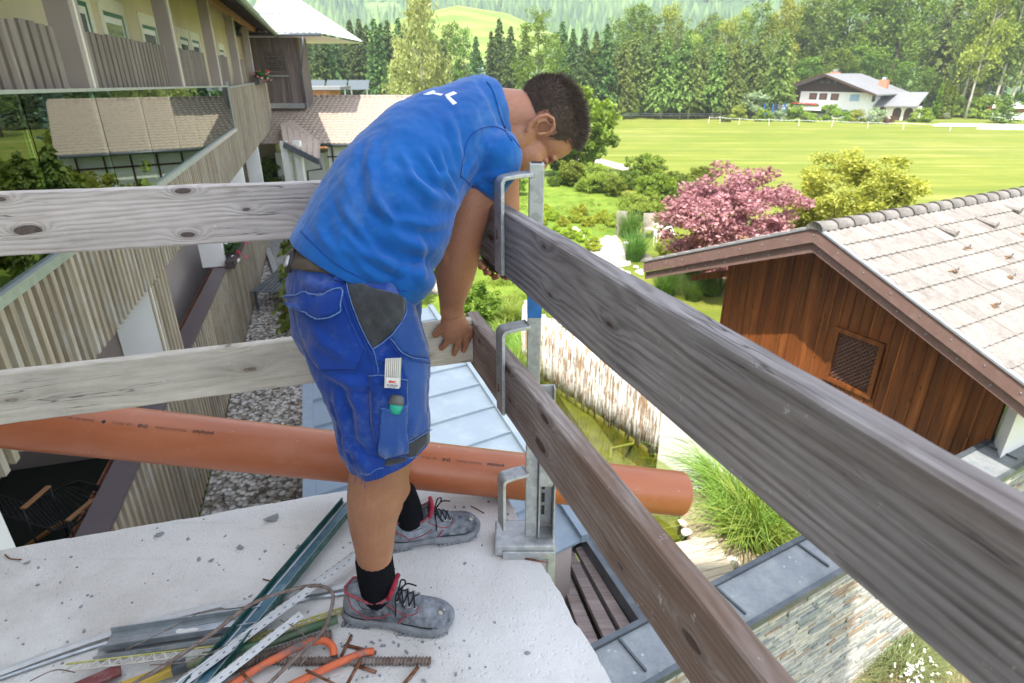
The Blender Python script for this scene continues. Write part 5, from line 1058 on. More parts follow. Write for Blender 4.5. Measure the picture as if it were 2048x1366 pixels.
# paved yard at the foot of the hotel, table with vase
sheet('yard_paving', [(495, 655), (640, 655), (640, 470), (560, 455), (520, 480)], G + .03, simple('slate_paving', (.2, .19, .18), .8, var=.3, scale=3))
tp = at_z(575, 600, G); t = thing('slatted_table', 'dark slatted outdoor table in the yard behind the man\'s back', 'table', tp)
for k in range(9): mb = MB(); mb.box((-.55 + k * .14, 0, .74), (.1, 2.6, .03)); mb.build('slat', M_anth, t, local=True)
for sx in (-.5, .5):
    for sy in (-1.2, 1.2): mb = MB(); mb.box((sx, sy, .36), (.07, .07, .72)); mb.build('leg', M_anth, t, local=True)
mb = MB(); mb.lathe([(.0, 0), (.09, .01), (.12, .12), (.05, .25), (.07, .3)], (0, 0, 0)); o = top(mb, 'white_vase', M_white, 'small white vase on the slatted table', 'vase', smooth=True); o.location = tp + Vector((0, .6, .755))
p = at_z(600, 640, G); tree('shrub', 'weedy green plant at the yard edge behind the shorts', 'shrub', SH[2], None, (p.x, p.y, G), 1.0, .9, crown_z=.4)
for px, py, lab in ((640, 350, 'dark leafy bush under the farm building gutter'), (600, 362, 'dark leafy bush right of the hotel corner'), (690, 352, 'leafy bush before the timber framed wall'), (560, 380, 'green bush at the hotel corner with a wall behind')):
    p = at_z(px, py + 20, G); tree('shrub', lab, 'shrub', SH[1], None, (p.x, p.y, G), 3.0, 3.0, crown_z=1.3)
# ------------------------------------------------------------------ slab
bS_ = NB('rough_concrete'); co = bS_.co()
n1 = bS_.noise(co, 1.6, 6, .6); n2 = bS_.noise(co, 9, 6, .7); sp = bS_.voro(co, 60, 'Distance'); sp2 = bS_.voro(co, 19, 'Distance'); n3 = bS_.noise(co, 140, 3, .6)
c = bS_.mix(bS_.mr(n1, .35, .65), (.68, .665, .65), (.78, .775, .765)); c = bS_.mix(bS_.mr(n2, .55, .75, 0, .3), c, (.55, .53, .5))
c = bS_.mix(bS_.mr(bS_.math('ADD', sp, bS_.math('MULTIPLY', n2, .25)), .13, .19, .5, 0), c, (.36, .36, .36)); c = bS_.mix(bS_.mr(bS_.math('ADD', sp2, bS_.math('MULTIPLY', n2, .3)), .15, .2, .45, 0), c, (.42, .41, .4))
xy = bS_.sep(co); dirty = bS_.mr(bS_.math('ADD', bS_.math('ADD', xy[1], bS_.math('MULTIPLY', xy[0], .35)), bS_.math('MULTIPLY', n2, .5)), 1.05, 1.42, .5, 0, True)
c = bS_.mix(bS_.math('MULTIPLY', dirty, bS_.mr(bS_.noise(co, 5, 6, .7), .3, .6)), c, (.4, .37, .335))
tr_ = bS_.noise(bS_.mapp(co, (3, 26, 1), rot=(0, 0, R(35))), 1, 5, .6); c = bS_.mix(bS_.mr(tr_, .56, .74, 0, .28), c, (.47, .455, .43)); c = bS_.mix(bS_.mr(bS_.noise(co, .9, 5, .65, .8), .52, .68, 0, .3), c, (.5, .475, .44))
hgt = bS_.math('ADD', bS_.math('MULTIPLY', n2, .7), bS_.math('ADD', bS_.math('MULTIPLY', n3, .35), bS_.math('MULTIPLY', bS_.mr(sp, 0, .3), .3)))
M_conc = bS_.pbr(c, .95, 0, bS_.bump(hgt, .55, .012), .15)
SC = at_z(980, 932, 0); SLe = (at_z(0, 1100, 0) - SC).normalized(); SRi = (at_z(1222, 1366, 0) - SC).normalized()
def edge(a, b_, n, amp, seed):
    r_ = []; pr = Vector((-(b_ - a).y, (b_ - a).x, 0)).normalized()
    for i in range(n): t = i / n; p = a.lerp(b_, t); r_.append(p + pr * (mnoise.noise(p * 6 + Vector((seed, 0, 0))) * amp + mnoise.noise(p * 30) * amp * .6))
    return r_
p1 = SC; p2 = SC + SLe * 3.4; p3 = Vector((p2.x - .5, -1.6, 0)); p4_ = SC + SRi * 3.75; p4_ = Vector((p4_.x, -1.6, 0))
out = edge(p1, p2, 160, .006, 1) + [p2, p3, p4_] + edge(p4_, p1, 170, .012, 2)
bm = bmesh.new(); vt = [bm.verts.new(p) for p in out]; vb = [bm.verts.new(p + Vector((mnoise.noise(p * 9) * .01, mnoise.noise(p * 9 + Vector((3, 3, 3))) * .01, -.27))) for p in out]; vm = [bm.verts.new(p + Vector((0, 0, -.012)) + (p - Vector((-.8, .5, 0))).normalized() * .004) for p in out]
bm.faces.new(vt); n = len(out)
for i in range(n): j = (i + 1) % n; bm.faces.new((vt[i], vm[i], vm[j], vt[j])); bm.faces.new((vm[i], vb[i], vb[j], vm[j]))
bm.faces.new(vb[::-1]); bmesh.ops.recalc_face_normals(bm, faces=bm.faces[:])
me = bpy.data.meshes.new('concrete_slab'); bm.to_mesh(me); bm.free(); me.materials.append(M_conc); o = link('concrete_slab', me); o['kind'] = 'structure'
# the rest of the house the slab belongs to, behind the photographer
mb = MB(); mb.box((-3.6, -4.6, 2.7), (7.4, 6, 16.6)); top(mb, 'main_house', simple('rough_render_grey', (.45, .44, .42), .9), 'white main house behind the photographer that shades the slab', 'building', (-3.6, -4.6, G))

# ------------------------------------------------------------------ guard rail boards
def railmat(name, dark, mid, light, knot, seed, ringf=26., brown=0., rough=.8, kf=(3.4, 9.5), kmax=.12, kthr=.42):
    b = NB(name); co = b.co(); mp = b.mapp(co, (1, 1, 1), loc=(seed, seed * .37, 0)); s = b.sep(mp)
    # knots: scattered cells stretched along the board
    vo = b.voro2(b.math('MULTIPLY', s[0], kf[0]), b.math('ADD', b.math('MULTIPLY', s[2], kf[1]), b.math('MULTIPLY', s[1], 3.)), .95); kd = vo['Distance']; kc = b.sep(vo['Color'])[0]
    kd = b.math('ADD', kd, b.math('MULTIPLY', b.math('SUBTRACT', b.noise(mp, 22, 4, .6), .5), .09)); keep = b.mr(kc, kthr, kthr + .04); krad = b.mr(b.math('POWER', b.mr(kc, .46, 1, 0, 1), 2.2), 0, 1, .035, kmax)
    infl = b.math('MULTIPLY', keep, b.math('POWER', 2.718, b.math('MULTIPLY', b.math('MULTIPLY', kd, kd), -30)))
    wob = b.noise(b.mapp(mp, (.9, 3, 4)), 1, 3, .5); wob2 = b.noise(b.mapp(mp, (6, 8, 24)), 1, 3, .5)
    rc = b.math('ADD', b.math('MULTIPLY', b.math('ADD', s[2], b.math('MULTIPLY', s[1], .6)), ringf * 4.2), b.math('ADD', b.math('MULTIPLY', wob, 9), b.math('ADD', b.math('MULTIPLY', wob2, .8), b.math('MULTIPLY', b.math('MULTIPLY', infl, krad), 42))))
    ring = b.math('ABSOLUTE', b.math('SUBTRACT', b.math('FRACT', rc), .5)); ringc = b.mr(ring, .02, .42, 0, 1, True)
    fib = b.noise(b.mapp(mp, (7, 160, 160)), 1, 4, .6); blo = b.noise(b.mapp(mp, (2.5, 5, 7)), 1, 6, .65)
    c = b.mix(ringc, dark, mid); c = b.mix(b.mr(fib, .35, .68, 0, .65), c, light); c = b.mix(b.mr(blo, .36, .66), b.hsv(c, v=.66), c)
    if brown: c = b.mix(b.mr(b.noise(b.mapp(mp, (1.4, 4, 5)), 1, 5, .65), .42, .62, 0, brown), c, (.17, .09, .05))
    km = b.math('MULTIPLY', keep, b.math('LESS_THAN', b.math('ADD', kd, b.math('MULTIPLY', b.math('SUBTRACT', wob2, .5), .06)), krad)); kh = b.math('MULTIPLY', keep, b.mr(b.math('SUBTRACT', kd, krad), 0, .1, .6, 0, True))
    c = b.mix(kh, c, tuple(x * .55 for x in dark)); c = b.mix(b.math('MULTIPLY', km, .85), c, b.mix(b.mr(b.noise(mp, 55, 4), .35, .65), knot, tuple(x * .35 for x in knot)))
    sp_ = b.noise(mp, 30, 6, .75); c = b.mix(b.mr(sp_, .64, .7, 0, .55), c, tuple(min(.8, x * 1.5 + .1) for x in light)); st_ = b.noise(b.mapp(mp, (5, 9, 14), loc=(7, 3, 2)), 1, 6, .7); c = b.mix(b.mr(st_, .58, .74, 0, .5), c, (.24, .17, .12) if not brown else (.1, .07, .05))
    crack = b.noise(b.mapp(mp, (1.6, 14, 36)), 1, 4, .55); ck = b.mr(b.math('ABSOLUTE', b.math('SUBTRACT', crack, .5)), 0, .012, 1, 0); ckm = b.mr(b.noise(b.mapp(mp, (2.2, 4, 9), loc=(4, 2, 1)), 1, 2), .52, .6)
    ck = b.math('MULTIPLY', ck, ckm); c = b.mix(b.math('MULTIPLY', ck, .8), c, (.04, .03, .028))
    h = b.math('ADD', b.math('MULTIPLY', ringc, .35), b.math('ADD', b.math('MULTIPLY', fib, .5), b.math('MULTIPLY', ck, -1.2)))
    return b.pbr(c, rough, 0, b.bump(h, .5, .004), .25)
RM1 = railmat('rail_wood_grey_dark', (.19, .165, .16), (.345, .31, .305), (.5, .47, .465), (.13, .075, .055), 2.3, 13., .3)
RM2 = railmat('rail_wood_brown_grey', (.26, .205, .18), (.42, .345, .31), (.58, .52, .49), (.11, .06, .04), 5.1, 17., .7)
RM3 = railmat('rail_wood_pale_pinkish', (.5, .425, .39), (.66, .585, .55), (.77, .71, .68), (.13, .085, .07), 8.7, 17., .0, kf=(5.2, 13.), kmax=.16, kthr=.3)
RM4 = railmat('rail_wood_pale_cream', (.6, .54, .46), (.67, .61, .53), (.74, .69, .61), (.3, .24, .18), 12.9, 7., .0)
def plank(name, label, A, B, h, th, outward, mat, bulge=.0015, seed=0):
    """A->B inner top edge; height h downwards, thickness th along outward; worn rounded edges"""
    A, B = Vector(A), Vector(B); L = (B - A).length; X = (B - A).normalized(); Y = Vector(outward).normalized(); Y = (Y - X * Y.dot(X)).normalized(); Z = X.cross(Y)
    if Z.z < 0: Z = -Z; 
    n = 60; bm = bmesh.new(); rings = []
    r_ = .004; sec = [(0, -r_), (r_, 0), (th - r_, 0), (th, -r_), (th, -h + r_), (th - r_, -h), (r_, -h), (0, -h + r_)]
    for i in range(n + 1):
        x = L * i / n; ring = []
        for k, (y, z) in enumerate(sec):
            jj = mnoise.noise(Vector((x * 5 + seed, k * 1.7, seed))) * bulge + mnoise.noise(Vector((x * 22 + seed, k * 3.7, seed))) * bulge * .8; ring.append(bm.verts.new((x, y + jj * .6, z + jj)))
        rings.append(ring)
    for i in range(n):
        for k in range(8): bm.faces.new((rings[i][k], rings[i][(k+1) % 8], rings[i+1][(k+1) % 8], rings[i+1][k]))
    bm.faces.new(rings[0]); bm.faces.new(rings[-1][::-1]); bmesh.ops.recalc_face_normals(bm, faces=bm.faces[:])
    me = bpy.data.meshes.new(name); bm.to_mesh(me); bm.free(); me.materials.append(mat); o = link(name, me)
    o.matrix_world = Matrix((( X.x, Y.x, Z.x, A.x), (X.y, Y.y, Z.y, A.y), (X.z, Y.z, Z.z, A.z), (0, 0, 0, 1))); setp(o, label, 'board', 'guard rail boards'); return o
RD = Vector((-.3426, .9395, 0)); RO = Vector((.9395, .3426, 0)); F0 = Vector((-.0246, 1.479, 0))
def rp(s, z): return Vector((F0.x, F0.y, z)) + RD * s
plank('guard_board', 'dark grey knotty top rail board running close to the camera on the right', rp(-2.25, 1.09), rp(.40, 1.09), .165, .042, RO, RM1, seed=1)
plank('guard_board', 'brownish grey middle rail board below the dark grey top one, through the middle bracket', rp(-2.2, .685), rp(.37, .685), .165, .042, RO, RM2, seed=2)
LE = Vector((-.127, 1.757, 0)); LD = Vector((-.958, -.2865, 0)).normalized(); LO = Vector((-.2865, .958, 0)).normalized()
def lp(s, z, n=0): return Vector((LE.x, LE.y, z)) + LD * s + LO * n
plank('guard_board', 'pale pinkish grey knotty upper board behind the man on the left', lp(2.0, 1.15, .0), lp(.30, 1.133, .0), .152, .03, LO, RM3, seed=3)
plank('guard_board', 'pale cream smooth lower board that the man holds at its right end', lp(2.1, .678, .0), lp(.0, .69, .0), .15, .03, LO, RM4, seed=4)

# ------------------------------------------------------------------ bracket post
bV = NB('galvanised_steel'); co = bV.co(); v = bV.voro(co, 55, 'Color'); vv = bV.sep(v)[0]; n = bV.noise(co, 8, 6, .7)
c = bV.mix(vv, (.36, .37, .38), (.5, .515, .525)); c = bV.mix(bV.mr(n, .52, .72, 0, .7), c, (.55, .56, .55)); c = bV.mix(bV.mr(bV.noise(co, 38, 5, .75), .62, .7, 0, .6), c, (.62, .6, .55))
M_galv = bV.pbr(c, bV.mr(n, .3, .7, .42, .65), .55, bV.bump(bV.noise(co, 60, 4), .15, .003)); M_bluep = simple('blue_paint', (.02, .14, .42), .5, var=.25, scale=30)
PB = Vector((.06, 1.512, 0)); br = thing('rail_bracket', 'galvanised guard rail bracket post with three hooks clamped on the slab edge', 'bracket post', PB)
mb = MB(); a, b_ = RO * .021, RD * .021
def pq(z): c = PB + Vector((0, 0, z)); return [c - a - b_, c + a - b_, c + a + b_, c - a + b_]
w_ = .0185; X_, Y_ = Vector((w_, 0, 0)), Vector((0, w_, 0))
def pq(z): c = PB + Vector((0, 0, z)); return [c - X_ - Y_, c + X_ - Y_, c + X_ + Y_, c - X_ + Y_]
mb = MB(); mb.hexa(pq(.045), pq(1.2)); mb.build('post', M_galv, br, bevel=.0025)
mb = MB(); w_ = .0125; X_, Y_ = Vector((w_, 0, 0)), Vector((0, w_, 0)); mb.hexa(pq(1.199), pq(1.2012)); mb.build('tube_opening', M_black, br)
w_ = .0191; X_, Y_ = Vector((w_, 0, 0)), Vector((0, w_, 0)); mb = MB(); mb.hexa(pq(.80), pq(.875)); mb.build('paint_mark', M_bluep, br)
def hook(z1, z0, lab=None):
    mb = MB(); st_ = PB - RO * .018 - RD * .0; k = 6; path = [(st_, z1 + .002)]; out_ = .097
    pts = [st_ + Vector((0, 0, z1)), st_ - RO * (out_ - .018) * .5 + Vector((0, 0, z1 - .001)), st_ - RO * (out_ - .032) + Vector((0, 0, z1 - .004))]
    for q in range(1, 6): an = q / 6 * math.pi / 2; pts.append(st_ - RO * (out_ - .032 + .014 * math.sin(an)) + Vector((0, 0, z1 - .004 - .014 * (1 - math.cos(an)))))
    pts += [st_ - RO * (out_ - .018) + Vector((0, 0, z1 - .022)), st_ - RO * (out_ - .018) + Vector((0, 0, (z1 + z0) / 2)), st_ - RO * (out_ - .018) + Vector((0, 0, z0))]
    vs = []
    for i, p in enumerate(pts):
        t = (pts[min(i + 1, len(pts) - 1)] - pts[max(i - 1, 0)]).normalized(); nn = t.cross(RD).normalized(); wv = RD * .026; th = nn * .005
        vs += [p - wv - th, p + wv - th, p + wv + th, p - wv + th]
    m = len(pts); fs = [(i*4+j, i*4+(j+1) % 4, i*4+4+(j+1) % 4, i*4+4+j) for i in range(m-1) for j in range(4)] + [(0, 1, 2, 3), ((m-1)*4, (m-1)*4+1, (m-1)*4+2, (m-1)*4+3)]
    mb.add(vs, fs); h = mb.build('hook', M_galv, br, bevel=.002)
    bm = bmesh.new(); bm.from_mesh(h.data); bmesh.ops.recalc_face_normals(bm, faces=bm.faces[:]); bm.to_mesh(h.data); bm.free()
    mb = MB(); mb.box(PB - RO * .021 + Vector((0, 0, z1)), (.008, .05, .014), M=Matrix((RO, RD, (0, 0, 1))).transposed().to_3x3()); mb.build('weld', M_galv, h, bevel=.003); return h
h1 = hook(1.174, .93); h2 = hook(.776, .52); h3 = hook(.294, .104)
M_rust = simple('rusty_steel', (.2, .075, .03), .85, .3, var=.5, scale=60, bump=.6, bscale=200, dirt=(.32, .28, .26), dirtamt=.6, dscale=25)
for h_, z in ((h1, 1.045), (h2, .612)):
    q = PB - RO * .104 + Vector((0, 0, z)); mb = MB(); mb.tube([q + RO * .01, q + Vector((.0, 0, -.004)), q + Vector((.0, -.002, -.022))], .002, 6); mb.lathe([(.004, -.001), (.004, .001)], q + Vector((0, 0, -.024)), 8); mb.build('nail', M_rust, h_)
    mb = MB(); mb.box(q + RO * .0032 + Vector((0, 0, .002)), (.002, .006, .018), M=Matrix((RO, RD, (0, 0, 1))).transposed().to_3x3()); mb.build('slot', M_black, h_)
# base clamp
def bbox(name, x0, x1, y0, y1, z0, z1, mat=M_galv, bev=.003, parent=br): mb = MB(); mb.box((PB.x + (x0 + x1) / 2, PB.y + (y0 + y1) / 2, (z0 + z1) / 2), (x1 - x0, y1 - y0, z1 - z0)); return mb.build(name, mat, parent, bevel=bev)
bbox('base_plate', -.115, .075, -.06, .06, .006, .05, bev=.006); bbox('base_lip', -.09, .075, -.067, -.0605, .0, .03); bbox('clamp_leg', .055, .08, -.03, .03, -.3, .008)
bbox('channel', .021, .027, -.03, .035, .051, .34); bbox('channel', .068, .073, -.03, .035, .051, .26); cback = bbox('channel', .027, .068, .029, .034, .051, .34)
for z in (.1, .15, .2): bbox('slot', .034, .044, .0265, .0285, z, z + .035, M_black, 0, cback)
bbox('sleeve', .0205, .064, -.034, .0, .255, .40); bbox('bolt', .066, .08, -.022, -.008, .262, .276, M_rust, .002)
bbox('upper_plate', .0205, .064, .004, .010, .42, .585); bbox('upper_flange', .058, .064, -.02, .004, .42, .585); mb = MB(); mb.lathe([(.009, 0), (.009, .004)], (0, 0, 0), 6)
o = mb.build('bolt_head', M_galv, br); o.location = Vector((.036, .002, .557)); o.rotation_euler = (math.pi / 2, 0, 0)
bbox('slot', .046, .052, .0005, .0035, .45, .53, simple('see_through_green', (.2, .26, .05), .9) , 0)

# ------------------------------------------------------------------ text helper (flat print)
def text_polys(txt, size=1., bold=False, align='LEFT'):
    cu = bpy.data.curves.new('t', 'FONT'); cu.body = txt; cu.size = size; cu.align_x = align; cu.resolution_u = 3
    if bold: cu.offset = size * .018
    o = bpy.data.objects.new('t', cu); col.objects.link(o); dg = bpy.context.evaluated_depsgraph_get(); me = bpy.data.meshes.new_from_object(o.evaluated_get(dg))
    v = [tuple(x.co) for x in me.vertices]; f = [tuple(p.vertices) for p in me.polygons]; bpy.data.objects.remove(o); bpy.data.curves.remove(cu); bpy.data.meshes.remove(me); return v, f
# ------------------------------------------------------------------ orange sewer pipe
bO = NB('orange_pvc'); co = bO.co(); n = bO.noise(co, 40, 5, .75); n2 = bO.noise(bO.mapp(co, (2, 12, 12)), 1, 5, .6); sc_ = bO.noise(bO.mapp(co, (30, 4, 90), rot=(0, .3, .5)), 1, 5, .7)
c = bO.mix(bO.mr(n2, .3, .7), (.37, .105, .042), (.44, .14, .06)); c = bO.mix(bO.mr(n, .66, .74, 0, .75), c, (.66, .56, .5)); c = bO.mix(bO.mr(sc_, .68, .74, 0, .5), c, (.72, .42, .3)); c = bO.mix(bO.mr(bO.noise(co, 3.5, 5, .7), .5, .75, 0, .3), c, (.52, .3, .23))
M_pvc = bO.pbr(c, bO.mr(n2, .3, .7, .28, .42), 0, bO.bump(n2, .06, .005), .5)
Q1, Q2 = at_t(300, 872, 1.90), at_t(1000, 948, 2.14); PD = (Q2 - Q1).normalized(); PRr = .0835
def pipe_px(s): p = Q1 + PD * s; d = p - CAM; f = d.y * CO - d.z * SI; return 1024 + FPX * d.x / f
s1 = 1.; 
while pipe_px(s1) < 1364: s1 += .005
P0 = Q1 - PD * 1.1; P1 = Q1 + PD * s1
mb = MB(); n = 48; Lp = (P1 - P0).length
upv = Vector((0, 0, 1)); up_ = (upv - PD * upv.dot(PD)).normalized(); sd_ = PD.cross(up_)
prof = [(0, PRr), (Lp * .25, PRr), (Lp * .5, PRr), (Lp * .75, PRr), (Lp - .012, PRr), (Lp - .004, PRr - .003), (Lp, PRr - .0075), (Lp - .02, PRr - .009), (Lp * .5, PRr - .009), (0, PRr - .009)]
for t, r_ in prof:
    for j in range(n): an = 2 * math.pi * j / n; mb.v.append(tuple(P0 + PD * t + up_ * math.cos(an) * r_ + sd_ * math.sin(an) * r_))
k = len(prof); mb.f = [(i*n+j, (i+1)*n+j, (i+1)*n+(j+1) % n, i*n+(j+1) % n) for i in range(k-1) for j in range(n)]; mb.m = [0] * len(mb.f)
pp = thing('sewer_pipe', 'long orange plastic sewer pipe lying across the slab corner behind the legs', 'pipe', P0); mb.build('tube', M_pvc, pp, True)
M_ink = simple('black_ink', (.02, .015, .015), .5)
def pipe_text(s_right, ang0):
    parts = [('poloplast', .0165, True), ('POLO-ECO KANAL', .0105, False), ('SN8', .0165, True), ('UD  PVC-U', .0105, False), ('\u25c6', .014, True), ('\u00d6NORM EN 1401-1  gepr. Reg.', .0095, False)]
    x0 = 0; V = []; F = []
    for t_, sz, bo in parts:
        v, f = text_polys(t_, sz, bo)
        if not v: x0 += .02; continue
        b0 = len(V); mx = max(p[0] for p in v); V += [(p[0] + x0, p[1] - sz * .3) for p in v]; F += [tuple(i + b0 for i in q) for q in f]; x0 += mx + .018
    # reads upside down: text x runs towards -PD, text y runs down the near side
    W = []
    for x, y in V:
        an = ang0 - y / PRr * -1.0; rr_ = PRr + .0006; W.append(P0 + PD * (s_right - x) + (up_ * math.cos(an) - sd_ * math.sin(an) * (1 if sd_.y > 0 else -1)) * rr_)
    m = MB(); m.v = [tuple(p) for p in W]; m.f = F; m.m = [0] * len(F); m.build('printed_lettering', M_ink, pp)
pipe_text(1.1 + .2, .62); pipe_text(1.1 + 1.135, .62)

# ------------------------------------------------------------------ scrap on the slab
def zp_(px, py, z=.012): return at_z(px, py, z)
M_greenp = simple('dark_green_coated_sheet', (.012, .085, .07), .3, .2, var=.2, dirt=(.5, .52, .52), dirtamt=.25, dscale=30); M_tealp = simple('teal_film', (.06, .16, .22), .3, .2, var=.2, dirt=(.5, .55, .6), dirtamt=.35, dscale=20)
M_whp = simple('white_plastic_profile', (.56, .57, .58), .4, var=.06, dirt=(.35, .35, .36), dirtamt=.4, dscale=40); M_galv2 = simple('galvanised_sheet', (.42, .47, .51), .3, .7, var=.2, scale=20, dirt=(.75, .75, .74), dirtamt=.5, dscale=12)
def strip(name, mat, label, cat, a, b_, w, prof, z=.006, bev=0):
    """profile strip from pixel a to b_, cross section prof = list of (u across, z) boxes"""
    A, B = zp_(*a, z), zp_(*b_, z); X = (B - A).normalized(); S = Vector((-X.y, X.x, 0)); L = (B - A).length
    t = thing(name, label, cat, (A + B) / 2) if len(prof) > 1 and isinstance(prof[0][4], tuple) else None
    if t is None:
        mb = MB()
        for (u0, u1, z0, z1, m_) in prof:
            mb.hexa([A + S * u0 + Vector((0, 0, z0)), B + S * u0 + Vector((0, 0, z0)), B + S * u1 + Vector((0, 0, z0)), A + S * u1 + Vector((0, 0, z0))], [A + S * u0 + Vector((0, 0, z1)), B + S * u0 + Vector((0, 0, z1)), B + S * u1 + Vector((0, 0, z1)), A + S * u1 + Vector((0, 0, z1))])
        return top(mb, name, mat, label, cat, (A + B) / 2, bevel=bev)
    for (u0, u1, z0, z1, (pn, pm)) in prof:
        mb = MB(); mb.hexa([A + S * u0 + Vector((0, 0, z0)), B + S * u0 + Vector((0, 0, z0)), B + S * u1 + Vector((0, 0, z0)), A + S * u1 + Vector((0, 0, z0))], [A + S * u0 + Vector((0, 0, z1)), B + S * u0 + Vector((0, 0, z1)), B + S * u1 + Vector((0, 0, z1)), A + S * u1 + Vector((0, 0, z1))]); mb.build(pn, pm, t)
    return t
strip('green_channel', None, 'dark green U shaped metal channel with two pale stripes lying diagonally', 'metal profile', (376, 1400), (700, 1008), .05, [(-.027, .027, 0, .003, ('web', M_tealp)), (-.030, -.027, 0, .022, ('flange', M_greenp)), (.027, .030, 0, .022, ('flange', M_greenp)), (-.024, -.014, .0032, .006, ('pale_stripe', M_whp)), (.014, .0185, .0032, .006, ('pale_stripe', M_whp))], z=.03)
def bead(name, label, a, b_, z, w=.016, tilt=.5):
    A, B = zp_(*a, z), zp_(*b_, z); X = (B - A).normalized(); S = Vector((-X.y, X.x, 0)); L = (B - A).length; t = thing(name, label, 'corner bead', (A + B) / 2)
    for sg in (-1, 1):
        mb = MB(); o_ = S * (w * sg) + Vector((0, 0, -.008)); mb.hexa([A, B, B + o_, A + o_], [p + Vector((0, 0, .0012)) for p in (A, B, B + o_, A + o_)]); mb.build('wing', M_whp, t)
        mb = MB(); k = int(L / .022)
        for i in range(k): q = A.lerp(B, (i + .5) / k) + o_ * (.45 + .3 * (i % 2)); mb.box(q + Vector((0, 0, .0016)), (.007, .003, .0006), rz=math.atan2(X.y, X.x))
        h = mb.build('hole', simple('shadow_hole', (.1, .11, .13), .9) if 'shadow_hole' not in bpy.data.materials else bpy.data.materials['shadow_hole'], t); h['kind'] = 'stuff'
    mb = MB(); mb.tube([A + Vector((0, 0, .002)), B + Vector((0, 0, .002))], .0028, 6); mb.build('nose', M_whp, t); return t
bead('corner_bead', 'white perforated plaster corner bead crossing the green channel, longer upper one', (330, 1385), (712, 1104), .05)
bead('corner_bead', 'white perforated corner bead fanning out below the longer one at the bottom edge', (395, 1385), (600, 1225), .058, .014)
def poly(name, label, cat, pxs, r_, mat, z=.01, n=8, smooth=True, rb=None, zs=None):
    pts = [zp_(x, y, (zs[i] if zs else z)) for i, (x, y) in enumerate(pxs)]
    if len(pts) > 2:   # smooth the path
        out_ = []
        for i in range(len(pts) - 1):
            p0, p1_, p2_, p3_ = pts[max(i-1, 0)], pts[i], pts[i+1], pts[min(i+2, len(pts)-1)]
            for k in range(6): t = k / 6; out_.append(.5 * ((2*p1_) + (p2_-p0)*t + (2*p0-5*p1_+4*p2_-p3_)*t*t + (3*p1_-p0-3*p2_+p3_)*t*t*t))
        pts = out_ + [pts[-1]]
    mb = MB(); mb.tube(pts, r_, n, rb=rb); c = (pts[0] + pts[-1]) / 2; return top(mb, name, mat, label, cat, c, smooth=smooth)
poly('aluminium_strip', 'thin pale folded strip running along the slab from the left frame edge', 'metal strip', ((-20, 1352), (215, 1268), (440, 1208), (470, 1209), (705, 1168)), .0028, M_whp, .012, 4, False, rb=.012)
poly('aluminium_strip', 'thin grey strip lying just below the pale folded one', 'metal strip', ((-20, 1362), (220, 1282), (450, 1225), (700, 1183)), .002, M_galv2, .008, 4, False, rb=.007)
strip('drywall_profile', None, 'galvanised metal stud profile with a plaster blot', 'metal profile', (216, 1284), (520, 1238), .05, [(-.027, .027, 0, .002, ('web', M_galv2)), (-.029, -.026, 0, .02, ('flange', M_galv2)), (.026, .029, 0, .02, ('flange', M_galv2)), (-.012, -.010, .002, .004, ('groove', M_alu)), (.010, .012, .002, .004, ('groove', M_alu))], z=.02)
strip('drywall_profile', None, 'second narrower metal profile under the blotted one', 'metal profile', (193, 1312), (490, 1268), .03, [(-.014, .014, 0, .002, ('web', M_alu)), (-.015, -.0135, 0, .015, ('flange', M_galv2)), (.0135, .015, 0, .015, ('flange', M_galv2))], z=.008)
q = zp_(372, 1264, .0232); mb = MB(); mb.add([q + Vector((x * .001, y * .001, 0)) for x, y in ((-30, 4), (-24, 11), (-4, 9), (14, 14), (30, 12), (26, 2), (20, -8), (8, -16), (-6, -14), (-12, -6), (-24, -4))], [tuple(range(11))]); top(mb, 'plaster_blot', M_white, 'white plaster blot on the metal stud profile', 'plaster', q)
# perforated yellow strip
def perf(label, a, b_, z, w, m1, m2):
    A, B = zp_(*a, z), zp_(*b_, z); X = (B - A).normalized(); S = Vector((-X.y, X.x, 0)); t = thing('perforated_strip', label, 'metal strip', (A + B) / 2)
    for sg in (-1, 1): mb = MB(); mb.bar(A + S * w * sg * .5, B + S * w * sg * .5, .004, .003); mb.build('edge', m1 if sg > 0 else m2, t)
    k = int((B - A).length / .013)
    mb = MB()
    for i in range(k): c = A.lerp(B, (i + .5) / k); mb.bar(c + S * w * .5 * (1 if i % 2 else -1), A.lerp(B, (i + 1.5) / k) + S * w * .5 * (-1 if i % 2 else 1), .004, .002)
    o = mb.build('lattice', m2, t); o['kind'] = 'stuff'
M_ylw = simple('lime_yellow_paint', (.46, .44, .1), .6, var=.2, dirt=(.6, .58, .5), dirtamt=.7, dscale=30); M_pcr = simple('plaster_crusted', (.52, .5, .44), .9, var=.2, scale=30)
perf('yellow edged perforated strip caked with plaster at the lower left', (128, 1336), (440, 1298), .03, .022, M_ylw, M_pcr); perf('olive yellow perforated strip behind the green tube', (470, 1290), (690, 1218), .012, .016, M_ylw, M_ylw)
M_dred = simple('dark_red_paint', (.19, .05, .05), .5, var=.15, dirt=(.5, .4, .38), dirtamt=.3, dscale=40); M_mus = simple('mustard_paint', (.5, .34, .05), .5, var=.2, dirt=(.4, .38, .3), dirtamt=.4, dscale=20); M_olive = simple('olive_tube', (.2, .23, .11), .6, var=.3, dirt=(.4, .4, .32), dirtamt=.5, dscale=25)
M_gtube = simple('green_tube', (.06, .13, .065), .55, var=.3, dirt=(.32, .3, .22), dirtamt=.5, dscale=20); M_otube = simple('orange_paint_chipped', (.66, .14, .05), .55, var=.15, scale=25, dirt=(.13, .12, .125), dirtamt=1.6, dscale=13, bump=.3, bscale=60)
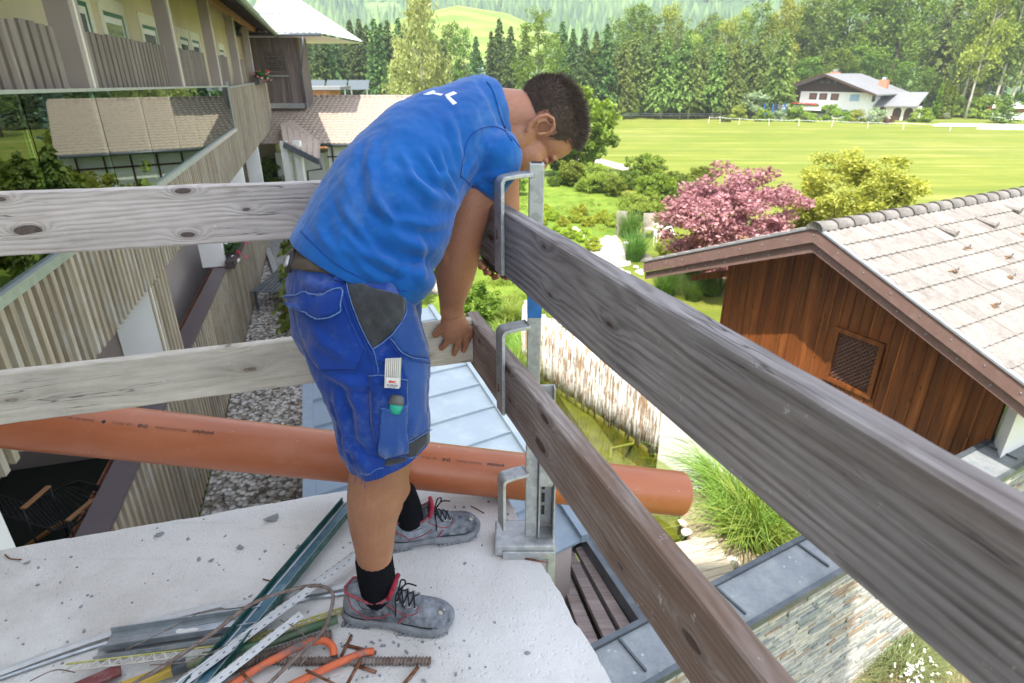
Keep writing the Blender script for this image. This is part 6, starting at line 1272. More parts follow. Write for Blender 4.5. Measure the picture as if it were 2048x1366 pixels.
M_rebar = simple('rebar_dusty', (.2, .15, .125), .85, .2, var=.4, scale=60, bump=.6, bscale=200, dirt=(.42, .38, .36), dirtamt=.7, dscale=20)
mb = MB(); A, B = zp_(120, 1392, .02), zp_(242, 1338, .02); mb.bar(A, B, .036, .012); top(mb, 'flat_bar', M_dred, 'dark red painted flat bar at the bottom left edge', 'metal bar', (A + B) / 2, bevel=.003)
mb = MB(); A, B = zp_(180, 1400, .03), zp_(362, 1333, .03); mb.bar(A, B, .022, .022); o = top(mb, 'square_tube', M_mus, 'mustard yellow square tube with dark end', 'metal tube', (A + B) / 2, bevel=.002)
mb = MB(); D_ = (B - A).normalized(); mb.bar(B - D_ * .02, B + D_ * .012, .0235, .0235); o2 = mb.build('end_cap', M_anth, None); o2.parent = o; o2.location = -((A + B) / 2)
poly('tube', 'olive grey tube under the white corner beads', 'metal tube', ((230, 1400), (300, 1362), (430, 1310)), .011, M_olive, .02)
poly('tube', 'green painted tube running to the heel of the near shoe', 'metal tube', ((400, 1316), (540, 1284), (675, 1238)), .0115, M_gtube, .02)
def ribbed(name, label, pxs, r_, mat, z=.02, pitch=.009, zs=None):
    o = poly(name, label, 'rebar', pxs, r_, mat, z, 8, True, zs=zs); pts = [zp_(x, y, zs[i] if zs else z) for i, (x, y) in enumerate(pxs)]; mb = MB(); org = o.location
    A, B = pts[0], pts[-1]; k = int((B - A).length / pitch); D = (B - A).normalized(); m_ = pts[len(pts) // 2] if len(pts) > 2 else None
    for i in range(k):
        t = (i + .5) / k; c = A.lerp(B, t)
        if m_ is not None: c = A * (1-t)**2 + (2 * m_ - (A + B) / 2) * (2*t*(1-t)) + B * t * t
        s = Vector((-D.y, D.x, 0)); mb.tube([c + (s * math.cos(q) + Vector((0, 0, 1)) * math.sin(q)) * (r_ * 1.1) + D * (.003 * math.sin(q)) for q in [j * .785 for j in range(9)]], r_ * .26, 4, cap=False)
    me = mb.mesh('rib', mat, org, True); c = link('rib', me, None, o); c['kind'] = 'stuff'; return o
ribbed('rebar', 'thick ribbed reinforcing bar lying horizontally below the near shoe', ((505, 1322), (862, 1322)), .0085, M_rebar, .0105)
ribbed('rebar', 'ribbed rusty bar sloping between the green tube and the orange one', ((455, 1345), (560, 1300), (664, 1268)), .0095, M_rebar, .012)
poly('bent_rod', 'rusty thin rod bent into a long loop over the scrap', 'rebar', ((225, 1392), (330, 1330), (420, 1270), (500, 1210), (570, 1183), (630, 1171), (662, 1182), (664, 1212), (645, 1262), (595, 1312), (520, 1385)), .0052, M_rebar, zs=(.03, .05, .065, .07, .06, .05, .045, .04, .045, .05, .06))
ot = poly('orange_tube', 'chipped orange tube with hooked open end', 'metal tube', ((430, 1392), (500, 1345), (560, 1312), (612, 1287), (645, 1281), (664, 1292), (668, 1312)), .0098, M_otube, zs=(.02, .02, .025, .03, .03, .026, .016), n=12)
q = zp_(668, 1314, .014); mb = MB(); mb.tube([q + Vector((0, .002, .002)), q + Vector((.0005, -.0015, -.0005))], .0085, 12); o = mb.build('opening', M_black); o.parent = ot; o.location = -ot.location
poly('orange_tube', 'chipped orange tube with crushed grey end', 'metal tube', ((540, 1392), (620, 1352), (690, 1320), (730, 1305), (748, 1303)), .0098, M_otube, .018, n=12, rb=[.0098] * 24 + [.005])
for lab, pxs, r_ in (('short rusty tie rod just below the shoe heel', ((703, 1270), (683, 1312)), .004), ('rusty cross rod beside the shoe, upper one', ((690, 1290), (752, 1305)), .0045), ('rusty rod stub crossing the thick bar, pointing down', ((722, 1318), (695, 1368)), .0045), ('rusty cross rod below the thick bar', ((708, 1330), (752, 1344)), .0045), ('rusty rod end at the bottom edge right of the scrap', ((808, 1368), (836, 1334)), .0045), ('black and white speckled thin wire rod over the orange tube', ((612, 1340), (700, 1384)), .0035), ('small rusty rod beneath the hooked orange tube', ((478, 1338), (508, 1372)), .004),
    ('bent rusty nail near the far left of the slab', ((10, 1109), (20, 1117), (42, 1119)), .0022), ('bent rusty wire left of the green channel', ((526, 1158), (548, 1166), (538, 1178), (518, 1192)), .0022), ('small rusty nail near the slab tip by the far shoe', ((942, 1012), (968, 1026)), .0022), ('rusty stick under the bracket base', ((1050, 1117), (1096, 1125)), .003)):
    poly('rusty_nail' if 'nail' in lab else ('rusty_wire' if 'wire' in lab else 'rusty_rod'), lab, 'nail' if 'nail' in lab else 'rusty rod', pxs, r_, M_rust, r_ + .001 + (.03 if 'orange tube' in lab else 0) + (.02 if 'crossing the thick' in lab else 0), 6)
CH = []
for k in range(5):
    bm = bmesh.new(); bmesh.ops.create_icosphere(bm, subdivisions=1, radius=.5)
    for v in bm.verts: f_ = 1 + .6 * mnoise.noise(v.co * 2.5 + Vector((k * 7, 0, 0))); v.co = Vector((v.co.x * f_, v.co.y * f_ * .7, v.co.z * f_ * .3))
    me = bpy.data.meshes.new('chip_mesh'); bm.to_mesh(me); bm.free(); me.materials.append(simple('chip_grey', (.27, .285, .3), .85, var=.25, scale=40) if k == 0 else bpy.data.materials['chip_grey']); CH.append(me)
for px, py, s, lab in ((544, 1036, .05, 'largest dark grey mortar chip on the slab'), (318, 1069, .034, 'flat mortar chip below the left slab edge'), (376, 1078, .016, 'tiny mortar chip right of the flat one'), (398, 1118, .022, 'mortar chip, left one of the close pair'), (422, 1121, .022, 'mortar chip, right one of the close pair'), (480, 1094, .03, 'mortar chip in the middle of the slab'), (595, 1094, .02, 'mortar chip left of the green channel top'), (500, 1192, .014, 'small dark chip left of the bent wire'), (1056, 1305, .018, 'pale lump on the slab right of the near shoe'), (848, 1362, .016, 'dark splinter chip at the bottom edge'), (450, 1072, .012, 'tiny dark chip above the middle mortar chip'), (54, 1125, .02, 'faint grey chip near the bent nail'), (700, 1085, .012, 'tiny chip lying beside the green channel')):
    o = link('mortar_chip', CH[int(px) % 5]); o.location = zp_(px, py, s * .12); o.scale = (s, s, s); o.rotation_euler = (0, 0, px); setp(o, lab, 'mortar chip')
mb = MB(); rr = random.Random(21)
for i in range(300):
    x, y = rr.choice(((rr.uniform(0, 1000), rr.uniform(1000, 1366)), (rr.gauss(700, 120), rr.gauss(1300, 40)), (rr.gauss(1035, 22), rr.gauss(1010, 25)))); p = at_z(x, y, 0)
    if (p - SC).dot(Vector((SLe.y, -SLe.x, 0)) * (1 if Vector((SLe.y, -SLe.x, 0)).dot(Vector((-.3, .8, 0)) - SC) > 0 else -1)) < .02 or (p - SC).dot(Vector((SRi.y, -SRi.x, 0)) * (1 if Vector((SRi.y, -SRi.x, 0)).dot(Vector((-.3, .8, 0)) - SC) > 0 else -1)) < .02: continue
    r_ = rr.uniform(.0012, .0045); mb.box(p + Vector((0, 0, r_ * .4)), (r_ * 2, r_ * 1.4, r_), rz=rr.uniform(0, 3))
struct(mb, 'grit', bpy.data.materials['chip_grey'], kind='stuff')
poly('wire_offcut', 'thin grey wire offcut crossing the metal stud', 'wire', ((250, 1300), (330, 1262), (400, 1225)), .0016, M_rebar, .055, 5)
poly('wire_offcut', 'thin grey tie wire curling over the green tube', 'wire', ((560, 1240), (600, 1262), (620, 1300), (600, 1330)), .0016, M_rebar, .055, 5)
poly('wire_offcut', 'short dark wire offcut at the bottom left edge', 'wire', ((60, 1362), (110, 1340), (150, 1345)), .0016, M_rebar, .055, 5)
poly('wire_offcut', 'thin rusty wire lying along the yellow strip', 'wire', ((300, 1330), (380, 1322), (455, 1290)), .0016, M_rebar, .055, 5)
# ------------------------------------------------------------------ the man
from mathutils.bvhtree import BVHTree
from mathutils.geometry import delaunay_2d_cdt, intersect_point_line
YAW = R(15); FWD = Vector((math.cos(YAW), math.sin(YAW), 0)); LEFT = Vector((-math.sin(YAW), math.cos(YAW), 0))
def tdep(p): d = p - CAM; return d.y * CO - d.z * SI
class LF(MB):
    def loft(s, C, rn, rd, dax=None, n=28, pw=1., f0=.55, f1=.55):
        """C centres; rn radius in the plane of the path, rd radius along dax; rounded ends"""
        C = [Vector(c) for c in C]; k = len(C); dax = dax or LEFT; dax = Vector(dax).normalized(); rings = []
        T = [(C[min(i+1, k-1)] - C[max(i-1, 0)]).normalized() for i in range(k)]
        def ring(c, t, a, b):
            D = (dax - t * dax.dot(t)).normalized(); N = D.cross(t).normalized(); out = []
            for j in range(n):
                an = 2 * math.pi * j / n; ca, sa = math.cos(an), math.sin(an); ca = math.copysign(abs(ca) ** pw, ca); sa = math.copysign(abs(sa) ** pw, sa); out.append(c + N * ca * a + D * sa * b)
            return out
        def cap(c, t, a, b, sg): r = min(a, b) * (f0 if sg < 0 else f1); return [ring(c + t * sg * r * math.sin(q), t, a * math.cos(q), b * math.cos(q)) for q in (.45, .9, 1.3)]
        rings = cap(C[0], T[0], rn[0], rd[0], -1)[::-1] + [ring(C[i], T[i], rn[i], rd[i]) for i in range(k)] + cap(C[-1], T[-1], rn[-1], rd[-1], 1)
        m = len(rings); s.add([p for r_ in rings for p in r_], [(i*n+j, i*n+(j+1) % n, (i+1)*n+(j+1) % n, (i+1)*n+j) for i in range(m-1) for j in range(n)] + [tuple(range(n))[::-1], tuple((m-1)*n+j for j in range(n))]); return s
    def px(s, P, dax=None, n=28, pw=1., sub=3, f0=.55, f1=.55):
        """P rows: px, py, y, half width in photo pixels, depth radius m (None: same)"""
        rows = [tuple(r_) if len(r_) == 5 else (*r_, None) for r_ in P]; C = []; a = []; b = []
        def cr(p0, p1, p2, p3, t): return .5 * ((2*p1) + (p2-p0)*t + (2*p0-5*p1+4*p2-p3)*t*t + (3*p1-p0-3*p2+p3)*t*t*t)
        full = []
        for r_ in rows: c = at_y(r_[0], r_[1], r_[2]); rn = r_[3] / FPX * tdep(c); full.append((c.x, c.y, c.z, rn, r_[4] or rn))
        for i in range(len(full) - 1):
            q = [full[max(i-1, 0)], full[i], full[i+1], full[min(i+2, len(full)-1)]]
            for k in range(sub):
                v = [cr(q[0][m], q[1][m], q[2][m], q[3][m], k / sub) for m in range(5)]; C.append(Vector(v[:3])); a.append(v[3]); b.append(v[4])
        C.append(Vector(full[-1][:3])); a.append(full[-1][3]); b.append(full[-1][4]); return s.loft(C, a, b, dax, n, pw, f0, f1)
    def ell(s, c, ax, r, n=18, m=12):
        """ellipsoid, ax = 3 unit axes, r = 3 radii"""
        vs = [c + ax[2] * r[2]]; 
        for i in range(1, m):
            th = math.pi * i / m
            for j in range(n): ph = 2 * math.pi * j / n; vs.append(c + ax[0] * (r[0] * math.sin(th) * math.cos(ph)) + ax[1] * (r[1] * math.sin(th) * math.sin(ph)) + ax[2] * (r[2] * math.cos(th)))
        vs.append(c - ax[2] * r[2]); L_ = len(vs) - 1; fs = [(0, 1 + j, 1 + (j+1) % n) for j in range(n)] + [(1 + (i-1)*n + j, 1 + i*n + j, 1 + i*n + (j+1) % n, 1 + (i-1)*n + (j+1) % n) for i in range(1, m-1) for j in range(n)] + [(L_, 1 + (m-2)*n + (j+1) % n, 1 + (m-2)*n + j) for j in range(n)]
        return s.add(vs, fs)
def fuse(mb, name, voxel, smooth=6, fac=.5):
    """voxel union of all closed shapes in mb -> one continuous mesh"""
    me = bpy.data.meshes.new('t'); me.from_pydata(mb.v, [], mb.f); bm = bmesh.new(); bm.from_mesh(me)
    bmesh.ops.recalc_face_normals(bm, faces=bm.faces[:]); bm.to_mesh(me); bm.free(); o = bpy.data.objects.new('t', me); col.objects.link(o)
    m = o.modifiers.new('r', 'REMESH'); m.mode = 'VOXEL'; m.voxel_size = voxel; m.use_smooth_shade = True
    if smooth: s_ = o.modifiers.new('s', 'SMOOTH'); s_.factor = fac; s_.iterations = smooth
    dg = bpy.context.evaluated_depsgraph_get(); out = bpy.data.meshes.new_from_object(o.evaluated_get(dg)); out.name = name; bpy.data.objects.remove(o); bpy.data.meshes.remove(me); out.materials.clear(); return out
def arr(me): a = np.empty(len(me.vertices) * 3, dtype=np.float32); me.vertices.foreach_get('co', a); return a.reshape(-1, 3)
def nrm(me): a = np.empty(len(me.vertices) * 3, dtype=np.float32); me.vertices.foreach_get('normal', a); return a.reshape(-1, 3)
def setarr(me, a): me.vertices.foreach_set('co', a.astype(np.float32).ravel()); me.update()
def bvh_of(me): return BVHTree.FromPolygons([v.co[:] for v in me.vertices], [tuple(p.vertices) for p in me.polygons])
def hit(bv, px, py):
    d = ray(px, py).normalized(); l, n_, i_, ds = bv.ray_cast(CAM, d, 5); 
    return (l, n_) if l is not None else None
def folds(me, lines, bv):
    """soft ridges and valleys along polylines laid on the cloth: (pixels, width m, height m)"""
    P = arr(me); N = nrm(me); D = np.zeros(len(P))
    for pxs, w, h in lines:
        pts = [hit(bv, *q) for q in pxs]; pts = [p[0] for p in pts if p]
        if len(pts) < 2: continue
        best = np.full(len(P), 9.); env = np.zeros(len(P)); tot = len(pts) - 1
        for i in range(tot):
            a, b = np.array(pts[i]), np.array(pts[i+1]); ab = b - a; t = np.clip(((P - a) @ ab) / (ab @ ab), 0, 1); d = np.linalg.norm(P - (a + t[:, None] * ab), axis=1); u = (i + t) / tot
            m = d < best; best[m] = d[m]; env[m] = np.sin(np.clip(u[m], 0.02, .98) * math.pi) ** .6
        D += 1.35 * h * env * (np.exp(-(best / w) ** 2) - .45 * np.exp(-((best - w * 1.7) / (w * .9)) ** 2))
    setarr(me, P + N * D[:, None])
def wrinkle(me, amp, sc, seed, along=None):
    P = arr(me); N = nrm(me); D = np.array([mnoise.noise(Vector((p[0] * sc[0] + seed, p[1] * sc[1], p[2] * sc[2]))) for p in P]); setarr(me, P + N * (D * amp)[:, None])
def panel(name, pxs, bv, mat, parent, off=.002, step=7, thick=0., smooth=True):
    """a patch of cloth sewn onto the surface, outline given on the side that faces the photographer"""
    out = []; n = len(pxs)
    for i in range(n):
        a, b = Vector(pxs[i]), Vector(pxs[(i+1) % n]); k = max(1, int((b - a).length / step)); out += [a.lerp(b, j / k) for j in range(k)]
    xs = [p.x for p in out]; ys = [p.y for p in out]; ins = []
    def inside(x, y):
        c = False; j = len(out) - 1
        for i in range(len(out)):
            if (out[i].y > y) != (out[j].y > y) and x < (out[j].x - out[i].x) * (y - out[i].y) / (out[j].y - out[i].y) + out[i].x: c = not c
            j = i
        return c
    y = min(ys) + step * .5
    while y < max(ys):
        x = min(xs) + step * .5
        while x < max(xs):
            if inside(x, y) and min((p - Vector((x, y))).length for p in out) > step * .45: ins.append(Vector((x, y)))
            x += step
        y += step
    vs, es, fs, *_ = delaunay_2d_cdt([v.to_2d() for v in out + ins], [(i, (i+1) % len(out)) for i in range(len(out))], [], 1, 1e-4)
    V = []; Nn = []; bad = set()
    for i, v in enumerate(vs):
        h = hit(bv, v.x, v.y)
        if h is None: bad.add(i); V.append(Vector()); Nn.append(Vector())
        else:
            nn = h[1] if h[1].dot(CAM - h[0]) > 0 else -h[1]; V.append(h[0]); Nn.append(nn)
    F = [f for f in fs if not (set(f) & bad)]; mb = MB(); m = len(V)
    mb.add([v + n_ * (off + thick) for v, n_ in zip(V, Nn)] + [v - n_ * .001 for v, n_ in zip(V, Nn)], F)
    # skirt so the patch has a real edge
    cnt = {}
    for f in F:
        for i in range(len(f)): e = (f[i], f[(i+1) % len(f)]); cnt[e] = 1
    mb.f += [(e[1], e[0], e[0] + m, e[1] + m) for e in cnt if (e[1], e[0]) not in cnt]; mb.m = [0] * len(mb.f)
    return mb.build(name, mat, parent, smooth)
def seam(name, pxs, bv, r_, mat, parent, off=.0012, step=5, soft=True):
    pts = []; V2 = [Vector(q) for q in pxs]
    for i in range(len(V2) - 1):
        p0, p1, p2, p3 = V2[max(i-1, 0)], V2[i], V2[i+1], V2[min(i+2, len(V2)-1)]; k = max(1, int((p2 - p1).length / step)); tn = .5 if soft else 0
        for j in range(k): t = j / k; pts.append(.5 * ((2*p1) + (p2-p0)*t + (2*p0-5*p1+4*p2-p3)*t*t + (3*p1-p0-3*p2+p3)*t*t*t) if soft else p1.lerp(p2, t))
    pts.append(V2[-1]); Q = []
    for p in pts:
        h = hit(bv, p.x, p.y)
        if h: nn = h[1] if h[1].dot(CAM - h[0]) > 0 else -h[1]; Q.append(h[0] + nn * off)
    if len(Q) < 2: return None
    mb = MB(); mb.tube(Q, r_, 5); return mb.build(name, mat, parent, True)
# materials
def cloth(name, c, c2, dust=(.5, .56, .66), damt=.35, dsc=5., weave=900, rough=.85, stretch=(1, 1, 1)):
    b = NB(name); co = b.co(); n = b.noise(co, 7, 5, .6); d = b.noise(b.mapp(co, stretch), dsc, 7, .72); w = b.noise(co, weave, 2, .5)
    cc = b.mix(b.mr(n, .3, .7), c, c2); cc = b.mix(b.math('MULTIPLY', b.mr(d, .52, .76), damt), cc, dust); cc = b.mix(b.mr(w, .3, .7, 0, .22), cc, tuple(x * .6 for x in c))
    m = b.pbr(cc, rough, 0, b.bump(b.math('ADD', w, b.math('MULTIPLY', b.noise(co, 90, 4), .8)), .18, .002), .2); 
    b.bs.inputs['Sheen Weight'].default_value = .25; b.bs.inputs['Sheen Roughness'].default_value = .5; return m
C_shirt = cloth('blue_tshirt_cloth', (.003, .083, .34), (.007, .125, .44), (.24, .42, .68), .4, 4.)
C_short = cloth('blue_work_cloth', (.003, .03, .22), (.007, .052, .31), (.22, .3, .5), .6, 5.)
C_shfad = cloth('faded_blue_work_cloth', (.015, .06, .26), (.04, .1, .32), (.3, .36, .5), .55, 7., stretch=(1, 1, .4))
C_dark = cloth('charcoal_work_cloth', (.03, .032, .036), (.055, .057, .062), (.3, .3, .3), .3, 6.)
C_seam = simple('blue_seam', (.006, .045, .26), .8, var=.3, scale=60); C_seaml = simple('worn_light_seam', (.1, .19, .42), .8, var=.4, scale=90)
C_sock = NB('black_knit'); _c = C_sock.co(); C_sock = C_sock.pbr((.006, .0065, .009), .95, 0, C_sock.bump(C_sock.noise(_c, 400, 3), .5, .002), .1)
bK = NB('skin'); co = bK.co(); n1 = bK.noise(co, 9, 4, .6); n2 = bK.noise(co, 160, 4, .6); n3 = bK.voro(co, 55, 'Distance')
xyz = bK.sep(co); reg = bK.mr(xyz[2], .75, 1.15, 0, 1)        # face and neck a little redder than legs
c = bK.mix(bK.mr(n1, .3, .7), (.30, .132, .07), (.42, .205, .115)); c = bK.mix(bK.mr(bK.noise(co, 3.5, 3), .45, .65, 0, .45), c, (.45, .165, .095)); c = bK.mix(bK.math('MULTIPLY', reg, .6), c, (.5, .235, .16)); c = bK.mix(bK.mr(n2, .35, .65, 0, .3), c, (.27, .11, .06)); c = bK.mix(bK.mr(bK.noise(co, 28, 5, .7), .5, .75, 0, .3), c, (.3, .12, .07)); c = bK.mix(bK.mr(bK.math('ADD', n3, bK.math('MULTIPLY', n1, .1)), .07, .1, .35, 0), c, (.28, .12, .08))
M_skin = bK.pbr(c, .5, 0, bK.bump(bK.math('ADD', n2, bK.math('MULTIPLY', bK.noise(co, 500, 2), .5)), .12, .0025), .4); bK.bs.inputs['Subsurface Weight'].default_value = .12; bK.bs.inputs['Subsurface Radius'].default_value = (1, .35, .2); bK.bs.inputs['Subsurface Scale'].default_value = .008
man = thing('person', 'man in blue t-shirt and blue work shorts bending forward over the corner of the railing', 'person', (-.3, 1.36, 0))

# --- body: one continuous skin
B = LF()
# legs
B.px([(765, 800, 1.19, 66), (768, 870, 1.185, 62), (768, 915, 1.185, 57), (757, 955, 1.19, 58), (749, 1008, 1.195, 54), (746, 1045, 1.20, 47), (748, 1085, 1.21, 40), (749, 1120, 1.215, 34), (753, 1160, 1.22, 32), (762, 1195, 1.225, 28)])
B.px([(770, 800, 1.47, 62), (775, 870, 1.47, 56), (772, 920, 1.47, 50), (776, 955, 1.475, 42), (792, 985, 1.495, 31), (806, 1005, 1.505, 26), (815, 1030, 1.51, 24)])
# pelvis and trunk (inside the clothes)
B.px([(720, 640, 1.34, 80, .11), (725, 560, 1.35, 80, .12), (752, 460, 1.43, 80, .12), (825, 330, 1.56, 66, .12), (910, 262, 1.66, 55, .11), (985, 230, 1.71, 46, .08)])
B.px([(725, 640, 1.28, 62, .07), (755, 740, 1.22, 58, .06), (766, 830, 1.19, 60, .06)]); B.px([(725, 640, 1.42, 62, .07), (755, 740, 1.45, 58, .06), (770, 830, 1.47, 55, .06)])
# neck
B.px([(985, 228, 1.71, 50, .074), (1030, 232, 1.715, 50, .068), (1075, 240, 1.72, 50, .066)])
# head frame
PHI = R(10); Xf = Vector((math.cos(PHI), math.sin(PHI), 0)); hR = Vector((math.sin(PHI), -math.cos(PHI), 0)); Zv = Vector((0, 0, 1))
HFd = (Xf * .36 - Zv * .93).normalized(); HU = (Xf * .93 + Zv * .36).normalized(); HC = at_y(1062, 256, 1.72); HS = 1.08
def hd(f, u, r_): return HC + (HFd * f + HU * u + hR * r_) * HS
hax = (HFd, hR, HU)
B.ell(hd(-.006, .052, 0), hax, [x * HS for x in (.093, .075, .080)], 28, 18)      # skull
B.ell(hd(.028, .045, 0), hax, [x * HS for x in (.070, .066, .068)], 24, 16)       # forehead
B.ell(hd(.045, -.03, 0), hax, [x * HS for x in (.050, .060, .072)], 24, 16)       # mid face
B.ell(hd(.046, -.078, 0), hax, [x * HS for x in (.046, .050, .038)], 22, 14)      # jaw
B.ell(hd(.078, -.098, 0), hax, [x * HS for x in (.02, .024, .019)])               # chin
B.ell(hd(.083, .022, .0), hax, [x * HS for x in (.016, .05, .012)])               # brow
for s_ in (-1, 1):
    B.ell(hd(.058, -.022, s_ * .040), hax, [x * HS for x in (.026, .020, .024)])    # cheekbones
    B.ell(hd(.0, -.045, s_ * .052), hax, [x * HS for x in (.03, .014, .045)])     # jaw corner
B.loft([hd(.090, .012, 0), hd(.103, -.008, 0), hd(.117, -.03, 0), (hd(.108, -.042, 0))], [.009, .010, .012, .011], [.009, .011, .016, .018], hR, 14)   # nose
B.ell(hd(.096, -.062, 0), hax, [x * HS for x in (.011, .024, .007)]); B.ell(hd(.093, -.075, 0), hax, [x * HS for x in (.011, .021, .007)])   # lips
# ears
for s_ in (1, -1):
    def er(f, u, r_=0.): return hd(-.004 + f, .002 + u, s_ * (.0745 + r_))
    pts = [er(.016, .010, .001), er(.018, .024, .005), er(.009, .038, .010), (er(-.008, .041, .013)), er(-.022, .030, .015), er(-.026, .012, .015), er(-.021, -.006, .012), er(-.013, -.020, .008), er(-.003, -.026, .005)]
    B.loft(pts, [.0045, .005, .005, .0052, .0052, .005, .0052, .0072, .008], [.0045] * 7 + [.005, .005], hR * s_, 12)
    B.ell(er(-.016, .018, .004), hax, (.009, .003, .018)); B.loft([er(.004, .030, .007), er(-.011, .024, .011), er(-.014, .006, .011), er(-.006, -.008, .008)], [.003] * 4, [.003] * 4, hR * s_, 8)
    B.loft([er(.014, .010, .006), er(.013, .0, .008), er(.007, -.008, .006)], [.004, .005, .003], [.003, .004, .003], hR * s_, 8)
# near arm
B.px([(985, 285, 1.56, 42), (966, 330, 1.57, 42), (950, 385, 1.575, 43), (934, 440, 1.585, 41), (924, 472, 1.59, 41), (915, 515, 1.605, 43), (910, 552, 1.63, 38.5), (906, 585, 1.66, 30), (904, 612, 1.675, 24.5, .025), (904, 626, 1.685, 24, .024)], sub=4)
B.ell(at_y(893, 508, 1.575), (FWD, LEFT, Zv), (.022, .03, .04))
# far arm
B.px([(1003, 290, 1.84, 36), (1004, 350, 1.86, 34), (1006, 410, 1.86, 33), (1004, 450, 1.84, 31), (998, 490, 1.81, 26), (992, 512, 1.78, 22, .022)], sub=4)
# right hand pressed on the board face
def bface(px, py, off): return at_pl(px, py, lp(0, .6, -off), LO)
def hp_(px, py, off): return bface(px, py, off)
B.loft([hp_(904, 622, .028), hp_(906, 638, .03), hp_(909, 654, .028), hp_(914, 668, .024), hp_(918, 676, .021)], [.031, .040, .045, .043, .036], [.022, .021, .019, .016, .013], LO, 20)
def finger(pts, r_): B.loft([hp_(*p) for p in pts], r_, r_, LO, 12)
finger([(889, 650, .024), (878, 662, .018), (873, 668, .014), (868, 671, .012)], [.014, .0115, .011, .0095])                                     # thumb
finger([(902, 668, .023), (897, 678, .022), (889, 690, .017), (882, 697, .0115)], [.0115, .011, .0105, .009])                                   # index
finger([(919, 672, .024), (917, 684, .024), (912, 698, .018), (908, 709, .0115)], [.0115, .011, .0105, .009])                                   # middle
finger([(933, 670, .024), (933, 681, .022), (930, 692, .017), (927, 702, .0115)], [.0112, .0105, .010, .0088])                                  # ring
finger([(940, 656, .022), (941, 667, .020), (939, 676, .015), (937, 682, .011)], [.0105, .0095, .009, .008])                                    # little
# left hand around the tool handle
TY0 = 1.76
def q3(px, py, y=TY0): return at_y(px, py, y)
B.loft([q3(992, 505, 1.79), q3(990, 520, 1.80), q3(984, 533, 1.80)], [.03, .036, .03], [.02, .018, .015], LEFT, 16)
for a, b_, c_, d_, r_ in (((968, 520, 1.79), (959, 525, 1.765), (961, 534, 1.745), (966, 534, 1.735), .0105), ((975, 528, 1.795), (968, 536, 1.765), (972, 546, 1.745), (978, 545, 1.735), .011), ((986, 538, 1.795), (982, 547, 1.77), (988, 555, 1.75), (996, 552, 1.74), .011), ((1002, 545, 1.80), (1006, 553, 1.78), (1012, 556, 1.765), (1018, 553, 1.755), .0095)):
    B.loft([q3(*a), q3(*b_), q3(*c_), q3(*d_)], [r_, r_, r_ * .95, r_ * .85], [r_, r_, r_ * .95, r_ * .85], LEFT, 12)
B.loft([q3(990, 512, 1.76), q3(997, 525, 1.735), q3(1001, 536, 1.725), q3(1003, 545, 1.72)], [.014, .0125, .0115, .010], [.014, .0125, .011, .0085], LEFT, 12)
bme = fuse(B, 'body', .0031, 3, .5); bme.materials.append(M_skin)
body = link('body', bme, None, man); 
P = arr(bme); P -= np.array(man.location); setarr(bme, P + np.array([0, 0, 0])); ORG[body] = ORG[man]
def shift(me): P = arr(me); P -= np.array(ORG[man]); setarr(me, P)
# nails
M_nail = simple('nail', (.62, .38, .3), .3)
for p_, n_ in ((q3(1003.5, 545, 1.7105), None),):
    mb = LF(); mb.ell(p_, (Vector((1, 0, 0)), Vector((0, 1, 0)), Zv), (.0055, .0015, .0065), 10, 6); mb.build('finger_nail', M_nail, man, True)

# --- t-shirt
S = LF()
# silhouettes from the photo: back point, belly point, depth position, depth radius
SEC = [((596, 474), (806, 612), 1.355, .165), ((604, 452), (826, 586), 1.365, .172), ((640, 388), (872, 528), 1.41, .18), ((688, 315), (892, 454), 1.47, .175), ((748, 256), (912, 400), 1.54, .17), ((822, 204), (946, 352), 1.62, .165), ((898, 172), (984, 318), 1.68, .14), ((944, 160), (1012, 298), 1.70, .11), ((972, 163), (1022, 286), 1.71, .08)]
S.px([((a[0] + b_[0]) / 2, (a[1] + b_[1]) / 2, y, math.dist(a, b_) / 2, d) for a, b_, y, d in SEC], pw=.92, n=40, sub=4, f1=.08)
S.px([(986, 285, 1.55, 49, .066), (988, 318, 1.565, 53, .072), (974, 345, 1.575, 51, .07), (957, 379, 1.565, 47, .066)], pw=.95, sub=4, f1=.12)
S.px([(1000, 262, 1.84, 42, .07), (1006, 315, 1.86, 38, .065), (1004, 345, 1.87, 30, .06)], sub=3)
S.px([(786, 562, 1.35, 60, .14), (818, 525, 1.365, 62, .15)], sub=3)
sme = fuse(S, 'shirt', .0058, 8, .5)
def cut(me, a, b, keep_up=True):
    pa, pb = at_y(*a), at_y(*b); nn = (pb - pa).cross(LEFT).normalized()
    if nn.z > 0: nn = -nn
    bm = bmesh.new(); bm.from_mesh(me); bmesh.ops.bisect_plane(bm, geom=bm.verts[:] + bm.edges[:] + bm.faces[:], plane_co=pa, plane_no=nn, clear_outer=True); bm.to_mesh(me); bm.free(); me.polygons.foreach_set('use_smooth', [True] * len(me.polygons))
cut(sme, (592, 470, 1.355), (834, 588, 1.355)); bv = bvh_of(sme)
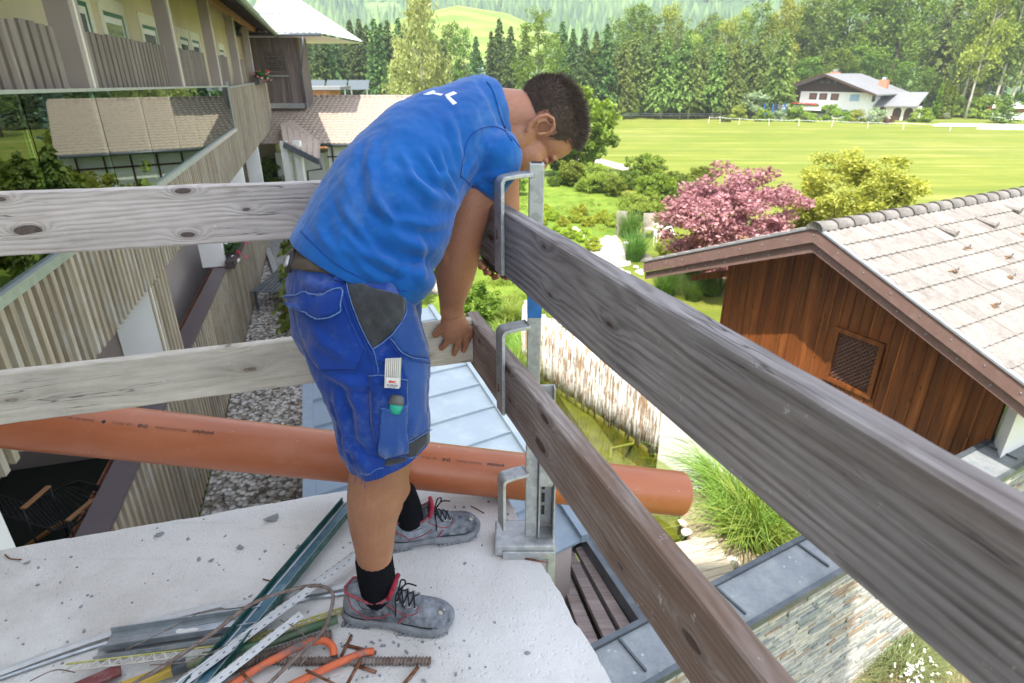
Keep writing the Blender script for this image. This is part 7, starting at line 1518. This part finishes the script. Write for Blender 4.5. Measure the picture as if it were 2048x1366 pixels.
FL = [([(918, 392), (872, 352), (838, 300)], .010, .007), ([(915, 408), (860, 398), (800, 345)], .014, .010), ([(905, 440), (858, 452), (790, 440), (742, 400)], .011, .007), ([(882, 500), (826, 492), (770, 458)], .017, .010), ([(860, 530), (800, 540), (720, 505), (668, 450)], .012, .008), ([(812, 566), (760, 558), (700, 520)], .010, .006),
      ([(752, 268), (738, 330), (752, 400), (790, 460)], .012, .008), ([(706, 318), (692, 372), (706, 432)], .018, .006), ([(868, 296), (888, 350), (912, 392)], .009, .007), ([(895, 230), (912, 290), (922, 340)], .012, .005), ([(668, 372), (700, 440), (752, 505), (812, 552)], .009, .006), ([(925, 372), (935, 340), (950, 318)], .008, .005), ([(932, 384), (955, 360), (985, 345)], .008, .005), ([(948, 392), (972, 362), (1006, 342)], .007, .004),
      ([(640, 428), (690, 500), (738, 540)], .008, .005), ([(830, 470), (846, 520), (838, 560)], .013, .007), ([(630, 440), (650, 480), (690, 520)], .012, .005), ([(800, 300), (828, 360), (870, 400)], .010, .006)]
folds(sme, FL, bv); wrinkle(sme, .009, (9, 7, 9), 3); wrinkle(sme, .0035, (26, 18, 26), 5); wrinkle(sme, .0014, (75, 50, 75), 8); bv = bvh_of(sme)
sme.materials.append(C_shirt); shift(sme); shirt = link('t_shirt', sme, None, man); ORG[shirt] = ORG[man]
seam('sleeve_seam', [(920, 358), (926, 318), (934, 284), (952, 262), (985, 253), (1012, 264), (1030, 282), (1040, 296)], bv, .0010, C_seam, shirt); seam('hem_stitch', [(602, 462), (625, 486), (668, 525), (715, 552), (770, 575), (815, 582)], bv, .001, C_seam, shirt)
seam('sleeve_stitch', [(920, 350), (944, 372), (968, 392), (990, 404)], bv, .001, C_seam, shirt); seam('collar', [(974, 164), (985, 180), (994, 206), (1002, 235), (1012, 262), (1024, 282)], bv, .0035, C_shirt, shirt, .001)
M_print = simple('white_print', (.85, .87, .9), .6)
for pl_ in ([(890, 190), (907, 183), (914, 187), (899, 193), (914, 206), (906, 210), (893, 196)], [(846, 189), (866, 181), (871, 183), (866, 185), (886, 188.5), (881, 191.5), (866, 188), (855, 190)]): panel('back_print', pl_, bv, M_print, shirt, .0008, 3)
def surf_text(name, txt, size_px, org, ang, bv_, mat, parent, off=.001, bold=True):
    v, f = text_polys(txt, size_px, bold); ca, sa = math.cos(ang), math.sin(ang); V = []
    for x, y in [(p[0], p[1]) for p in v]:
        X_, Y_ = org[0] + x * ca + y * sa, org[1] + x * sa - y * ca; h = hit(bv_, X_, Y_)
        if h is None: V.append(None); continue
        nn = h[1] if h[1].dot(CAM - h[0]) > 0 else -h[1]; V.append(h[0] + nn * off)
    F = [q for q in f if all(V[i] is not None for i in q)]; mb = MB(); mb.v = [tuple(p) if p is not None else (0, 0, 0) for p in V]; 
    used = {i for q in F for i in q}; mp = {i: k for k, i in enumerate(sorted(used))}; mb.v = [mb.v[i] for i in sorted(used)]; mb.f = [tuple(mp[i] for i in q) for q in F]; mb.m = [0] * len(F)
    if F: return mb.build(name, mat, parent)
surf_text('sleeve_print', 'OH', 13, (1001, 383), R(-62), bv, M_print, shirt)

# --- shorts
H = LF()
H.px([(640, 508, 1.35, 66, .14), (660, 540, 1.35, 96, .155), (703, 600, 1.34, 128, .17), (722, 660, 1.33, 122, .16), (735, 700, 1.325, 104, .12)], pw=.92, n=36, dax=LEFT)
H.px([(722, 600, 1.26, 100, .10), (738, 700, 1.22, 118, .095), (752, 760, 1.20, 108, .092), (763, 820, 1.19, 96, .09), (768, 870, 1.185, 92, .088), (778, 905, 1.18, 84, .085), (776, 925, 1.18, 70, .082)], pw=.95, n=32)
H.px([(735, 640, 1.42, 90, .10), (745, 740, 1.45, 88, .095), (755, 820, 1.46, 80, .088), (742, 880, 1.46, 64, .08), (735, 905, 1.46, 56, .075)], pw=.95, n=32)
H.px([(722, 870, 1.2, 44, .07), (734, 945, 1.19, 36, .06)])
hme = fuse(H, 'shorts', .0052, 6, .5); cut(hme, (700, 946, 1.15), (866, 893, 1.15)); bv = bvh_of(hme)
folds(hme, [([(862, 720), (800, 760), (745, 750)], .012, .007), ([(700, 760), (720, 820), (722, 880)], .014, .01), ([(672, 790), (690, 850), (700, 920)], .012, .009), ([(640, 740), (700, 765), (760, 770)], .012, .007), ([(860, 790), (830, 830), (822, 870)], .01, .005), ([(620, 640), (650, 690), (700, 715)], .012, .006), ([(600, 560), (640, 575), (680, 570)], .01, .004), ([(740, 600), (770, 650), (790, 670)], .01, .006), ([(760, 590), (790, 640), (800, 660)], .008, .005), ([(690, 880), (712, 905), (735, 940)], .01, .008), ([(745, 720), (755, 800), (748, 880)], .008, .004)], bv)
wrinkle(hme, .005, (20, 20, 16), 4); wrinkle(hme, .002, (70, 60, 60), 9); bv = bvh_of(hme)
hme.materials.append(C_short); shift(hme); shorts = link('shorts', hme, None, man); ORG[shorts] = ORG[man]
panel('side_panel', [(693, 556), (740, 575), (806, 592), (809, 612), (806, 632), (788, 660), (768, 680), (746, 697), (730, 672), (714, 636), (702, 596)], bv, C_dark, shorts, .0035)
panel('front_panel', [(806, 592), (826, 598), (838, 645), (858, 705), (862, 715), (820, 712), (800, 700), (780, 674), (790, 660), (808, 632), (811, 610)], bv, C_shfad, shorts, .002)
panel('front_panel', [(800, 716), (862, 722), (863, 790), (862, 855), (812, 884), (812, 760)], bv, C_shfad, shorts, .0015)
panel('knee_panel', [(812, 887), (862, 858), (865, 884), (852, 902), (826, 915), (812, 912)], bv, C_dark, shorts, .003)
panel('hem_patch', [(770, 918), (812, 914), (806, 924), (770, 932)], bv, C_dark, shorts, .002)
panel('cargo_pocket', [(740, 750), (762, 750), (812, 760), (814, 905), (768, 915), (750, 905), (744, 840)], bv, C_short, shorts, .005)
panel('small_pocket', [(757, 812), (788, 816), (808, 808), (812, 900), (770, 912), (758, 900)], bv, C_shfad, shorts, .013)
panel('back_pocket', [(582, 588), (686, 585), (700, 640), (731, 700), (712, 740), (640, 742), (612, 700), (596, 650)], bv, C_short, shorts, .003)
panel('pocket_flap', [(577, 592), (684, 582), (686, 600), (681, 626), (646, 637), (610, 620), (586, 612)], bv, C_short, shorts, .012, thick=.0)
FLP = MB(); a_, b_, c_, d_ = hit(bv, 590, 600)[0], hit(bv, 684, 600)[0], hit(bv, 646, 636)[0], None
tip = at_t(563, 606, tdep(a_) - .02); o0 = hit(bv, 600, 600)[0] + Vector((0, -.02, 0)); o1 = hit(bv, 606, 614)[0] + Vector((0, -.018, 0)); FLP.add([tip, o0, o1, tip + Vector((.002, .004, -.003)), o0 + Vector((0, .004, 0)), o1 + Vector((0, .004, 0))], [(0, 1, 2), (5, 4, 3), (0, 3, 4, 1), (1, 4, 5, 2), (2, 5, 3, 0)]); FLP.build('flap_corner', C_short, shorts)
for ln_ in ([(577, 592), (620, 588), (684, 582), (685, 600), (681, 626), (646, 637), (610, 620), (586, 610)], ): seam('flap_seam', ln_, bv, .0016, C_seaml, shorts, .0135)
for ln_, m_, of in (([(690, 556), (702, 600), (716, 640), (731, 674), (748, 706), (756, 748)], C_seaml, .004), ([(686, 556), (698, 605), (710, 640), (724, 672), (742, 712), (748, 748)], C_seam, .003), ([(806, 592), (811, 612), (808, 632), (790, 661), (770, 682), (746, 698)], C_seaml, .004), ([(780, 676), (800, 702), (820, 714), (862, 722)], C_seaml, .004), ([(776, 680), (797, 708), (818, 719), (862, 727)], C_seam, .003), ([(740, 751), (770, 753), (812, 761)], C_seaml, .0065), ([(745, 752), (749, 810), (750, 860), (752, 902), (768, 915), (812, 906)], C_seam, .0065), ([(757, 812), (788, 817), (808, 808)], C_seaml, .012), ([(757, 812), (758, 900)], C_seam, .012), ([(812, 762), (813, 880)], C_seaml, .006), ([(812, 886), (862, 857)], C_seaml, .005),
    ([(686, 600), (700, 640), (720, 690), (731, 702), (712, 742)], C_seam, .0045), ([(612, 700), (640, 742), (712, 742)], C_seam, .0045), ([(672, 555), (686, 562)], C_seaml, .005), ([(858, 900), (840, 910), (815, 915)], C_seaml, .005), ([(715, 943), (735, 948), (752, 938), (768, 934)], C_seaml, .003)): seam('seam', ln_, bv, .0012, m_, shorts, of)
belt = panel('belt', [(583, 505), (600, 498), (640, 520), (668, 536), (690, 552), (672, 550), (630, 543), (582, 538)], bv, simple('brown_leather_belt', (.07, .052, .038), .6, var=.25, scale=20), man, .006, 6)
panel('belt_tab', [(584, 508), (596, 504), (588, 530), (580, 550), (574, 550), (576, 528)], bv, M_black, belt, .010, 4); panel('belt_badge', [(583, 516), (588, 515), (584, 534), (578, 536)], bv, simple('badge_grey', (.6, .6, .6), .4), belt, .0125, 3)
panel('waistband', [(592, 492), (602, 486), (606, 500), (592, 505), (586, 500)], bv, simple('grey_cotton', (.42, .38, .38), .9), man, .004, 4)
panel('belt_loop', [(671, 548), (683, 553), (688, 566), (670, 563)], bv, C_short, shorts, .008, 4)
rr = random.Random(6)
for px, py in ((752, 942), (742, 950), (728, 952), (730, 960), (712, 948), (768, 938), (700, 934), (863, 905), (855, 908)):
    h = hit(bv, px, py - 12)
    if h: mb = MB(); p0 = h[0] + Vector((0, -.004, 0)); t_ = tdep(p0); p1 = at_t(px, py, t_); mb.tube([p0, (p0 + p1) / 2, p1, at_t(px + rr.uniform(-6, 6), py + rr.uniform(6, 22), t_)], .0007, 4); mb.build('frayed_thread', C_short, shorts)
# frayed hem strip
panel('hem_flap', [(700, 900), (770, 918), (768, 936), (752, 938), (735, 948), (715, 943), (706, 925)], bv, C_short, shorts, .003, 5)

# --- pocket things
def surf(px, py, off): h = hit(bv, px, py); nn = h[1] if h[1].dot(CAM - h[0]) > 0 else -h[1]; return h[0] + nn * off
fr_ = thing('folding_ruler', 'folded white wooden ruler sticking out of the leg pocket', 'ruler', surf(786, 760, .01)); a = surf(786, 762, .017); t_ = tdep(a)
W_rul = simple('ruler_white', (.68, .66, .6), .6, var=.15, scale=60, dirt=(.35, .32, .28), dirtamt=.5, dscale=60)
for k in range(8):
    x = 772 + k * 3.9; p0 = at_t(x - 1, 775, t_); p1 = at_t(x + 1.2, 717 - k * .15, t_ - .004); mb = MB(); mb.bar(p0, p1, .0031, .014, up=(0, 1, .2)); mb.build('slat', W_rul, fr_, bevel=.0005)
tt = t_ - .018
def tagp(u, v, d=0.): return at_t(771 + 27 * u + 1.5 * (1 - v), 755 + 20 * v + 2.5 * u, tt - d)
mb = MB(); P_ = [tagp(0, 1), tagp(1, 1), tagp(1, 0), tagp(0, 0)]; mb.hexa([p + Vector((0, .0012, 0)) for p in P_], P_); tg = mb.build('pocket_tag', simple('tag_white', (.72, .7, .66), .7, var=.1, scale=60), man)
mb = MB(); lg = [(.2, .33), (.38, .2), (.36, .3), (.86, .26), (.55, .38), (.82, .52), (.46, .45), (.2, .5)]; mb.add([tagp(u, v, .0008) for u, v in lg], [(0, 1, 2, 7), (2, 3, 4), (2, 4, 6, 7), (4, 5, 6)]); mb.build('tag_logo', simple('tag_red', (.6, .04, .03), .6), tg)
for tx, sz, u0, v0 in (('K\u00dcBLER', .235, .08, .82), ('WORKWEAR', .1, .14, .95)):
    v, f = text_polys(tx, sz, True); mb = MB(); mb.add([tagp(u0 + p[0] * 1.0, v0 - p[1] * 1.1, .0008) for p in v], f); mb.build('tag_lettering', simple('tag_navy', (.01, .02, .12), .6) if sz > .2 else bpy.data.materials['tag_navy'], tg)
mk = thing('marker', 'grey capped marker with turquoise body in the small leg pocket', 'marker', surf(790, 820, .015)); a = surf(790, 818, .016); t_ = tdep(a)
mb = MB(); mb.tube([at_t(789, 824, t_ + .006), at_t(792, 812, t_), at_t(792, 808, t_)], [.0125, .0145, .0145], 14, rb=.009); mb.build('barrel', simple('turquoise', (.02, .42, .3), .4), mk, True)
mb = MB(); mb.tube([at_t(792, 809, t_), at_t(793, 802, t_), at_t(794, 793, t_), at_t(794.5, 790, t_)], [.0165, .0165, .0145, .009], 14, rb=.010); mb.build('cap', simple('marker_cap_grey', (.13, .13, .13), .5, var=.2), mk, True)
# tool in the far hand
tl_ = thing('hand_saw', 'black handled hand saw with pale blade held in the far hand below the top rail', 'saw', q3(990, 530)); mb = MB()
mb.tube([q3(962, 497, 1.76), q3(972, 510, 1.76), q3(990, 532, 1.76), q3(1008, 545, 1.76), q3(1022, 553, 1.76)], [.012, .016, .017, .016, .012], 12, rb=[.010, .012, .013, .012, .010]); mb.build('handle', M_black, tl_, True)
mb = MB(); bA, bB, bC, bD = q3(1018, 549, 1.76), q3(1062, 583, 1.80), q3(1060, 575, 1.80), q3(1024, 544, 1.76); e_ = Vector((0, .0015, 0)); mb.hexa([bA, bA + (bB - bA) * 1.35, bD + (bC - bD) * 1.35, bD], [p + e_ for p in (bA, bA + (bB - bA) * 1.35, bD + (bC - bD) * 1.35, bD)]); mb.build('blade', M_alu, tl_)

# --- hair: scalp shell plus short strands
hv = LF(); hv.ell(hd(-.008, .056, 0), hax, [x * HS for x in (.0955, .077, .082)], 40, 30); hv.ell(hd(.030, .080, 0), hax, [x * HS for x in (.062, .060, .052)], 30, 20)
hm = fuse(hv, 'hair', .004, 3, .5); keepf = []
def hairline(p):
    d = (Vector(p) - HC) / HS; f, u, r_ = d.dot(HFd), d.dot(HU), abs(d.dot(hR)); wob = mnoise.noise(Vector(p) * 60) * .004
    side = r_ / .078
    lim = -.028 if f < -.05 else (-.028 + (f + .05) / .05 * .040 if f < 0 else .012 + 0.0 * f)     # nape low, rising over the ear
    if -.035 < f < .022 and side > .6: lim = max(lim, .034)
    if f >= .022: lim = .012 + (f - .022) * 1.0                                                   # sideburn and temple
    if f > .045: lim = .035 + (f - .045) * 1.35
    if f > .03 and side < .75: lim = max(lim, .062 + (f - .03) * .35)
    return u - lim + wob
HP = arr(hm); hl0 = np.array([hairline(p) for p in HP]); ok = hl0 > .007; FCS = [tuple(p.vertices) for p in hm.polygons if all(ok[i] for i in p.vertices)]; FCH = [tuple(p.vertices) for p in hm.polygons if all(hl0[i] > -.006 for i in p.vertices)]
used = sorted({i for f in FCS for i in f}); mp = {i: k for k, i in enumerate(used)}
mb = MB(); mb.v = [tuple(HP[i]) for i in used]; mb.f = [tuple(mp[i] for i in f) for f in FCS]; mb.m = [0] * len(FCS)
bR = NB('dark_brown_hair'); co = bR.co(); M_hair = bR.pbr(bR.mix(bR.island(), (.035, .025, .02), (.14, .1, .08)), .5, 0, None, .4)
M_scalp = simple('scalp_stubble', (.075, .05, .04), .8, var=.3, scale=60)
hair = mb.build('hair', M_scalp, man, True)
rg = np.random.default_rng(77); FA = np.array([f for f in FCH if len(f) == 4]); C4_ = HP[FA]; ar = np.linalg.norm(np.cross(C4_[:, 1] - C4_[:, 0], C4_[:, 3] - C4_[:, 0]), axis=1); NS = 24000
ix = rg.choice(len(FA), NS, p=ar / ar.sum()); w1, w2 = rg.uniform(size=(NS, 1)), rg.uniform(size=(NS, 1)); Q = C4_[ix]; R0 = (Q[:, 0] * (1-w1) + Q[:, 1] * w1) * (1-w2) + (Q[:, 3] * (1-w1) + Q[:, 2] * w1) * w2
nr = np.cross(C4_[:, 1] - C4_[:, 0], C4_[:, 3] - C4_[:, 0]); nr /= np.linalg.norm(nr, axis=1)[:, None]; nr = nr[ix]; cen = np.array(hd(0, .04, 0)); nr *= np.sign((nr * (R0 - cen)).sum(1))[:, None]
hl = np.array([hairline(p) for p in R0]); dl = (R0 - np.array(HC)); uu = dl @ np.array(HU); ff = dl @ np.array(HFd)
comb = np.array(HFd)[None] * .8 + np.array(HU)[None] * .1; comb = np.repeat(comb, NS, 0) + rg.normal(size=(NS, 3)) * .28
Ls = np.clip(.0025 + hl * .08, .002, .0085) + np.where((uu > .105) | ((ff > .05) & (uu > .06)), .010, 0.); Ls *= rg.uniform(.6, 1.25, NS)
lift = np.clip(.35 + hl * 6, .3, .85)[:, None]; dirn = nr * lift + comb * (1 - lift * .6); dirn /= np.linalg.norm(dirn, axis=1)[:, None]
tip = R0 + dirn * Ls[:, None]; sd = np.cross(dirn, rg.normal(size=(NS, 3))); sd /= np.linalg.norm(sd, axis=1)[:, None]; wv = .00034
V = np.stack([R0 - sd * wv, R0 + sd * wv, tip + sd * wv * .25, tip - sd * wv * .25], 1).reshape(-1, 3) - np.array(ORG[man])
me = bpy.data.meshes.new('hair_strands'); me.vertices.add(NS * 4); me.vertices.foreach_set('co', V.astype(np.float32).ravel()); me.loops.add(NS * 4); me.loops.foreach_set('vertex_index', np.arange(NS * 4, dtype=np.int32)); me.polygons.add(NS); me.polygons.foreach_set('loop_start', (np.arange(NS) * 4).astype(np.int32)); me.polygons.foreach_set('loop_total', np.full(NS, 4, dtype=np.int32)); me.materials.append(M_hair); me.update(calc_edges=True)
o = link('hair_strands', me, None, hair); o['kind'] = 'stuff'
# eyes, brows
for s_ in (1, -1):
    mb = LF(); mb.ell(hd(.079, .002, s_ * .032), hax, (.012, .013, .010)); mb.build('eyelid', M_skin, man, True)
    mb = MB(); mb.tube([hd(.088, -.001, s_ * (.032 + q)) - HFd * (abs(q) * .25) for q in (-.014, -.007, 0, .007, .014)], .0016, 6); mb.build('eyelashes', M_black, man, True)
    mb = MB(); mb.tube([hd(.097 - abs(q - .03) * .35, .020 + q * .1, s_ * q) for q in (.012, .022, .032, .042, .05)], [.003, .004, .004, .0035, .002], 6); mb.build('eyebrow', M_hair, man, True)

# --- socks and shoes
K = LF(); K.px([(748, 1117, 1.215, 36.5), (751, 1140, 1.22, 36.5), (755, 1165, 1.225, 36), (760, 1188, 1.228, 34), (766, 1205, 1.23, 28)], sub=6, n=60)
v0 = K.v[:]; 
for i in range(len(K.v)): j = i % 60; c_ = Vector(K.v[i]); K.v[i] = tuple(c_ + (c_ - at_y(757, 1160, 1.222)).normalized() * (.0009 if j % 3 == 0 else -.0003))
K.build('sock', C_sock, man, True)
K = LF(); K.px([(803, 985, 1.50, 28), (811, 1005, 1.508, 28), (817, 1025, 1.512, 28), (820, 1040, 1.515, 26)], sub=5, n=48); K.build('sock', C_sock, man, True)
bL_ = NB('dusty_black_leather'); co = bL_.co(); n = bL_.noise(co, 11, 7, .7); n2 = bL_.noise(co, 45, 5, .7)
c = bL_.mix(bL_.mr(bL_.math('ADD', n, bL_.math('MULTIPLY', n2, .25)), .5, .78), (.05, .053, .062), (.27, .295, .34)); c = bL_.mix(bL_.mr(n2, .62, .72, 0, .5), c, (.33, .35, .38)); M_leath = bL_.pbr(c, .75, 0, bL_.bump(bL_.math('ADD', n2, n), .35, .004), .3)
bL2 = NB('dusty_rubber_sole'); co = bL2.co(); n = bL2.noise(co, 20, 6, .7); M_sole = bL2.pbr(bL2.mix(bL2.mr(n, .3, .7), (.13, .14, .155), (.28, .3, .33)), .9, 0, bL2.bump(n, .5, .004))
M_redp = simple('crimson_lining', (.32, .015, .04), .8, var=.25, scale=40, bump=.3); M_redst = simple('dusty_red_stitch', (.3, .07, .09), .8, var=.3, scale=70); M_lace = simple('black_lace', (.012, .013, .018), .9, bump=.5, bscale=400); M_chipp = simple('worn_toe_patch', (.45, .42, .33), .8)
def shoe(pos, ang, label_side):
    org = Vector(pos); M = Matrix.Rotation(ang, 3, 'Z')
    def L(x, y, z): return org + M @ Vector((x, y, z))
    # upper: sections along x: x, half width at base, top height, half width at top
    S_ = [(-.150, .018, .060, .008), (-.145, .028, .085, .014), (-.132, .034, .112, .022), (-.112, .038, .126, .028), (-.085, .040, .112, .032), (-.055, .040, .100, .034), (-.03, .041, .106, .034), (-.008, .042, .118, .03), (.012, .043, .112, .026), (.035, .046, .098, .026), (.06, .050, .086, .028), (.09, .053, .078, .032), (.115, .052, .072, .034), (.135, .046, .062, .030), (.15, .034, .048, .020), (.157, .02, .036, .010)]
    mb = MB(); n = 20
    for x, w, h, wt in S_:
        for j in range(n):
            an = 2 * math.pi * j / n; ca, sa = math.cos(an), math.sin(an); k = (sa + 1) / 2; ww = w * (1 - k) + wt * k; ww = ww * (1.1 if .15 < k < .6 else 1.); mb.v.append(tuple(L(x, math.copysign(abs(ca) ** .72, ca) * ww, .018 + (h - .018) * (math.copysign(abs(sa) ** .8, sa) + 1) / 2)))
    m = len(S_); mb.f = [(i*n+j, (i+1)*n+j, (i+1)*n+(j+1) % n, i*n+(j+1) % n) for i in range(m-1) for j in range(n)] + [tuple(range(n)), tuple((m-1)*n+j for j in range(n))[::-1]]; mb.m = [0] * len(mb.f)
    u = mb.build('shoe', M_leath, man, True); sd = u.modifiers.new('sub', 'SUBSURF'); sd.levels = 1; sd.render_levels = 2
    ORG[u] = ORG[man]; bvu = BVHTree.FromPolygons([Vector(v) for v in mb.v], mb.f)
    # sole with curved arch and tread blocks
    out = [(-.158, .0), (-.152, .024), (-.13, .037), (-.09, .041), (-.04, .039), (.0, .042), (.05, .052), (.095, .057), (.13, .051), (.152, .034), (.164, .0)]; ring = out + [(x, -y) for x, y in out[-2:0:-1]]; sb = MB()
    for zz, sc_ in ((-1, .95), (0, 1.0), (.6, 1.02), (1, .98)):
        for x, y in ring:
            arch = .012 * math.exp(-((x + .035) / .03) ** 2); toe = .012 * max(0, (x - .1) / .06) ** 2; z = (.002 + arch + toe) if zz < 0 else ((.010 + arch * .6 + toe) if zz == 0 else (.024 if zz < 1 else .034) + toe * .6 + .006 * (x < -.1)); sb.v.append(tuple(L(x * sc_, y * sc_, z)))
    k = len(ring); sb.f = [(i*k+j, i*k+(j+1) % k, (i+1)*k+(j+1) % k, (i+1)*k+j) for i in range(3) for j in range(k)] + [tuple(range(k))[::-1], tuple(3*k+j for j in range(k))]; sb.m = [0] * len(sb.f)
    so = sb.build('sole', M_sole, u, True); sd = so.modifiers.new('sub', 'SUBSURF'); sd.levels = 1; sd.render_levels = 2
    tb = MB()
    for x in [-.145 + i * .014 for i in range(6)] + [.02 + i * .0145 for i in range(9)]:
        w = .038 if x < -.05 else .05 * (1 - max(0, (x - .1) / .09) ** 2); toe = .012 * max(0, (x - .1) / .06) ** 2
        for sy in (-1, 1): tb.box(L(x, sy * (w - .006), .005 + toe), (.009, .014, .009), rz=ang)
    o = tb.build('tread', M_sole, so); o['kind'] = 'stuff'
    # padded collar
    cl = [(-.139, 0, .112), (-.128, -.026, .118), (-.105, -.034, .116), (-.075, -.037, .103), (-.05, -.0375, .100), (-.025, -.037, .108), (-.008, -.032, .118), (.002, -.018, .136), (.006, 0, .142), (.002, .018, .136), (-.008, .032, .118), (-.03, .037, .106), (-.06, .037, .101), (-.095, .036, .112), (-.125, .028, .118)]
    mb = MB(); mb.tube([L(*p) for p in cl + cl[:2]], .0042, 8); mb.build('collar_piping', M_redst, u, True)
    mb = MB(); mb.tube([L(x * .96, y * .86, z - .006) for x, y, z in cl + cl[:2]], .006, 8); mb.build('padded_collar', M_leath, u, True)
    tg_ = MB(); P_ = [[L(-.012 + .004 * j, (i - 2) * .013, .098 + .017 * j - .003 * abs(i - 2)) for i in range(5)] for j in range(4)]
    for j in range(3):
        for i in range(4): a_, b_, c_, d_ = P_[j][i], P_[j][i+1], P_[j+1][i+1], P_[j+1][i]; tg_.hexa([a_, b_, c_, d_], [p + M @ Vector((.006, 0, .004)) for p in (a_, b_, c_, d_)])
    t = tg_.build('tongue', M_redp, u, True)
    mb = MB(); mb.tube([L(.004, y, .148 - abs(y) * .25) for y in (-.027, -.014, 0, .014, .027)], .007, 8); mb.tube([L(.003, -.026, .143), L(-.002, -.033, .130), L(-.008, -.034, .116)], .0065, 8); mb.build('tongue_edge', M_redp, t, True)
    def st(pts, r_=.0011, mat=M_redst, nm='stitching'):
        Q = []
        for a_, b_ in zip(pts[:-1], pts[1:]):
            for i in range(6):
                x, z = a_[0] + (b_[0] - a_[0]) * i / 6, a_[1] + (b_[1] - a_[1]) * i / 6; o_ = L(x, -.2, z); l, n_, ii, dd = bvu.ray_cast(o_, M @ Vector((0, 1, 0)))
                if l is not None: Q.append(l + (n_ if n_.dot(o_ - l) > 0 else -n_) * .0006)
        if len(Q) > 1: mb = MB(); mb.tube(Q, r_, 5); mb.build(nm, mat, u, True)
    st([(-.127, .104), (-.112, .075), (-.088, .060), (-.078, .045), (-.076, .030)], .0018); st([(-.075, .048), (-.045, .05), (-.02, .060), (.0, .072)], .0018); st([(-.012, .094), (.005, .080), (.03, .066), (.052, .064)], .0018); st([(.052, .064), (.066, .070), (.070, .082)], .0018); st([(.032, .060), (.020, .044), (.010, .026)], .0028); st([(-.1, .10), (-.086, .078), (-.06, .072), (-.03, .08)], .0009, M_lace)
    # dark sole line, eyelets, laces
    st([(-.14, .052), (-.11, .036), (-.06, .03), (0, .03), (.06, .035), (.12, .036)], .0014, M_lace, 'welt')
    def up(x, y): l, n_, ii, dd = bvu.ray_cast(L(x, y, .3), Vector((0, 0, -1))); return (l + Vector((0, 0, .003))) if l else L(x, y, .1)
    for x in (.012, .028, .044, .058):
        for y in (-.024, .024): mb = MB(); p = up(x, y); mb.tube([p + M @ Vector((.005 * math.cos(q), .005 * math.sin(q), .0)) for q in [i * .785 for i in range(9)]], .0016, 5); mb.build('eyelet', M_galv, u, True)
    for i, x in enumerate((.012, .028, .044)):
        mb = MB(); mb.tube([up(x, -.024), up(x + .008, 0) + Vector((0, 0, .003)), up(x + .016, .024)], .0022, 6); mb.build('lace', M_lace, u, True); mb = MB(); mb.tube([up(x, .024), up(x + .008, 0) + Vector((0, 0, .005)), up(x + .016, -.024)], .0022, 6); mb.build('lace', M_lace, u, True)
    k0 = up(.012, -.008) + Vector((0, 0, .006))
    def cv(pts):
        o_ = []
        for i in range(len(pts) - 1):
            p0, p1, p2, p3 = pts[max(i-1, 0)], pts[i], pts[i+1], pts[min(i+2, len(pts)-1)]
            for k in range(5): t = k / 5; o_.append(.5 * ((2*p1) + (p2-p0)*t + (2*p0-5*p1+4*p2-p3)*t*t + (3*p1-p0-3*p2+p3)*t*t*t))
        return o_ + [pts[-1]]
    for pts in ([(0, 0, 0), (.006, 0, .022), (.012, -.004, .044), (.022, -.004, .046), (.022, 0, .03), (.01, 0, .01), (0, 0, 0)], [(0, 0, 0), (.014, .004, .014), (.028, .004, .026), (.052, .002, .022)], [(0, 0, 0), (-.002, -.018, -.004), (.0, -.032, -.028), (-.002, -.036, -.055)], [(0, 0, 0), (.008, -.02, -.004), (.018, -.028, -.02), (.022, -.024, -.034), (.014, -.02, -.022), (.004, -.008, -.004)]):
        mb = MB(); mb.tube(cv([k0 + M @ Vector(p) for p in pts]), .0022, 6); mb.build('lace', M_lace, u, True)
    for x, y, s_ in ((.128, -.018, .011), (.135, -.006, .006)):
        p = up(x, y) - Vector((0, 0, .0022)); mb = MB(); mb.lathe([(s_ * .6, 0), (s_ * .5, .0006)], (0, 0, 0), 7); o = mb.build('scuff', M_chipp, u, local=True); o.location = p - ORG[man]; o.rotation_euler = (0, .45, 0)
    return u
a, b_ = at_z(684, 1222, .03), at_z(904, 1240, .03); shoe(Vector(((a.x + b_.x) / 2 + .0, (a.y + b_.y) / 2 + .01, 0)), math.atan2(b_.y - a.y, b_.x - a.x), 'near')
a, b_ = at_z(775, 1082, .03), at_z(948, 1050, .03); shoe(Vector(((a.x + b_.x) / 2, (a.y + b_.y) / 2 + .01, 0)), math.atan2(b_.y - a.y, b_.x - a.x) , 'far')
# ------------------------------------------------------------------ air
hz = MB(); hz.box((100, 700, 180), (3400, 1900, 2 * (180 - (G - 2)))); 
bH = bpy.data.materials.new('haze_air'); bH.use_nodes = True; t_ = bH.node_tree; t_.nodes.clear(); ou = t_.nodes.new('ShaderNodeOutputMaterial'); pv = t_.nodes.new('ShaderNodeVolumePrincipled')
pv.inputs['Color'].default_value = (.86, .94, 1, 1); pv.inputs['Density'].default_value = .0004; pv.inputs['Anisotropy'].default_value = 0.; t_.links.new(pv.outputs[0], ou.inputs['Volume'])
o = link('haze', hz.mesh('haze', bH)); o['kind'] = 'stuff'
